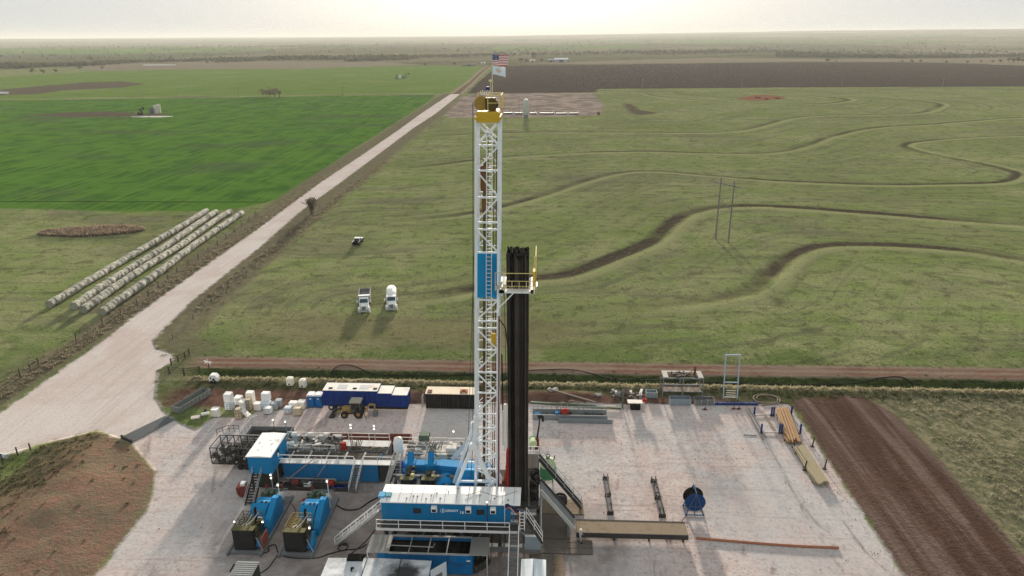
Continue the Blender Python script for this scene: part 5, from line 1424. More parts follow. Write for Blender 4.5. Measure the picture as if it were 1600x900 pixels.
# ---------------------------------------------------------------- right of the rig
t = thing('green_tank', 'green domed pressure vessel with pale green top beside the right hand stair', 'pressure tank', (0.9, 79, 0))
MB().lathe((0.85, 78.9, 0), [(1.0, .5), (1.05, .6), (1.05, 2.2)], 22).build('tank_shell', GREEN, t, True)
MB().lathe((0.85, 78.9, 2.2), [(1.05, 0), (1.0, .35), (.8, .75), (.45, 1.0), (.1, 1.08)], 22).build('tank_dome', GREEN_L, t, True)
b = MB().lathe((.85, 78.9, 3.2), [(.25, 0), (.25, .15), (.12, .2)], 12)
b.tube([(.85+.25*math.cos(a), 78.9, 3.6+.25*math.sin(a)) for a in np.linspace(-.6, math.pi+.6, 10)], .05, 6).tube([(1.6, 78.9, 3.0), (1.75, 78.9, 3.7)], .07, 6)
b.build('lifting_ring', BLACK, t)
for a in (0.6, 2.4, 4.2, 5.6): MB().beam((.85+.8*math.cos(a), 78.9+.8*math.sin(a), 0), (.85+.8*math.cos(a), 78.9+.8*math.sin(a), .6), .14).build('leg', GREEN, t)
t = thing('fuel_drum', 'white and green drum on a stand beside the dark lamp crane', 'drum', (-1.0, 86.2, 0))
MB().lathe((-1.2, 86.2, 1.1), [(.45, -.75), (.55, -.7), (.55, .35)], 16, 'Y').build('drum_body', GREEN_L, t, True)
MB().lathe((-1.2, 86.5, 1.1), [(.56, .1), (.56, .4), (.45, .45)], 16, 'Y').build('drum_end', GREEN, t, True)
for s in (-.4, .4): MB().box(-1.2+s-.06, -1.2+s+.06, 85.6, 86.8, 0, .8).build('leg', DARK, t)
t = thing('service_crane', 'slim black crane post with a drooping head behind the pipe stands', 'crane', (-0.5, 86.4, 0))
MB().rbox(-.95, -.35, 86.1, 86.7, 0, 1.6, .06).build('crane_base', RED_D, t)
MB().tube([(-.65, 86.4, 1.5), (-.4, 86.4, 3.4), (-.3, 86.3, 5.0)], [.14, .11, .08], 7).build('boom', BLACK, t)
MB().rbox(-.6, .1, 86.1, 86.5, 4.95, 5.25, .05).rbox(.0, .3, 86.1, 86.5, 4.4, 5.1, .05).build('crane_head', BLACK, t)

# catwalk
t = thing('catwalk', 'long flat muddy catwalk reaching right from the pipe ramp', 'catwalk', (10.5, 68.2, 0))
MB().box(4.1, 16.9, 67.15, 69.4, .95, 1.1).build('deck', MAT_WOOD, t)
MB().box(4.1, 16.9, 67.05, 67.15, .5, 1.14).box(4.1, 16.9, 69.4, 69.5, .5, 1.14).build('edge_beams', DARK, t)
for x in (4.6, 8.5, 12.5, 16.4): MB().box(x-.1, x+.1, 67.25, 69.3, 0, .95).build('foot', DARK, t)
for x0_, y0_, x1_, y1_, lab in ((8.15, 71.6, 8.7, 79.3, 'left one of two long dark pipe racks standing off the catwalk'), (14.35, 71.3, 14.95, 79.0, 'right one of two long dark pipe racks, cluttered with clamps')):
    t = thing('pipe_rack', lab, 'pipe rack', ((x0_+x1_)/2, 75, 0), 'pipe racks beside the catwalk')
    for x in (x0_, x1_-.1): MB().box(x-.02, x+.10, y0_, y1_, .55, .8).build('beam', DARK, t)
    for y in (y0_+.3, (y0_+y1_)/2, y1_-.3): MB().box(x0_-.1, x1_+.15, y-.07, y+.07, 0, .54).build('foot', DARK, t)
    b = MB()
    for i in range(14 if x0_ > 10 else 5): b.cbox((random.uniform(x0_, x1_), random.uniform(y0_+.2, y1_-.2), .84), (.18, .16, .14), rz=i)
    b.build('clamps', DARK, t)
t = thing('hose_reel', 'dark blue reel on a blue triangular frame right of the pipe racks', 'reel', (18.6, 73, 0))
RB_ = plate('reel_blue', (.012, .05, .16))
for y in (72.35, 73.75): MB().lathe((18.65, y, 1.75), [(.2, -.06), (1.2, -.06), (1.24, 0), (1.2, .06), (.2, .06)], 28, 'Y').build('flange', RB_ if y < 73 else BLACK, t, True)
MB().lathe((18.65, 73.05, 1.75), [(.8, -.6), (.8, .6)], 20, 'Y').build('wound_hose', BLACK, t, True)
fm = plate('frame_blue', (.05, .10, .19))
for y in (72.15, 73.95):
    b = MB().beam((17.6, y, .1), (18.65, y, 3.2), .11).beam((19.75, y, .1), (18.65, y, 3.2), .11).beam((17.5, y, .1), (19.85, y, .1), .12).beam((18.1, y, 1.3), (19.25, y, 1.3), .09).beam((18.65, y, .1), (18.65, y, 3.1), .08)
    b.build('side_frame', fm, t)
MB().beam((17.6, 72.1, .1), (17.6, 74.0, .1), .12).beam((19.75, 72.1, .1), (19.75, 74.0, .1), .12).beam((18.65, 72.1, 3.2), (18.65, 74, 3.2), .1).tube([(18.5, 73, 3.2), (18.4, 73, 3.6), (18.7, 73, 3.7)], .07, 6).build_each('tie_bar', fm, t)
hose('hose', 'thin hose trailing from the blue reel to the catwalk', [(17.7, 72.0, .2), (16.9, 70.9, .06), (16.6, 69.8, .06)], .04)
b = MB()
pts = [(*P(x, y), .12) for x, y in ((1088, 842), (1140, 846.5), (1200, 851.5), (1255, 855), (1310, 857))]
b.tube(pts, .15, 7)
solo('rusty_pipe', b, RUST_O, 'long orange rusty pipe lying on the pad in front of the reel', 'pipe', pts[0], None, True)

# worker: one skinned body, clothes and helmet
def worker(loc, rz):
    J = [(0,0,.98), (0,.01,1.22), (0,.02,1.42), (0,.01,1.52), (0,-.02,1.66),
         (-.19,.01,1.42), (-.25,.03,1.14), (-.22,-.10,.92), (.19,.01,1.42), (.24,-.03,1.14), (.20,-.22,.98),
         (-.10,0,.92), (-.11,-.14,.50), (-.11,-.06,.08), (-.11,-.20,.04), (.10,0,.92), (.11,.05,.50), (.11,.26,.12), (.11,.14,.05), (-.21,-.16,.86), (.19,-.28,.94)]
    E = [(0,1),(1,2),(2,3),(3,4),(2,5),(5,6),(6,7),(2,8),(8,9),(9,10),(0,11),(11,12),(12,13),(13,14),(0,15),(15,16),(16,17),(17,18),(7,19),(10,20)]
    RR = [.15,.15,.17,.06,.105,.075,.052,.038,.075,.052,.038,.105,.075,.055,.05,.105,.075,.055,.05,.035,.035]
    me = bpy.data.meshes.new('body')
    me.from_pydata(J, E, [])
    t = thing('person', 'worker in pale grey overalls and white hard hat walking beside the catwalk', 'person', loc)
    t.rotation_euler = (0, 0, rz)
    o = bpy.data.objects.new('body', me); COL.objects.link(o); o.parent = t
    sk = o.modifiers.new('skin', 'SKIN')
    for i, v in enumerate(me.skin_vertices[0].data):
        v.radius = (RR[i], RR[i]); v.use_root = (i == 0)
    o.modifiers.new('sub', 'SUBSURF').levels = 1
    me.materials.append(plate('overalls', (.42, .42, .44), .8))
    hd = MB().sphere((0, -.03, 1.69), (.085, .10, .115), 12, 8)
    hd.v = [(v[0]+loc[0], v[1]+loc[1], v[2]+loc[2]) for v in hd.v]
    hd.build('face', plate('skin', (.42, .25, .18)), t, True)
    hh = MB().lathe((0, -.02, 1.72), [(.17, 0), (.135, .02), (.13, .08), (.09, .14), (.03, .16)], 14)
    hh.v = [(v[0]+loc[0], v[1]+loc[1], v[2]+loc[2]) for v in hh.v]
    hh.build('hard_hat', plate('hat_white', (.85, .84, .78)), t, True)
    for a in ((-.11, -.16, .05), (.11, .20, .07)):
        bb = MB().rbox(a[0]-.055, a[0]+.055, a[1]-.15, a[1]+.13, 0, .12, .03)
        bb.v = [(v[0]+loc[0], v[1]+loc[1], v[2]+loc[2]) for v in bb.v]
        bb.build('boot', BLACK, t)
worker((4.55, 66.6, .18), R(70))

# ---------------------------------------------------------------- back edge of the pad
t = thing('office_trailer', 'long deep blue trailer with patchy white roof in three steps', 'trailer', (-27.4, 96.5, 0))
W_ = [(-33.95, -25.4, 3.45), (-25.4, -23.2, 3.1), (-23.2, -20.85, 2.85)]
b = MB()
for a, c, z in W_: b.box(a, c, 95.9, 98.3, .75, z)
b.box(-33.95, -20.85, 95.85, 95.9, 1.15, 1.25).build('wall', BLUE_D, t)
for a, c, z in W_:
    MB().box(a-.04, c+(.04 if c > -21 else -.01), 95.82, 98.38, z, z+.07).build('roof', ROOF_RUST, t)
b = MB()
for x, z in ((-33.2, 3.52), (-29.4, 3.52), (-26.2, 3.52)): b.box(x, x+.6, 96.3, 96.8, z, z+.03)
b.build('roof_hatch', BLACK, t)
b = MB()
for x in (-31.9, -28.4): b.box(x, x+1.5, 96.4, 97.7, 3.52, 3.54)
b.build('roof_patch', plate('patch_grey', (.45, .46, .47)), t)
MB().box(-27, -20.9, 95.95, 98.2, .35, .75).build('chassis', BLACK, t)
for x in (-32.9, -31.8):
    for y in (96.05, 98.1):
        MB().lathe((x, y, .5), [(.2, -.16), (.48, -.15), (.5, 0), (.48, .15), (.2, .16)], 16, 'Y').build('wheel', RUBBER, t, True)
        MB().lathe((x, y-.17, .5), [(.22, -.01), (.22, .01)], 12, 'Y').build('rim', WHITE, t)
for i in range(9): MB().box(-33.6+1.4*i, -33.56+1.4*i, 95.86, 95.898, .9, 2.7).build('side_post', plate('post_navy', (.02, .05, .2)), t)
MB().box(-20.84, -20.75, 96.1, 98.1, .8, 2.7).build('end_gate', plate('gate_navy', (.02, .04, .15)), t)

t = thing('portable_toilet', 'left one of two blue portable toilets with white roofs', 'toilet', (-36.3, 97, 0), 'portable toilets beside the blue trailer')
def potty(t, x):
    w = MB().rbox(x-.55, x+.55, 96.5, 97.6, .12, 2.05, .06).build('cabin', BLUE_POT, t)
    b = MB().prism([(x-.6, 2.05), (x+.6, 2.05), (x+.55, 2.2), (x+.3, 2.32), (x-.3, 2.32), (x-.55, 2.2)], 'Y', 96.45, 97.65)
    b.build('roof', plate('potty_roof', (.74, .76, .78)), t)
    d = MB().box(x-.36, x+.36, 96.46, 96.5, .2, 1.9).build('door', plate('potty_door', (.015, .14, .38)), t)
    MB().box(x-.12, x+.14, 96.445, 96.458, 1.5, 1.7).build('door_sign', WHITE, d)
    MB().box(x-.55, x+.55, 96.5, 97.6, .02, .12).build('skid', DARK, t)
potty(t, -36.3)
c = copy_tree(t, label='right one of two blue portable toilets, nearest the long trailer'); c.location.x += 1.22

t = thing('storage_container', 'black ribbed container with rusty beige roof behind the mast', 'container', (-14.3, 98, 0))
MB().box(-18.15, -10.2, 96.9, 99.2, .12, 2.6).build('wall', BLACK_RIB, t)
rf = MB().box(-18.2, -10.15, 96.85, 99.25, 2.6, 2.68).build('roof', ROOF_BEIGE, t)
MB().box(-17.9, -17.2, 97.1, 98.0, 2.68, 2.80).build('roof_box', RUST, rf)
b = MB().box(-12.8, -12.5, 97.2, 98.0, 2.68, 3.0).box(-12.5, -11.6, 97.7, 98.0, 2.68, 3.0).box(-11.9, -11.6, 97.2, 97.7, 2.68, 3.0)
b.build('roof_frame', RUST_O, rf)
for x in (-18.1, -14.2, -10.3): MB().box(x-.05, x+.1, 96.84, 96.9, .1, 2.62).build('corner_post', BLACK, t)
rail(MB(), [(-18.8, 97.2, 0), (-18.8, 98.5, 0)], 1.8, .05, .7).build('end_rail', STEEL_L, t)

# backhoe loader
def backhoe():
    t = thing('backhoe_loader', 'dusty yellow backhoe loader with grey cab parked before the blue trailer', 'backhoe', (-29, 94.3, 0))
    YM = plate('loader_yellow', (.32, .22, .08), .6)
    MB().rbox(-30.6, -28.9, 93.9, 94.9, .75, 1.5, .1).build('hood', YM, t)
    MB().box(-30.3, -27.3, 93.95, 94.85, .45, .8).build('chassis', DARK, t)
    b = MB()
    for x in (-29.15, -27.75):
        for y in (93.75, 95.0): b.beam((x, y, .9), (x, y, 2.55), .1)
    b.box(-29.1, -27.8, 93.8, 94.95, .8, 1.35)
    c = b.build('cab', plate('cab_grey', (.13, .13, .115)), t)
    MB().rbox(-29.35, -27.55, 93.55, 95.2, 2.55, 2.75, .06).build('cab_roof', plate('cabroof_tan', (.33, .31, .26)), c)
    MB().box(-29.08, -27.82, 93.80, 93.82, 1.35, 2.5).box(-29.13, -29.11, 93.85, 94.9, 1.35, 2.5).build('cab_glass', GLASS_D, c)
    for x, r in ((-30.2, .55), (-28.0, .72)):
        for y in (93.6, 95.15): MB().lathe((x, y, r), [(r*.4, -.2), (r*.95, -.19), (r, -.08), (r, .08), (r*.95, .19), (r*.4, .2)], 18, 'Y').build('wheel', RUBBER, t, True); MB().lathe((x, y-.21, r), [(r*.42, -.01), (r*.42, .01)], 12, 'Y').build('rim', YM, t)
    for y in (93.75, 95.05): MB().beam((-29.3, y, 1.4), (-31.3, y, .95), .16).beam((-31.3, y, .95), (-31.9, y, .4), .16).build('loader_arm', YM, t)
    MB().prism([(-32.6, .08), (-31.8, .05), (-31.7, .9), (-31.9, 1.0), (-32.0, .4), (-32.6, .2)], 'Y', 93.3, 95.5).build('bucket', DARK, t)
    b = MB().beam((-27.2, 94.4, .9), (-26.3, 94.4, 2.0), .26).beam((-26.3, 94.4, 2.0), (-25.5, 94.4, 1.9), .22).beam((-25.6, 94.4, 2.0), (-25.7, 94.4, .7), .2)
    b.build('backhoe_boom', YM, t)
    MB().prism([(-25.9, .05), (-25.2, .2), (-25.3, .8), (-25.9, .9)], 'Y', 94.0, 94.8).build('digging_bucket', STEEL, t)
    for y in (93.6, 95.2): MB().beam((-27.2, y, .9), (-26.9, y, .1), .14).build('stabiliser', YM, t)
backhoe()

# wrapped pallets, totes and sacks
def wrapped(pxy, w, d, h, m, label, cat='pallet', z=0.0, kind='pallet_load', rz=0.0, wonk=.05, strap=None):
    x, y = P(*pxy)
    t = thing(kind, label, cat, (x, y, z))
    if z == 0: MB().box(x-w/2, x+w/2, y-d/2, y+d/2, 0.02, .14).build('pallet', MAT_WOOD, t)
    b = MB().rbox(x-w/2, x+w/2, y-d/2, y+d/2, z+.14, z+h, .09)
    rr = random.Random(int(x*100)+int(y*77))
    b.v = [(p[0]+rr.uniform(-wonk, wonk), p[1]+rr.uniform(-wonk, wonk), p[2]+rr.uniform(-wonk, wonk)) for p in b.v]
    b.build('load', m, t)
    if strap:
        b = MB()
        for q in (.3, .6, .85): b.box(x-w/2-.02, x+w/2+.02, y-d/2-.02, y-d/2, z+h*q, z+h*q+.06)
        for q in (-.25, .25): b.box(x+q*w-.03, x+q*w+.03, y-d/2-.03, y-d/2-.02, z+.2, z+h*.95)
        b.build('straps', strap, t)
    return t
wrapped((360, 639), 1.15, 1.15, 1.35, PLASTIC_B, 'white wrapped pallet load carrying a second load, left end of the heap', wonk=.03, strap=GREY_T)
wrapped((360, 639), 1.15, 1.15, 1.45, PLASTIC_W, 'white wrapped load sitting on top of another at the left end', z=1.36, wonk=.04)
wrapped((374, 631), 1.1, 1.1, 1.35, PLASTIC_W, 'low grey white wrapped load just right of the two-high stack', strap=STEEL_L)
wrapped((393, 631), 1.15, 1.1, 2.2, BAG_W, 'tall cream wrapped load at the back of the tan sacks')
wrapped((390, 640), .85, 1.1, 2.0, SACK_T, 'tall narrow load of tan sacks right of the leaning white sheet', strap=STEEL)
wrapped((381, 643), .95, 1.2, 1.9, BAG_W, 'slumped cream load between the tan sacks and the low grey load', wonk=.12)
t = wrapped((374, 653), .85, 1.0, 1.7, SACK_T, 'front load of tan sacks with a white sheet trailing beside it', strap=MAT_WOOD)
x, y = P(382, 652)
b = MB()
for i in range(7):
    for k in range(5):
        q = lambda i, k: (x-.55+.3*i*(1+.05*k), y-.35+.2*k, max(.04, 1.65-.42*i+.10*math.sin(i*2+k)) if i < 5 else .05+.04*((i+k) % 2))
        b.add([q(i, k), q(i+1, k), q(i+1, k+1), q(i, k+1)], [(0, 1, 2, 3)])
o = solo('plastic_sheet', b, BAG_W, 'cream sheet of torn wrapping sliding off the front tan sacks', 'sheet', (x, y, 0), None, True)
o.modifiers.new('sheet_thickness', 'SOLIDIFY').thickness = .03
wrapped((404, 640), 1.15, 1.1, 1.25, BAG_W, 'cream wrapped load left of the white two-high stack')
wrapped((417, 638), 1.35, 1.1, 1.2, PLASTIC_B, 'pale blue wrapped load carrying another, in the middle of the heap', wonk=.03)
wrapped((418, 635), 1.25, 1.1, 1.35, PLASTIC_W, 'white wrapped load on top in the middle of the heap', z=1.1)
wrapped((429.5, 639), 1.0, 1.0, 1.15, GREY_T, 'grey caged tote, the nearer of two side by side', 'tote', strap=STEEL_L, kind='liquid_tote', wonk=.01)
wrapped((436.5, 635), 1.0, 1.0, 1.25, GREY_T, 'grey caged tote, the farther of two side by side', 'tote', strap=STEEL_L, kind='liquid_tote', wonk=.01)
wrapped((419.5, 645.5), 1.15, 1.0, 1.05, PLASTIC_W, 'white caged tote standing in front of the two-high stack', 'tote', strap=GREY_T, kind='liquid_tote', wonk=.01)
wrapped((459, 637), 1.15, 1.0, 1.05, BAG_W, 'pinkish cream bag load at the back of the right hand group', wonk=.09)
wrapped((472, 638), 1.15, 1.1, 1.35, BAG_W, 'tall cream bag load at the right of the right hand group', wonk=.08)
wrapped((451, 645), 1.1, 1.0, 1.05, PLASTIC_B, 'pale blue topped white load at the front left of the right hand group', wonk=.03, strap=GREY_T)
wrapped((466, 648), 1.15, 1.05, 1.35, SACK_T, 'tan wrapped load at the front of the right hand group', wonk=.06)
t = wrapped((338, 650), 1.1, 1.0, 1.35, PLASTIC_W, 'bulging heap of white bags with yellow straps beside the trough', 'bags', kind='bag_heap', wonk=.12, strap=YELLOW_L)
x, y = P(321, 649)
b = MB().tube([(x-.5, y-.25, .25), (x+.5, y+.25, .3)], .24, 10)
solo('plastic_roll', b, PLASTIC_W, 'white roll of plastic lying beside the white bag heap', 'roll', (x, y, 0), None, True)
x, y = P(321, 643)
solo('bucket', MB().lathe((x, y, 0), [(.2, .02), (.25, .5), (.22, .5)], 12), DARK, 'dark bucket behind the white plastic roll', 'bucket', (x, y, 0))
x, y = P(306, 653.5)
solo('concrete_slab', MB().cbox((x, y, .14), (1.3, .9, .24), rz=.35), plate('slab_pale', (.45, .42, .38)), 'pale square slab lying on the soil near the trough', 'slab', (x, y, .02))
for (q, lab) in (((454, 601), 'left one of two cream cube tanks standing on the grass'), ((474, 604), 'right one of two cream cube tanks, dark opening low on its face')):
    x, y = P(*q)
    t = thing('water_cube', lab, 'tank', (x, y, ground_z(x, y)))
    z = ground_z(x, y)
    MB().rbox(x-.55, x+.55, y-.55, y+.55, z+.1, z+1.35, .14).build('tank_body', PLASTIC_C, t)
    MB().lathe((x, y, z+1.35), [(.22, 0), (.22, .06), (.1, .08)], 12).build('lid', PLASTIC_C, t)
    MB().rbox(x-.15, x+.12, y-.58, y-.55, z+.2, z+.5, .02).build('outlet', DARK, t)
    MB().box(x-.5, x+.5, y-.5, y+.5, z-.1, z+.1).build('base', DARK, t)
x, y = P(336, 598); z = ground_z(x, y)
t = thing('light_tower', 'small white trailer generator standing on the grass by the entrance', 'generator', (x, y, z))
b = MB().prism([(x-.75, z+.45), (x+.75, z+.45), (x+.75, z+1.1), (x+.35, z+1.6), (x-.45, z+1.6), (x-.75, z+1.2)], 'Y', y-.5, y+.5)
b.build('housing', PLASTIC_W, t)
MB().box(x-.1, x+.3, y-.53, y-.5, z+.6, z+1.0).box(x-.5, x-.3, y-.53, y-.5, z+.9, z+1.2).build('vents', BLACK, t)
for s in (-.5, .5): MB().lathe((x+s*.6, y-.52, z+.32), [(.1, -.08), (.32, -.08), (.32, .08), (.1, .08)], 12, 'Y').build('wheel', RUBBER, t)
MB().beam((x-.75, y, z+.5), (x-1.5, y-.2, z+.2), .08).build('drawbar', DARK, t)

# cattle guard, trough, gate
c0, c1, c2, c3 = [Vector((*P(*q), 0)) for q in ((190, 684), (258, 651), (273, 656.5), (206, 692))]
t = thing('cattle_guard', 'dark steel cattle guard grid across the pad entrance', 'cattle guard', tuple(c0))
b = MB()
n = 12
for i in range(n+1):
    u = i/n
    a, c = c0.lerp(c3, u), c1.lerp(c2, u)
    b.beam(a+Vector((0, 0, .10)), c+Vector((0, 0, .10)), .09)
b.build('grid_bars', STEEL, t)
b = MB()
for u in np.linspace(0, 1, 7):
    a, c = c0.lerp(c1, float(u)), c3.lerp(c2, float(u))
    b.beam(a+Vector((0, 0, .02)), c+Vector((0, 0, .02)), .14, .08)
b.build('cross_beams', DARK, t)
b = MB(); b.add([c0+Vector((0, 0, .012)), c1+Vector((0, 0, .012)), c2+Vector((0, 0, .012)), c3+Vector((0, 0, .012)), c0+Vector((0, 0, .03)), c1+Vector((0, 0, .03)), c2+Vector((0, 0, .03)), c3+Vector((0, 0, .03))], [(3,2,1,0),(4,5,6,7),(0,1,5,4),(1,2,6,5),(2,3,7,6),(3,0,4,7)])
b.build('pit_floor', plate('pit_dark', (.04, .038, .035)), t)
MB().beam(c0+Vector((0, 0, .25)), c3+Vector((0, 0, .25)), .25, .5).build('end_wall', DARK, t)
a, c = Vector((*P(281, 646), 0)), Vector((*P(330, 616), 0))
d = (c-a).normalized(); nrm = Vector((-d.y, d.x, 0))
t = thing('steel_trough', 'long open grey steel trough lying beside the entrance', 'trough', tuple(a))
b = MB()
for s in (0, 1): b.beam(a+nrm*1.5*s+Vector((0, 0, .5)), c+nrm*1.5*s+Vector((0, 0, .5)), .08, .95)
for q in (a, c): b.beam(q+Vector((0, 0, .5)), q+nrm*1.5+Vector((0, 0, .5)), .08, .95)
b.build('side_walls', plate('trough_grey', (.20, .215, .20)), t)
MB().beam(a+nrm*.75+Vector((0, 0, .06)), c+nrm*.75+Vector((0, 0, .06)), 1.5, .06).build('trough_floor', plate('trough_floor', (.15, .14, .125)), t)
b = MB()
for i in range(9):
    q = a.lerp(c, i/8)
    b.beam(q-nrm*.06+Vector((0, 0, .05)), q-nrm*.06+Vector((0, 0, 1.05)), .1)
    b.beam(q+nrm*1.56+Vector((0, 0, .05)), q+nrm*1.56+Vector((0, 0, 1.15)), .1)
b.build('ribs', STEEL, t)

WOOD = plate('grey_wood', (.085, .068, .052), .9)
WIREM = plate('fence_wire', (.10, .095, .09))
def fence(label, pts, h=1.25, gap=3.0, rails=0, wires=4, name='wire_fence', pw=.14):
    P3 = [Vector((x, y, ground_z(x, y))) for x, y in pts]
    t = thing(name, label, 'fence', tuple(P3[0]))
    k = 0
    posts = []
    for a, b_ in zip(P3[:-1], P3[1:]):
        n = max(1, round((b_-a).length/gap))
        for i in range(n+(1 if b_ is P3[-1] else 0)):
            q = a.lerp(b_, i/n); q.z = ground_z(q.x, q.y); posts.append(q)
    for q in posts: MB().beam(q-Vector((0, 0, .2)), q+Vector((random.uniform(-.06, .06), random.uniform(-.06, .06), h*random.uniform(.92, 1.1))), pw).build('post', WOOD, t)
    b = MB()
    m = rails or wires
    for a, c in zip(posts[:-1], posts[1:]):
        for i in range(m): b.tube([a+Vector((0, 0, h*(i+1)/(m+.4))), c+Vector((0, 0, h*(i+1)/(m+.4)))], .05 if rails else .012, 4)
    b.build('rails' if rails else 'wires', WOOD if rails else WIREM, t)
    return t
fence('short dark timber rail fence beside the lease road entrance', [P(265, 584), P(288, 587), P(312, 583)], 1.5, 2.4, 3, name='rail_fence', pw=.2)
fence('dark rail fence crossing the red track entrance', [P(268, 571), P(289, 560), P(296, 555)], 1.3, 2.0, 2, name='rail_fence', pw=.16)
fence('leaning wire fence at the left edge above the grassy bank', [P(4, 722), P(28, 712), P(48, 704)], 1.3, 1.6)
fence('wire fence with dark posts between the pasture and the lower road', [P(32, 590), P(48, 580), P(61, 571)], 1.5, 2.2)
fence('wire fence running along the road past the hay bales', [P(118, 528), P(160, 506), P(215, 478), P(276, 423), P(325, 391), P(400, 335)], 1.3, 6.5)
fence('thin wire fence on the right verge of the gravel road', [P(270, 530), P(330, 470), P(420, 392), P(500, 325)], 1.1, 9.0, pw=.10)
x, y = P(327, 577); z = ground_z(x, y)
t = thing('torn_sign', 'post with torn white plastic strips beside the rail fence', 'post', (x, y, z))
MB().beam((x, y, z), (x, y, z+1.5), .12).build('post', WOOD, t)
b = MB()
for k in range(7):
    a = k*.9
    b.beam((x, y, z+1.4), (x+.7*math.cos(a), y-.1, z+1.5+.6*math.sin(a)), .16, .03)
b.build('plastic_strips', PLASTIC_W, t)
x, y = P(8, 716); z = ground_z(x, y)
solo('culvert_pipe', MB().tube([(x-1.5, y+.3, z+.3), (x+.4, y-.1, z+.35)], .33, 12), plate('culvert_pale', (.45, .5, .5)), 'pale culvert pipe end at the left edge of the road', 'pipe', (x, y, z), None, True)

# long hoses in the ditch
def zg(q, dz=.12): return (q[0], q[1], ground_z(*q)+dz)
hose('water_line', 'black hose arching over the grass behind the blue trailer', [zg(P(*q)) for q in ((519, 586), (521, 578), (533, 572), (552, 573), (572, 580), (592, 584), (680, 585), (745, 584))], .09, HOSE)
hose('water_line', 'long black hose winding along the ditch on the right', [zg(P(*q)) for q in ((822, 580), (850, 578), (890, 578), (925, 584), (960, 590), (1040, 592), (1200, 597), (1330, 597), (1370, 592), (1410, 591), (1432, 603))], .10, HOSE)

# junk along the back edge, right of the mast
t = thing('pipe_skid', 'long grey steel skid loaded with a red ball and hoses behind the pipe stands', 'skid', (4.4, 94.7, 0))
b = MB().box(-1.4, 9.9, 94.1, 94.25, .1, .9).box(-1.4, 9.9, 95.6, 95.75, .1, 1.1).box(-1.4, 9.9, 94.25, 95.6, .1, .25)
for x in np.linspace(-1.3, 9.8, 17): b.beam((x, 95.68, .3), (x, 95.68, 1.5), .07)
b.beam((-1.4, 95.68, 1.5), (9.9, 95.68, 1.5), .08).build('frame', plate('skid_grey', (.24, .255, .26)), t)
MB().box(2.5, 10.6, 93.3, 93.45, .05, .75).box(2.5, 10.6, 93.45, 93.95, .05, .18).build('channel_beam', plate('beam_grey', (.21, .235, .25)), t)
MB().sphere((3.5, 94.9, 1.0), (.65, .6, .6), 14, 9).build('red_ball', RED, t, True)
MB().rbox(2.0, 2.7, 94.6, 95.2, .3, 1.0, .05).build('blue_box', BLUE_P, t)
MB().rbox(-1.1, -.2, 94.5, 95.2, .3, .8, .05).build('pale_box', BLUE_L, t)
b = MB()
for i in range(18): b.cbox((random.uniform(-1, 9.5), random.uniform(94.5, 95.4), .5), (random.uniform(.3, 1.2), .2, .3), rz=random.random()*3)
b.build_each('loose_fitting', OILY, t)
hose('hose', 'pale hose arching twice over the loaded grey skid', [(2.2, 96.6, .1), (2.6, 96.9, 1.5), (3.6, 96.7, .5), (4.2, 96.9, 1.8), (5.4, 96.9, 1.6), (5.9, 96.6, .2)], .09, HOSE_TAN)
b = MB().beam((-1.8, 99.0, .3), (12.3, 97.6, .3), .35, .3)
solo('steel_beam', b, GREEN_D, 'long dull green beam lying behind the loaded grey skid', 'beam', (5, 98.3, .1))
b = MB().beam((1.2, 102.0, 1.1), (8.4, 98.9, .55), .22)
solo('steel_beam', b, plate('beam_brown', (.16, .13, .10)), 'brown beam lying slanted over the red soil heap', 'beam', (5, 100.5, .5))
for q, s, lab in (((863, 613), .7, 'crumpled grey white plastic on the red soil heap, the larger piece'), ((934, 622), .4, 'small crumpled white plastic beside the green beam')):
    x, y = P(*q); z = ground_z(x, y)
    b = MB()
    for k in range(6): b.sphere((x+random.uniform(-s, s), y+random.uniform(-s, s)*.6, z+.2), (s*.5, s*.4, s*.45), 7, 5)
    b.v = [(p[0]+random.uniform(-.08, .08), p[1]+random.uniform(-.08, .08), p[2]+random.uniform(-.08, .08)) for p in b.v]
    solo('plastic_scrap', b, plate('scrap_grey', (.50, .49, .48)), lab, 'plastic', (x, y, z))
solo('post', MB().beam((12.6, 98.2, 0), (12.6, 98.2, 3.2), .2), GREEN_D, 'thick dull green post at the end of the green beam', 'post', (12.6, 98.2, 0))
t = thing('steel_table', 'tilted grey table on a black box with a red machine on it', 'table', (14.8, 98.2, 0))
MB().rbox(13.8, 15.3, 97.6, 98.5, .02, 1.15, .04).build('black_box', BLACK, t)
MB().cbox((14.6, 98.0, 1.28), (2.6, 1.4, .12), tilt=('X', -.1)).build('table_top', plate('top_grey', (.42, .40, .37)), t)
b = MB().rbox(15.6, 16.3, 97.9, 98.5, 1.25, 1.7, .1).tube([(15.9, 98.2, 1.7), (16.0, 98.3, 2.3)], .12, 7)
b.build('red_machine', RED, t)
t = thing('scrap_heap', 'jumbled frames and fittings on the grass left of the steel rack', 'scrap', (13.5, 102, 0))
zz = ground_z(14, 102)
b = MB()
for i in range(40): b.beam((random.uniform(11, 16.5), random.uniform(100.5, 103.5), zz+.1), (random.uniform(11, 16.5), random.uniform(100.5, 103.5), zz+random.uniform(.2, 1.0)), random.uniform(.06, .2))
b.build('bent_frames', plate('scrap_brown', (.13, .105, .09)), t)
b = MB()
for i in range(9): b.cbox((random.uniform(11.5, 16.5), random.uniform(100.7, 103.2), zz+.35), (random.uniform(.3, 1.4), .4, .4), rz=random.random()*3)
b.build_each('pale_scrap', STEEL_L, t)
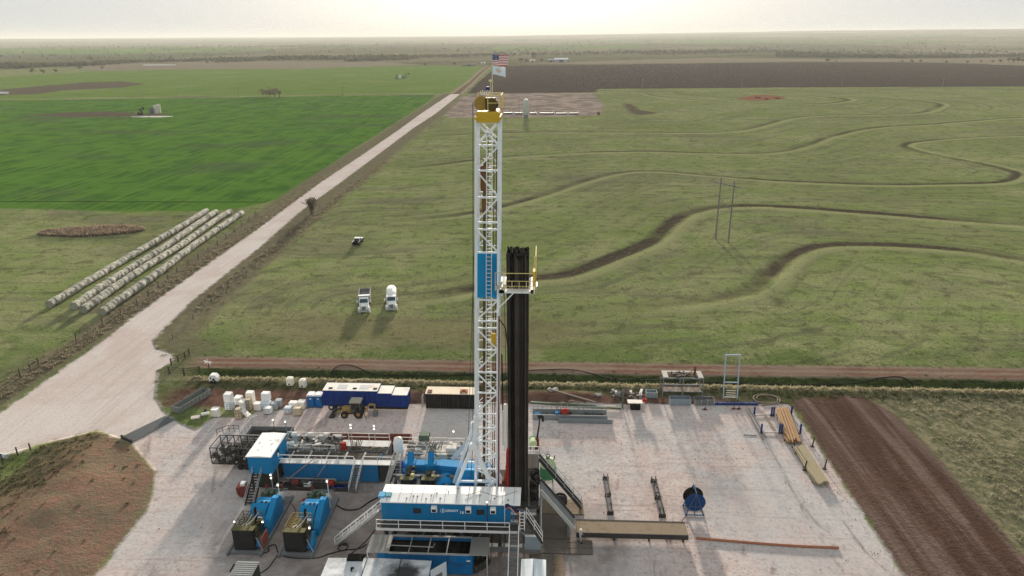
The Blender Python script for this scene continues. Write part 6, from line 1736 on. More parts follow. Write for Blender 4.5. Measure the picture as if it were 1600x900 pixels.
def bin_(x0, x1, y0, y1, h, m, label, bw=.08, z=0.0):
    t = thing('steel_bin', label, 'bin', ((x0+x1)/2, (y0+y1)/2, z))
    b = MB()
    for a in ((x0, x1, y0, y0+bw), (x0, x1, y1-bw, y1), (x0, x0+bw, y0+bw, y1-bw), (x1-bw, x1, y0+bw, y1-bw)): b.box(*a, z+.05, z+h)
    b.box(x0+bw, x1-bw, y0+bw, y1-bw, z+.08, z+.15).build('bin_body', m, t)
    b = MB()
    for i in range(8): b.cbox((random.uniform(x0+.3, x1-.3), random.uniform(y0+.3, y1-.3), z+.45), (.5, .25, .25), rz=i)
    b.build('contents', OILY, t)
    b = MB()
    for x in np.linspace(x0, x1-.08, 4): b.box(x, x+.08, y0-.05, y0, z+.05, z+h)
    b.build('ribs', STEEL_L, t)
bin_(20.1, 23.4, 99.3, 100.5, 1.15, STEEL_B, 'open grey blue steel bin in front of the steel rack')
bin_(24.0, 27.1, 99.5, 100.7, 1.0, STEEL, 'open grey bin with timber edge right of the rack front')
bin_(16.7, 18.5, 101.6, 102.7, 1.0, STEEL_B, 'small open blue grey bin left of the steel rack', z=ground_z(17.5, 102))
t = thing('steel_rack', 'tall grey steel rack with timber deck and a black winch on top', 'rack', (22.3, 102, 0))
RX0, RX1, RY0, RY1 = 19.2, 25.5, 101.2, 103.6
for x in (RX0, (RX0+RX1)/2, RX1):
    for y in (RY0, RY1): MB().beam((x, y, 0), (x, y, 3.9), .14).build('upright', STEEL, t)
b = MB()
for z in (1.5, 2.7, 3.8):
    for y in (RY0, RY1): b.beam((RX0, y, z), (RX1, y, z), .12)
for x in (RX0, RX1):
    b.beam((x, RY0, 3.8), (x, RY1, 3.8), .12)
for i in range(6):
    x = RX0+i*1.05
    b.beam((x, RY0, 1.5 if i % 2 else 2.7), (x+1.05, RY0, 2.7 if i % 2 else 1.5), .07)
b.build('rack_frame', STEEL, t)
MB().box(RX0, RX0+.8, RY0, RY1, 3.9, 4.0).box(RX1-.8, RX1, RY0, RY1, 3.9, 4.0).box(RX0+.8, RX1-.8, RY1-.5, RY1, 3.9, 4.0).build('top_deck', CONC, t)
MB().box(RX0+.1, RX1-.1, RY0+.1, RY1-.1, 1.35, 1.45).build('lower_deck', plate('deck_brown', (.12, .085, .065)), t)
b = MB()
for i in range(14): b.cbox((random.uniform(RX0+.9, RX1-1), random.uniform(RY0+.2, RY1-.6), 4.0), (random.uniform(.3, .9), .25, .3), rz=random.random()*3)
b.beam((RX0+1.2, RY0+.5, 3.9), (RX0+1.3, RY0+.5, 4.8), .14).build_each('stored_part', OILY, t)
MB().beam((24.2, 102.2, 3.9), (24.3, 102.2, 5.5), .3).beam((22.8, 102, 3.9), (24.2, 102.1, 5.1), .1).build('winch_arm', RUST, t)
b = MB()
for x in (21.2, 23.2): b.cbox((x, RY0-.1, 1.9), (.25, .2, .7))
b.build('pale_brackets', plate('bracket_cream', (.6, .56, .45)), t)
t = thing('tall_frame', 'tall pale blue goalpost frame with a ladder foot behind the pad', 'frame', (30.2, 102.3, 0))
GM = plate('frame_paleblue', (.30, .38, .44))
z0 = ground_z(30.2, 102.4)
b = MB()
for x in (29.1, 31.3):
    b.beam((x, 102.0, z0), (x+.12, 103.6, z0+6.9), .18); b.beam((x-.1, 101.6, z0), (x+.0, 102.3, z0+3), .1)
b.beam((29.1, 103.6, z0+6.9), (31.6, 103.6, z0+6.9), .2).beam((29.15, 102.5, z0+2.6), (31.35, 102.5, z0+2.6), .14).beam((29.1, 102, z0+.2), (31.3, 102, z0+.2), .14)
b.build('posts', GM, t)
b = MB()
for k in range(4): b.beam((29.4, 101.8, z0+.3+.4*k), (30.9, 101.7, z0+.3+.4*k), .12)
b.build('steps', plate('steps_tan', (.42, .38, .30)), t)
b = MB().beam((26.3, 99.7, .25), (34.0, 99.9, .25), .35, .4).beam((26.3, 100.1, .2), (33.5, 100.3, .2), .15)
for x in np.arange(26.6, 34, 1.0): b.beam((x, 99.7, .5), (x, 100.2, .5), .1)
solo('blue_beam', b, BLUE_POST, 'dark blue steel beam lying along the back edge of the pad', 'beam', (30, 99.8, 0))
hose('hose', 'large tan hose coiled in a double ring at the back right corner', [(*P(x, y), .12) for x, y in ((1190, 634), (1215, 631), (1218, 624), (1208, 619), (1190, 617), (1178, 620), (1180, 627), (1196, 631), (1213, 629), (1214, 623), (1203, 619), (1186, 619), (1182, 624))], .11, HOSE_TAN)
for q, lab in (((1146, 640), 'rusty valve lying near the blue beam, left of two'), ((1154, 640), 'rusty valve lying near the blue beam, right of two'), ((1101, 641), 'dark clod of iron on the pad below the grey bin')):
    x, y = P(*q)
    solo('valve', MB().sphere((x, y, .2), (.22, .2, .18), 8, 6).tube([(x, y, .2), (x+.1, y, .65)], .06, 6).tube([(x-.35, y, .2), (x+.35, y, .22)], .08, 6), RUST, lab, 'valve', (x, y, 0))

# casing piles and their racks
def pipe_pile(name, label, xa, xb, ya, yb, n, layers, m, r, sk=0.0, mdark=None):
    t = thing(name, label, 'pipe stack', ((xa+xb)/2, (ya+yb)/2, 0))
    for y in (ya+1.0, (ya+yb)/2, yb-1.0): MB().box(xa-.1+sk*(y-ya), xb+.1+sk*(y-ya), y-.1, y+.1, .02, .25).build('bearer', MAT_WOOD, t)
    for L in range(layers):
        for i in range(n-L):
            x = xa+(xb-xa)*(i+.5+L*.5)/n
            dy = random.uniform(-.35, .35)
            MB().tube([(x, ya+dy, .26+r+L*r*1.75), (x+sk*(yb-ya), yb+dy, .26+r+L*r*1.75)], r, 8).build('pipe', m, t, True)
    return t
pipe_pile('casing_pile', 'wide pile of orange tan casing pipes between blue posts', 34.75, 36.9, 88.6, 98.2, 10, 2, CASING_T, .105, .14)
pipe_pile('casing_pile', 'pile of pale pipes between dark stakes nearest the camera', 35.3, 37.2, 78.6, 87.2, 8, 2, CASING_P, .115, .0)
b = MB().tube([(31.8, 98.3, .3), (31.75, 89.2, .3)], .10, 8).tube([(32.25, 98.7, .3), (32.3, 89.9, .3)], .10, 8)
solo('pipe_pair', b, plate('pipe_grey3', (.15, .14, .13)), 'two long grey pipes side by side left of the blue posts', 'pipes', (32, 94, .2), None, True)
b = MB().tube([(34.0, 98.0, .2), (34.15, 88.9, .2)], .06, 6).tube([(34.25, 98.0, .2), (34.45, 89.0, .2)], .05, 6)
solo('pipe_pair', b, plate('pipe_rose', (.26, .18, .15)), 'two thin rosy pipes left of the orange tan pile', 'pipes', (34.2, 93, .14), None, True)
for i, (q, lab) in enumerate((((1178, 650), 'blue post at the far left of the casing rack'), ((1205, 650), 'blue post left of the tan pile, far row'), ((1208.5, 650), 'blue post against the tan pile, far row'), ((1236, 648), 'blue post at the far right corner beside the tan pile'), ((1189, 677), 'blue post at the near left of the casing rack'), ((1217.5, 677), 'blue post left of the tan pile, near row'), ((1221, 677), 'blue post against the tan pile, near row'), ((1250, 677), 'blue post at the near right of the tan pile'))):
    x, y = P(*q)
    t = thing('rack_post', lab, 'post', (x, y, 0), 'blue posts of the casing rack')
    MB().box(x-.11, x+.11, y-.11, y+.11, 0, 1.55).build('post_shaft', BLUE_POST, t)
    MB().box(x-.2, x+.2, y-.2, y+.2, .01, .08).build('foot_plate', DARK, t)
for (a, c, lab) in (((1178, 650), (1236, 648), 'far crossbar of the casing rack lying between blue posts'), ((1189, 677), (1250, 677), 'near crossbar of the casing rack lying between blue posts')):
    a, c = P(*a), P(*c)
    solo('rack_bar', MB().beam((a[0]+.12, a[1]+.02, .18), (c[0]-.12, c[1]+.02, .18), .14), STEEL_L, lab, 'bar', (a[0], a[1], .1))
for q, lab in (((1240, 699), 'dark stake at the far left of the pale pipe pile'), ((1269, 698), 'dark stake at the far right of the pale pipe pile'), ((1257, 735), 'dark stake at the near left of the pale pipe pile'), ((1288, 733), 'dark stake at the near right of the pale pipe pile')):
    x, y = P(*q)
    solo('rack_stake', MB().beam((x, y, 0), (x+.12, y, 1.5), .14).box(x-.25, x+.25, y-.2, y+.2, .01, .12), DARK, lab, 'stake', (x, y, 0), 'stakes of the pale pipe pile')
x, y = P(1162, 680); x2, y2 = P(1182, 681)
solo('steel_rod', MB().tube([(x, y, .06), (x2, y2, .06)], .05, 6), DARK, 'thin dark rod lying across the pad left of the near blue posts', 'rod', (x, y, 0))

# ---------------------------------------------------------------- vehicles in the pasture
TYRE = RUBBER
WP = plate('truck_white', (.78, .79, .79), .35)
def wheels(t, xs, ys, r, w, A, both=True):
    for y in ys:
        for s in (-1, 1):
            A(MB().lathe((s*xs, y, r), [(r*.45, -w/2), (r*.93, -w/2), (r, -w*.3), (r, w*.3), (r*.93, w/2), (r*.45, w/2)], 16, 'X'), 'tyre', TYRE, True)
            A(MB().lathe((s*(xs+w/2), y, r), [(r*.46, -.02), (r*.46, .02), (r*.2, .04)], 10, 'X'), 'rim', STEEL_L, True)
def vehicle(name, label, cat, x, y, rz):
    z = ground_z(x, y)
    t = thing(name, label, cat, (0, 0, 0))
    def A(b, nm, m, sm=False, par=None):
        return b.build(nm, m, par or t, sm)
    def done():
        t.location = (x, y, z+.02); t.rotation_euler = (0, 0, rz)
    return t, A, done
def truck_front(t, A):
    A(MB().box(-.45, .45, -.2, 8.6, .55, .85), 'chassis', DARK)
    A(MB().rbox(-.62, .62, -.35, 1.35, .8, 1.75, .14), 'hood', WP)
    for s in (-1, 1):
        A(MB().lathe((s*.98, .45, .55), [(.64, -.26), (.7, -.2), (.7, .2), (.64, .26)], 16, 'X'), 'fender', WP, True)
        A(MB().rbox(s*.98-.2, s*.98+.2, -.42, -.2, .85, 1.1, .05), 'headlight', plate('lens_grey', (.6, .62, .64), .2))
        A(MB().tube([(s*1.05, 1.75, 2.2), (s*1.38, 1.7, 2.3), (s*1.38, 1.7, 1.75)], .05, 5).rbox(s*1.38-.1, s*1.38+.1, 1.64, 1.72, 1.75, 2.3, .02), 'mirror', WP)
    g = A(MB().rbox(-.42, .42, -.42, -.35, .75, 1.6, .03), 'grille', STEEL)
    A(MB().rbox(-1.2, 1.2, -.65, -.42, .45, .75, .05), 'bumper', STEEL_L)
    c = A(MB().rbox(-1.0, 1.0, 1.35, 2.9, .8, 1.75, .06).prism([(1.35, 1.75), (2.9, 1.75), (2.85, 2.65), (1.75, 2.65)], 'X', -.98, .98), 'cab', WP)
    A(MB().add([(-.86, 1.36, 1.82), (.86, 1.36, 1.82), (.80, 1.69, 2.55), (-.80, 1.69, 2.55), (-.86, 1.33, 1.83), (.86, 1.33, 1.83), (.80, 1.66, 2.56), (-.80, 1.66, 2.56)], [(0,1,2,3),(7,6,5,4),(0,4,5,1),(1,5,6,2),(2,6,7,3),(3,7,4,0)]), 'windscreen', plate('screen_glass', (.05, .085, .10), .15), par=c)
    for s in (-1, 1): A(MB().prism([(1.75, 1.85), (2.7, 1.85), (2.65, 2.5), (2.0, 2.5)], 'X', s*.985-.01, s*.985+.012), 'side_window', GLASS_D, par=c)
    wheels(t, .98, (.45,), .52, .32, A)
    wheels(t, .92, (5.6, 6.9), .52, .55, A)
t, A, done = vehicle('dump_truck', 'white dump truck with grey raised-sided bed facing the camera', 'truck', *P(569, 489), 0.20)
truck_front(t, A)
b = MB().prism([(3.2, 1.1), (8.4, 1.1), (8.7, 2.6), (3.0, 2.6)], 'X', -1.22, -1.12).prism([(3.2, 1.1), (8.4, 1.1), (8.7, 2.6), (3.0, 2.6)], 'X', 1.12, 1.22).box(-1.12, 1.12, 3.1, 3.2, 1.1, 2.85).box(-1.12, 1.12, 8.45, 8.55, 1.1, 2.6).box(-1.12, 1.12, 3.2, 8.45, 1.1, 1.2)
A(b, 'dump_bed', plate('bed_grey', (.22, .22, .225)))
A(MB().box(-1.0, 1.0, 3.25, 8.4, 1.9, 1.98), 'load', plate('load_grey', (.18, .175, .17)))
A(MB().rbox(-1.15, 1.15, 2.55, 3.3, 2.85, 3.0, .05), 'cab_shield', WP)
done()
t, A, done = vehicle('tank_truck', 'white tank truck with a rounded tank facing the camera', 'truck', *P(612, 485), 0.20)
truck_front(t, A)
A(MB().lathe((0, 3.2, 1.95), [(.55, -.02), (.95, .12), (1.08, .35), (1.08, 4.9), (.95, 5.15), (.55, 5.3)], 24, 'Y'), 'tank', plate('tank_white', (.80, .79, .76), .35), True)
A(MB().lathe((0, 5.2, 3.0), [(.3, 0), (.3, .14), (.2, .18)], 12).box(-.5, .5, 6.2, 6.5, 3.0, 3.08), 'manhole', WHITE)
A(MB().box(-1.15, 1.15, 3.4, 8.2, .85, 1.0), 'tank_cradle', DARK)
done()
t, A, done = vehicle('pickup_truck', 'white pickup truck with a black bed seen from behind in the pasture', 'pickup', P(556, 384)[0], P(556, 384)[1]+5.3, math.pi-.02)
A(MB().rbox(-.97, .97, -.1, 5.3, .45, 1.05, .1), 'body', plate('pickup_black', (.03, .03, .032), .35))
A(MB().rbox(-.9, .9, 0, 1.5, 1.05, 1.14, .05), 'hood', WP)
for s in (-1, 1): A(MB().box(s*.9-.07, s*.9+.07, 3.5, 5.28, 1.05, 1.12), 'bed_rail', WP)
A(MB().prism([(1.55, 1.05), (3.5, 1.05), (3.35, 1.72), (2.2, 1.78)], 'X', -.85, .85), 'cab', WP)
A(MB().prism([(1.50, 1.08), (2.12, 1.72), (2.16, 1.70), (1.56, 1.06)], 'X', -.75, .75), 'windscreen', GLASS_D)
A(MB().prism([(3.52, 1.08), (3.38, 1.68), (3.41, 1.68), (3.56, 1.08)], 'X', -.75, .75), 'rear_window', GLASS_D)
for s in (-1, 1): A(MB().prism([(1.75, 1.1), (3.4, 1.1), (3.25, 1.62), (2.25, 1.66)], 'X', s*.855-.01, s*.855+.01), 'side_window', GLASS_D)
A(MB().rbox(-.8, .8, 3.65, 5.25, 1.05, 1.10, .03), 'bed_cover', BLACK)
A(MB().rbox(-.82, .82, 5.30, 5.34, .6, 1.02, .02), 'tailgate', BLACK)
A(MB().rbox(-.95, .95, 5.30, 5.5, .38, .55, .03), 'bumper', BLACK)
for s in (-1, 1):
    A(MB().rbox(s*.87-.07, s*.87+.07, 5.30, 5.36, .65, 1.0, .02), 'tail_light', RED)
wheels(t, .84, (1.0, 4.3), .4, .26, A)
done()

# hay bales: four rows, end to end
def hay_mat():
    m = bpy.data.materials.new('hay'); g = NT(m)
    oi = g.n('ObjectInfo').outputs['Random']
    p = g.n('TexCoord').outputs['Object']
    sy = g.n('SeparateXYZ', {0: p}).outputs[1]
    n = g.noise(g.scalev(p, (2, 9, 2)), 3.0, 4, .7)
    n2 = g.noise(p, 1.4, 3, .6)
    c = g.mix(g.step(n, .35, .65), (.22, .215, .18), (.35, .345, .295))
    c = g.mix(g.math('MULTIPLY', g.step(n2, .5, .7), .6), c, (.20, .19, .155))
    v = g.math('MULTIPLY_ADD', oi, .3, .85)
    c = g.mix(1.0, c, g.n('CombineColor', {0: v, 1: v, 2: v}).outputs[0], 'MULTIPLY')
    bp = g.n('Bump', {'Height': n, 'Strength': .8, 'Distance': .08}).outputs[0]
    g.out(g.n('BsdfPrincipled', {'Base Color': c, 'Roughness': .95, 'Specular IOR Level': .1, 'Normal': bp}).outputs[0])
    return m
HAY = hay_mat()
protos = []
for k in range(3):
    b = MB().lathe((0, 0, .84), [(.82, -.868), (.878, -.866), (.89, -.83), (.895, 0), (.89, .83), (.878, .866), (.82, .868)], 22, 'Y')
    rr = random.Random(k)
    b.v = [(x+rr.uniform(-.03, .03), y+rr.uniform(-.03, .03), max(.0, z+rr.uniform(-.03, .03))) for x, y, z in b.v]
    o = b.build('hay_bale', HAY, None, True)
    protos.append(o)
rowdef = [((81, 479), (326, 332), 'leftmost row, farthest from the road'), ((119, 482), (340, 334), 'second row from the left'), ((133, 487), (362, 333), 'third row from the left'), ((165, 487), (379, 335), 'row nearest the road')]
used = [False]*3
for a, c, lab in rowdef:
    a, c = Vector((*P(*a), 0)), Vector((*P(*c), 0))
    L = (c-a).length; n = int(L/1.72); d = (c-a)/L; ang = math.atan2(-d.x, d.y)
    wv = random.uniform(0, 6)
    for i in range(n):
        q = a+d*(L*i/n)+Vector((-d.y, d.x, 0))*(.22*math.sin(i*.2+wv)+random.uniform(-.05, .05))
        k = (i*7+3) % 3
        if not used[k]: o = protos[k]; used[k] = True
        else: o = copy_tree(protos[k])
        s = random.uniform(.97, 1.03)
        o.location = (q.x, q.y, ground_z(q.x, q.y)-.05)
        o.rotation_euler = (0, 0, ang+random.uniform(-.04, .04)+(math.pi if random.random() < .5 else 0))
        o.scale = (s, 1, s)
        o['category'] = 'hay bale'
        if i == 0: o['label'] = 'round hay bale at the near end of the '+lab; o['group'] = 'near end bales of the hay rows'
        elif i == n-1: o['label'] = 'round hay bale at the far end of the '+lab; o['group'] = 'far end bales of the hay rows'
        else: o['label'] = 'round hay bale within the '+lab; o['group'] = 'hay bales in the '+lab

# ---------------------------------------------------------------- poles, pump jacks and far buildings
t = thing('power_pylon', 'two-legged H-frame power pole with cross arm standing in the right pasture', 'power pole', (50.7, 195.8, 0))
PW = plate('pole_wood', (.19, .185, .18), .9)
(ax, ay), (bx_, by_) = P(1118, 372), P(1138, 378)
az, bz = ground_z(ax, ay), ground_z(bx_, by_)
for x, y, z, in ((ax, ay, az), (bx_, by_, bz)): MB().tube([(x, y, z-.3), (x, y, z+17.6)], [.24, .16], 8).build('pole', PW, t)
A_, B_ = Vector((ax, ay, az)), Vector((bx_, by_, bz)); dd = (B_-A_).normalized()
MB().beam(A_-dd*3.2+Vector((0, 0, 16.1)), B_+dd*2.6+Vector((0, 0, 16.1)), .22, .3).build('cross_arm', PW, t)
MB().beam(A_+Vector((0, 0, 9.2)), B_+Vector((0, 0, 12.0)), .14).beam(A_+Vector((0, 0, 12)), B_+Vector((0, 0, 9.2)), .14).build('cross_brace', PW, t)
b = MB()
for q in (A_-dd*3.0, (A_+B_)/2, B_+dd*2.4): b.lathe((q.x, q.y, az+14.7), [(.07, 0), (.12, .2), (.07, .4), (.12, .6), (.07, .8), (.05, 1.3)], 8)
b.build_each('insulator', STEEL_L, t)
def pole(q, h, label, arm=True):
    x, y = P(*q); z = ground_z(x, y)
    t = thing('utility_pole', label, 'power pole', (x, y, z), 'utility poles along the far fields')
    MB().tube([(x, y, z-.3), (x+.1, y, z+h)], [.2, .14], 6).build('pole', PW, t)
    if arm: MB().beam((x-1.1, y, z+h-.6), (x+1.2, y, z+h-.6), .16).build('cross_arm', PW, t)
pole((224, 153), 10, 'thin utility pole behind the left pump jack')
pole((373, 153), 10, 'thin utility pole left of the bare bushes')
pole((536, 150), 10, 'thin utility pole at the far edge of the bright green field')
pole((697, 148), 10, 'thin utility pole by the road bend')
pole((811, 178), 13, 'thin pole beside the tall pale silo', False)
for px_, w in ((1003, 'left'), (1158, 'middle'), (1315, 'right'), (1472, 'far right')): pole((px_, 138), 10, 'utility pole at the near edge of the dark ploughed field, %s one of four' % w)
def pump_jack(q, s, label, rz):
    x, y = P(*q); z = ground_z(x, y)
    t = thing('pump_jack', label, 'pump jack', (0, 0, 0))
    b = MB().beam((-.9, -1, 0), (0, 0, 5), .3).beam((.9, -1, 0), (0, 0, 5), .3).beam((-.9, 1.3, 0), (0, 0, 5), .3).beam((.9, 1.3, 0), (0, 0, 5), .3)
    b.build('samson_post', DARK, t)
    MB().beam((0, -3.2, 6.3), (0, 3.4, 3.9), .35, .6).build('walking_beam', DARK, t)
    MB().prism([(-3.0, 6.9), (-4.0, 6.3), (-4.1, 5.2), (-3.5, 4.2), (-3.1, 5.5)], 'X', -.25, .25).build('horse_head', BLACK, t)
    MB().rbox(-.9, .9, 2.2, 4.6, .3, 1.9, .1).build('gearbox', DARK, t)
    MB().lathe((-.7, 3.4, 1.9), [(.2, 0), (1.2, .1), (1.2, .3), (.2, .4)], 10, 'X').build('counterweight', DARK, t)
    MB().box(-1.2, 1.2, -4, 5, 0, .3).build('base', STEEL, t)
    t.location = (x, y, z); t.rotation_euler = (0, 0, rz); t.scale = (s, s, s)
pump_jack((222, 181), 1.0, 'dark pump jack in the bright green field on the left', 1.0)
pump_jack((620, 124), 1.0, 'dark pump jack at the left of the far green field battery', .4)
pump_jack((635, 123), 1.1, 'dark pump jack at the right of the far green field battery', 1.4)
def tank(q, r, h, m, label, seg=18, cone=.4):
    x, y = P(*q); z = ground_z(x, y)
    t = thing('storage_tank', label, 'tank', (x, y, z))
    MB().lathe((x, y, z), [(r, 0), (r, h)], seg).build('shell', m, t, True)
    MB().lathe((x, y, z+h), [(r, 0), (r*.5, cone*.7), (.15, cone)], seg).build('cone_roof', m, t, True)
    MB().tube([(x-r-.1, y-.3, z), (x-r-.1, y-.3, z+h+.5)], .08, 5).build('ladder', STEEL, t)
TW = plate('tank_pale', (.60, .60, .56))
tank((238, 178), 1.6, 4.2, plate('tank_darkgrey', (.12, .125, .13)), 'dark grey squat tank beside the left pump jack')
tank((244, 177), 1.5, 6.0, TW, 'pale tank beside the left pump jack, nearer of two')
tank((249, 176), 1.4, 6.2, plate('tank_cream', (.62, .58, .48)), 'cream tank beside the left pump jack, farther right of two')
tank((625, 122.5), 2.0, 4.5, TW, 'white tank between the two far pump jacks')
tank((630, 123), 1.8, 3.8, STEEL, 'grey tank between the two far pump jacks')
x, y = P(238, 182)
z = ground_z(x, y)
b = MB().prism([(x+math.cos(a)*(15+2*math.sin(3*a)), y-2+math.sin(a)*(6+1.5*math.cos(2*a))) for a in np.linspace(0, 2*math.pi, 30)[:-1]], 'Z', z-.5, z+.10)
o = b.build('gravel_patch', plate('gravel', (.40, .38, .36))); o['kind'] = 'structure'
# silo and sand chutes on the second pad
x, y = P(822, 184); z = ground_z(x, y)
t = thing('silo', 'tall pale vertical silo standing on the distant bare pad', 'silo', (x, y, z))
SW = plate('silo_pale', (.45, .48, .48))
MB().lathe((x, y, z+2.5), [(1.0, -1.2), (1.8, 0), (1.8, 9.6), (1.5, 10.1)], 20).build('shell', SW, t, True)
b = MB()
for k in range(6): b.tube([(x+.7*math.cos(k), y+.7*math.sin(k), z+12.5), (x+.7*math.cos(k), y+.7*math.sin(k), z+13.5)], .14, 5)
b.build('top_vents', plate('vent_white', (.8, .78, .72)), t)
for a in (.8, 2.3, 3.9, 5.5): MB().beam((x+1.6*math.cos(a), y+1.6*math.sin(a), z), (x+1.6*math.cos(a), y+1.6*math.sin(a), z+3), .4).build('leg', plate('silo_grey', (.22, .24, .24)), t)
MB().box(x-1.5, x+1.5, y-1.5, y+1.5, z, z+2.2).build('shaded_base', plate('silo_shade', (.18, .20, .20)), t)  # block at the foot: shadow on the silo's lower part put into its dark colour
for i, (a, c) in enumerate(((786, 803), (803, 818), (827, 840), (842, 868), (868, 888), (888, 906))):
    xa, ya = P(a, 178.5); xb, yb = P(c, 178.5); z = ground_z(xa, ya)
    t = thing('frac_trough', 'low dark trough with white end frame, number %s from the left along the pad edge' % ('one', 'two', 'three', 'four', 'five', 'six')[i], 'trough', (xa, ya, z), 'low troughs along the distant pad')
    MB().box(xa+.5, xb-.5, ya-1.2, ya+1.2, z, z+1.1).build('trough_body', plate('trough_dark', (.12, .12, .13)), t)
    MB().beam((xb-.6, ya-1.5, z), (xb-1.8, ya+.5, z+2.2), .45).build('end_frame', WHITE, t)
x, y = P(935, 179); solo('pump_box', MB().rbox(x-1, x+1, y-1, y+1, ground_z(x, y), ground_z(x, y)+2, .1).box(x-.2, x+.2, y-.2, y+.2, ground_z(x, y)+2, ground_z(x, y)+2.6), RUST, 'small dark red box at the right end of the troughs', 'box', (x, y, ground_z(x, y)))
for i, q in enumerate(((1183, 153), (1196, 155), (1214, 154))):
    x, y = P(*q); z = ground_z(x, y)
    b = MB()
    for k in range(5): b.sphere((x+random.uniform(-2.5, 2.5), y+random.uniform(-1, 1), z+.3), (1.2, .9, .8), 7, 5)
    solo('brush_pile', b, RUST, 'dark rusty heap on the bare red patch, %s of three' % ('left', 'middle', 'right')[i], 'heap', (x, y, z))
def barn(q, w, d, h, mw_, mr, label, rz=0.0):
    x, y = P(*q); z = ground_z(x, y)
    t = thing('farm_shed', label, 'shed', (0, 0, 0))
    MB().box(-w/2, w/2, -d/2, d/2, -.5, h).build('wall', mw_, t)
    MB().prism([(-d/2-.5, h), (d/2+.5, h), (0, h+d*.22)], 'X', -w/2-.4, w/2+.4).build('roof', mr, t)
    MB().box(-w*.15, w*.15, -d/2-.06, -d/2, 0, h*.8).build('door', DARK, t)
    t.location = (x, y, z); t.rotation_euler = (0, 0, rz)
barn((877, 96.5), 30, 14, 5.5, plate('barn_grey', (.30, .31, .33)), plate('barn_roof', (.78, .80, .82), .35), 'long farm shed with bright roof beyond the ploughed field')
barn((861, 96.5), 14, 12, 4, plate('barn_grey2', (.22, .23, .25)), plate('barn_roof2', (.35, .36, .37)), 'low grey shed adjoining the bright roofed farm shed')
barn((832, 97), 12, 9, 4, plate('barn_cream', (.5, .47, .4)), plate('barn_roof3', (.6, .58, .55)), 'small pale farmhouse among trees left of the long shed')
barn((755, 100), 9, 7, 3, plate('barn_white', (.6, .6, .56)), plate('barn_roof4', (.62, .60, .54)), 'small pale shed at the far end of the dirt road')
barn((733, 103), 26, 8, 3, plate('barn_low', (.15, .15, .14)), plate('barn_roof5', (.22, .22, .21)), 'low dark shed left of the far end of the dirt road')
for px_, py_, w in ((250, 102.5, 70),):
    x, y = P(px_, py_); z = ground_z(x, y)
    b = MB().box(-w/2, w/2, -3, 3, -.3, 1.6).prism([(-3.2, 1.6), (3.2, 1.6), (0, 2.4)], 'X', -w/2, w/2)
    t = thing('greenhouse', 'long low white sheeted row below the left treeline', 'row cover', (0, 0, 0))
    b.build('sheeting', plate('sheet_white', (.75, .74, .70)), t)
    MB().box(-w/2-.2, -w/2, -2.8, 2.8, 0, 1.5).build('end_wall', STEEL_L, t)
    t.location = (x, y, z)
x, y = P(6, 147); z = ground_z(x, y)
b = MB().rbox(x-6, x+5, y-1.5, y+1.5, z+.2, z+2.2, .3)
solo('parked_trailer', b, WHITE, 'low white trailer at the left edge beside the bare patch', 'trailer', (x, y, z))

# ---------------------------------------------------------------- trees
def leaf_mat(name, c1, c2):
    m = bpy.data.materials.new(name); g = NT(m)
    p = g.n('NewGeometry').outputs['Position']
    c = g.mix(g.step(g.noise(p, .25, 3, .6), .35, .65), c1, c2)
    a = g.n('BsdfDiffuse', {'Color': c}).outputs[0]
    b = g.n('BsdfTranslucent', {'Color': c}).outputs[0]
    g.out(g.n('MixShader', {0: .3, 1: a, 2: b}).outputs[0])
    return m
LEAF = leaf_mat('dull_foliage', (.045, .052, .028), (.075, .075, .042))
BARE = leaf_mat('bare_twigs', (.090, .074, .060), (.135, .115, .092))
BARK = plate('bark', (.075, .062, .052), .9)
def crown(b, c, r, n, s, rng, squash=1.0):
    lobes = [(c[0]+rng.uniform(-.5, .5)*r, c[1]+rng.uniform(-.5, .5)*r, c[2]+rng.uniform(-.35, .4)*r*squash, r*rng.uniform(.35, .6)) for _ in range(7)]
    for _ in range(n):
        L = rng.choice(lobes)
        d = Vector((rng.gauss(0, 1), rng.gauss(0, 1), rng.gauss(0, 1))).normalized()*L[3]*rng.uniform(.55, 1.05)
        p = Vector((L[0]+d.x, L[1]+d.y, L[2]+d.z*squash))
        u = Vector((rng.gauss(0, 1), rng.gauss(0, 1), rng.gauss(0, 1))).normalized()
        w = u.cross(Vector((rng.gauss(0, 1), rng.gauss(0, 1), rng.gauss(0, 1)))).normalized()
        k = s*rng.uniform(.6, 1.4)
        b.add([p-u*k, p+w*k*.7, p+u*k, p-w*k*.7], [(0, 1, 2, 3)])
def bare_tree(label, q, h, spread, seed, name='bare_tree', stems=1):
    rng = random.Random(seed)
    x, y = P(*q); z = ground_z(x, y)
    t = thing(name, label, 'tree', (x, y, z))
    bt, bc = MB(), MB()
    def grow(p, d, L, r, lev):
        e = p+d*L
        (bt if lev < 2 else bc).tube([p, p+d*L*.5+Vector((rng.uniform(-.1, .1),)*3)*L*.5, e], [r, r*.8, r*.6], 5 if lev < 2 else 3, caps=False)
        if lev >= 4: return
        for _ in range(rng.choice((3, 4, 4))):
            nd = (d+Vector((rng.uniform(-1, 1), rng.uniform(-1, 1), rng.uniform(-.25, .7)))*spread).normalized()
            grow(p+d*L*rng.uniform(.55, 1.0), nd, L*rng.uniform(.55, .8), r*.55, lev+1)
    for s in range(stems):
        grow(Vector((x+rng.uniform(-.5, .5)*(stems > 1)*2.5, y+rng.uniform(-.3, .3)*(stems > 1), z-.2)), Vector((rng.uniform(-.2, .2), rng.uniform(-.2, .2), 1)).normalized(), h*.33, h*.022, 0)
    crown(bc, (x, y, z+h*.62), h*.55*(1.2 if stems < 3 else .75), 420, .16 if stems > 2 else .3, rng, .75)
    bt.build('trunk', BARK, t); bc.build('twigs', BARE, t, fix=False)
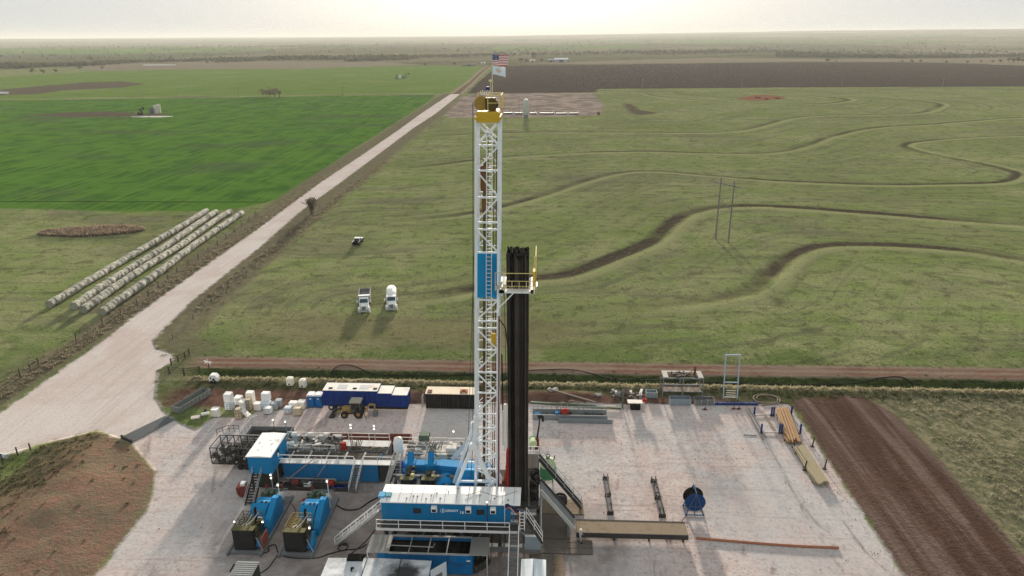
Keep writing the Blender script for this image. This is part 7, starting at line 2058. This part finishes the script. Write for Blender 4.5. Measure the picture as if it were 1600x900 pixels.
bare_tree('lone bare shrub standing on the verge right of the gravel road', (490, 334), 7.0, .62, 3, 'bare_shrub', 6)
for i, (px_, w) in enumerate(((413, 'left'), (421, 'second from the left'), (428, 'third from the left'), (435, 'right'))):
    bare_tree('bare spreading tree in the small clump beyond the bright green field, %s' % w, (px_, 152.5), 8.5+i % 2, .95, 20+i, 'bare_tree', 2)
def leafy(q, r, h, label, seed, grp=None, m=None, n=160, z=None):
    rng = random.Random(seed)
    x, y = P(*q); z = ground_z(x, y)
    t = thing('leafy_tree', label, 'tree', (x, y, z), grp)
    b = MB().tube([(x, y, z-.3), (x+rng.uniform(-.4, .4), y, z+h*.35), (x+rng.uniform(-.8, .8), y, z+h*.7)], [.035*h, .025*h, .01*h], 6)
    for k in range(4): b.tube([(x, y, z+h*.35), (x+rng.uniform(-.6, .6)*r, y+rng.uniform(-.6, .6)*r, z+h*.7)], [.016*h, .006*h], 5)
    b.build('trunk', BARK, t)
    b = MB(); crown(b, (x, y, z+h*.62), r, n, r*.16, rng, .8)
    b.build('crown', m or LEAF, t, fix=False)
for i, q in enumerate(((51, 116), (68, 116), (88, 115), (126, 110), (160, 109))):
    leafy(q, (5, 4.5, 3.5, 5, 3.5)[i], (9, 8, 8, 9, 7)[i], 'dark round tree below the left treeline, %s from the left' % ('first', 'second', 'third', 'fourth', 'fifth')[i], 40+i)
for i, px_ in enumerate((1410, 1424, 1438, 1478, 1511, 1532, 1550, 1563, 1575, 1583, 1590, 1597)):
    leafy((px_, 99.5-(i % 3)*.6), (3.5, 4, 3.5, 3.5, 3.5, 3, 3.5, 4, 5, 6, 6, 6)[i], (8, 8, 7, 7, 7, 7, 8, 9, 12, 13, 13, 12)[i], 'dark tree on the far edge of the ploughed field, number %s from the left' % ('one', 'two', 'three', 'four', 'five', 'six', 'seven', 'eight', 'nine', 'ten', 'eleven', 'twelve')[i], 60+i)
for i, (px_, py_, r) in enumerate(((813, 98, 7), (822, 98, 5), (846, 97, 5), (834, 92, 9), (665, 104, 4), (710, 103, 4), (1293, 98, 5), (1306, 98, 3))):
    leafy((px_, py_), r, r*1.9, ('round tree left of the small pale farmhouse', 'small tree just left of the pale farmhouse', 'small tree between the farmhouse and the low grey shed', 'tall tree rising behind the pale farmhouse', 'small tree standing alone on the tan field', 'small tree at the left end of the low dark shed', 'wide tree alone at the far edge of the ploughed field', 'small tree right of the lone wide one past the ploughed field')[i], 80+i)

def woodland():
    """far shelter belts and creek woods that read as dark masses"""
    rng = random.Random(5)
    b = MB()
    belts = [((-120, 106), (60, 106), 150, 12, 9), ((60, 104), (170, 102), 70, 10, 8), ((150, 100), (420, 93), 150, 12, 8), ((330, 98), (400, 96), 40, 8, 7), ((420, 94), (640, 91), 170, 14, 11), ((545, 96), (640, 93), 60, 10, 10),
             ((630, 91), (770, 86), 80, 18, 9), ((770, 86), (960, 83), 60, 25, 9), ((960, 83), (1220, 80), 150, 25, 11), ((1000, 84), (1120, 83), 40, 20, 10), ((1215, 89), (1420, 90), 130, 10, 9), ((1230, 86), (1300, 88), 60, 15, 11), ((1420, 90), (1750, 86), 150, 12, 9),
             ((1160, 76), (1500, 72), 60, 60, 10), ((-100, 82), (500, 78), 90, 60, 9), ((0, 73), (800, 71), 90, 80, 12), ((860, 70), (1600, 63), 120, 90, 12), ((1250, 82), (1600, 80), 50, 30, 8), ((-100, 90), (400, 88), 60, 50, 7), ((500, 80), (900, 77), 60, 50, 10)]
    for a, c, n, dep, h in belts:
        for i in range(int(n*2.3)):
            u = rng.random()
            x, y = P(a[0]+(c[0]-a[0])*u, a[1]+(c[1]-a[1])*u)
            k = math.hypot(x, y)/1500
            y += rng.uniform(-1, 1)*dep*4*k; x += rng.uniform(-1, 1)*10
            r = h*.55*rng.uniform(.6, 1.25)
            z = FZQ(x, y)
            nn = 24 if k < 2 else 12
            crown(b, (x, y, z+r*.85), r, nn, r*.36, rng, .85)
            b.tube([(x, y, z-1), (x, y, z+r)], r*.06, 4, caps=False)
    o = b.build('woodland', LEAF, None, fix=False)
    o['kind'] = 'stuff'
def FZQ(x, y):
    r = np.searchsorted(rows, y); r = min(max(r, 1), NR-1)
    u = x/(rows[r]-APEX); c = min(max(np.searchsorted(us, u), 0), NC-1)
    return float(FZ[r*NC+c])
woodland()

# ---------------------------------------------------------------- rough grass
def grass_mat(name, c1, c2):
    m = bpy.data.materials.new(name); g = NT(m)
    p = g.n('NewGeometry').outputs['Position']
    c = g.mix(g.step(g.noise(p, .9, 3, .6), .35, .65), c1, c2)
    a = g.n('BsdfDiffuse', {'Color': c}).outputs[0]
    b = g.n('BsdfTranslucent', {'Color': c}).outputs[0]
    g.out(g.n('MixShader', {0: .35, 1: a, 2: b}).outputs[0])
    return m
def tussocks(name, mat, pts, h, spread, blades, seed):
    rng = np.random.default_rng(seed)
    X = np.array([p[0] for p in pts]); Y = np.array([p[1] for p in pts])
    Z = relief(X, Y, fields(X, Y))
    n = len(pts)*blades
    bx = np.repeat(X, blades)+rng.normal(0, spread*.35, n); by = np.repeat(Y, blades)+rng.normal(0, spread*.35, n)
    bz = np.repeat(Z, blades)-.03
    sc_ = np.repeat(rng.uniform(.6, 1.3, len(pts)), blades)
    a = rng.uniform(0, 2*np.pi, n); w = .10*sc_*spread/.5
    hh = h*sc_*rng.uniform(.6, 1.2, n)
    lx = rng.normal(.12, .5, n)*hh; ly = rng.normal(-.25, .5, n)*hh
    V = np.empty((n, 3, 3), np.float32)
    V[:, 0] = np.stack([bx-np.cos(a)*w, by-np.sin(a)*w, bz], -1)
    V[:, 1] = np.stack([bx+np.cos(a)*w, by+np.sin(a)*w, bz], -1)
    V[:, 2] = np.stack([bx+lx, by+ly, bz+hh], -1)
    me = bpy.data.meshes.new(name)
    me.vertices.add(n*3); me.loops.add(n*3); me.polygons.add(n)
    me.vertices.foreach_set('co', V.ravel())
    me.loops.foreach_set('vertex_index', np.arange(n*3, dtype=np.int32))
    me.polygons.foreach_set('loop_start', np.arange(0, n*3, 3, dtype=np.int32))
    me.update(calc_edges=True)
    me.materials.append(mat)
    o = bpy.data.objects.new(name, me); COL.objects.link(o)
    o['kind'] = 'stuff'
rg = random.Random(11)
pts = []
while len(pts) < 8000:
    x, y = rg.uniform(45, 125), rg.uniform(52, 104.5)
    if float(vnoise(np.array([x]), np.array([y]), 4.0, 77)[0]) < rg.uniform(-.6, .5): pts.append((x, y))
PA = np.array(pts); S_ = sdf(PA[:, 0], PA[:, 1], Z_SPOIL)
pts = [p for p, s in zip(pts, S_) if s < -0.8]
tussocks('tall_dry_grass', grass_mat('dry_grass', (.16, .155, .095), (.29, .262, .185)), pts, .27, .38, 7, 1)
pts = [(rg.uniform(-60, 130), rg.gauss(105.5, .45)) for _ in range(1700)]
tussocks('blond_grass_ridge', grass_mat('blond_grass', (.24, .22, .14), (.33, .295, .205)), pts, .34, .45, 8, 2)
pts = [(rg.uniform(-58, 120), rg.uniform(102.3, 104.8)) for _ in range(1400)]+[(rg.uniform(-58, 120), rg.gauss(108.2, .9)) for _ in range(1500)]
pts = [p for p in pts if not (p[0] < 33 and p[0] > -8 and p[1] < 103.6)]
tussocks('ditch_grass', grass_mat('ditch_green', (.035, .05, .018), (.10, .11, .045)), pts, .26, .45, 8, 3)
pts = []
for _ in range(3200):
    y = rg.uniform(85, 330); s = rg.random()
    x = -86.5-abs(rg.gauss(0, 2.6)) if s < .6 else -76.0+abs(rg.gauss(0, 2.2))
    if y < 138 and x > -84: continue
    pts.append((x, y))
PA = np.array(pts); S_ = np.maximum(sdf(PA[:, 0], PA[:, 1], Z_ROAD), sdf(PA[:, 0], PA[:, 1], Z_PAD))
pts = [p for p, s in zip(pts, S_) if s < -.7]
tussocks('verge_weeds', grass_mat('dead_weeds', (.15, .125, .085), (.24, .205, .145)), pts, .42, .5, 7, 4)
pts = []
x0, y0 = P(145, 362)
for _ in range(1500):
    a, r = rg.uniform(0, 6.28), rg.random()**.5
    pts.append((x0+15*r*math.cos(a), y0+5.5*r*math.sin(a)+.12*15*r*math.cos(a)))
tussocks('weed_patch', grass_mat('brown_weeds', (.20, .155, .115), (.28, .225, .17)), pts, .9, .8, 9, 5)
pts = []
while len(pts) < 9000:
    y = 114.6+300*rg.random()**1.8; x = rg.uniform(-70, .9*(y+40))
    pts.append((x, y))
tussocks('pasture_tufts', grass_mat('pasture_grass', (.10, .12, .04), (.22, .225, .11)), pts, .2, .5, 5, 6)
pts = [(rg.uniform(-95, -50), rg.uniform(40, 92)) for _ in range(4500)]
PA = np.array(pts); S_ = np.maximum(sdf(PA[:, 0], PA[:, 1], Z_ROAD), sdf(PA[:, 0], PA[:, 1], Z_PAD)); D_ = sdf(PA[:, 0], PA[:, 1], Z_MOUND)
pts = [p for p, s, d in zip(pts, S_, D_) if s < -.5 and (p[0] < -64 or rg.random() < .06)]
tussocks('bank_grass', grass_mat('bank_green', (.05, .055, .024), (.15, .13, .07)), pts, .32, .45, 7, 7)

def debris():
    """small stones, clods and scraps strewn over the pad"""
    rr = random.Random(99)
    b = MB()
    for i in range(2400):
        if rr.random() < .5: x, y = rr.uniform(-58, 38.5), rr.uniform(46, 99.5)
        else: x, y = rr.choice((rr.gauss(38.2, .8), rr.gauss(0, 18))), rr.choice((rr.uniform(60, 99), rr.gauss(99.2, .7)))
        s = rr.choice((.025, .03, .04, .05, .085))*rr.uniform(.7, 1.3)
        a = rr.uniform(0, 3)
        v = [Vector((x+s*math.cos(a+k*2.1)*rr.uniform(.7, 1.3), y+s*math.sin(a+k*2.1)*rr.uniform(.7, 1.3), .0)) for k in range(3)]+[Vector((x, y, s*1.1))]
        b.add(v, [(0, 1, 3), (1, 2, 3), (2, 0, 3)], rr.choice((0, 1, 1, 2)))
    P_ = np.array([b.v[i] for i in range(0, len(b.v), 4)]); S = sdf(P_[:, 0], P_[:, 1], Z_PAD)
    k = MB()
    for i, s in enumerate(S):
        if s > .2: k.add(b.v[4*i:4*i+4], [(0, 1, 3), (1, 2, 3), (2, 0, 3)], b.m[3*i])
    o = k.build('pad_gravel', [plate('stone_dark', (.10, .085, .075)), plate('stone_pale', (.55, .50, .47)), plate('clod_brown', (.20, .13, .10))], None, fix=False)
    o['kind'] = 'stuff'
debris()
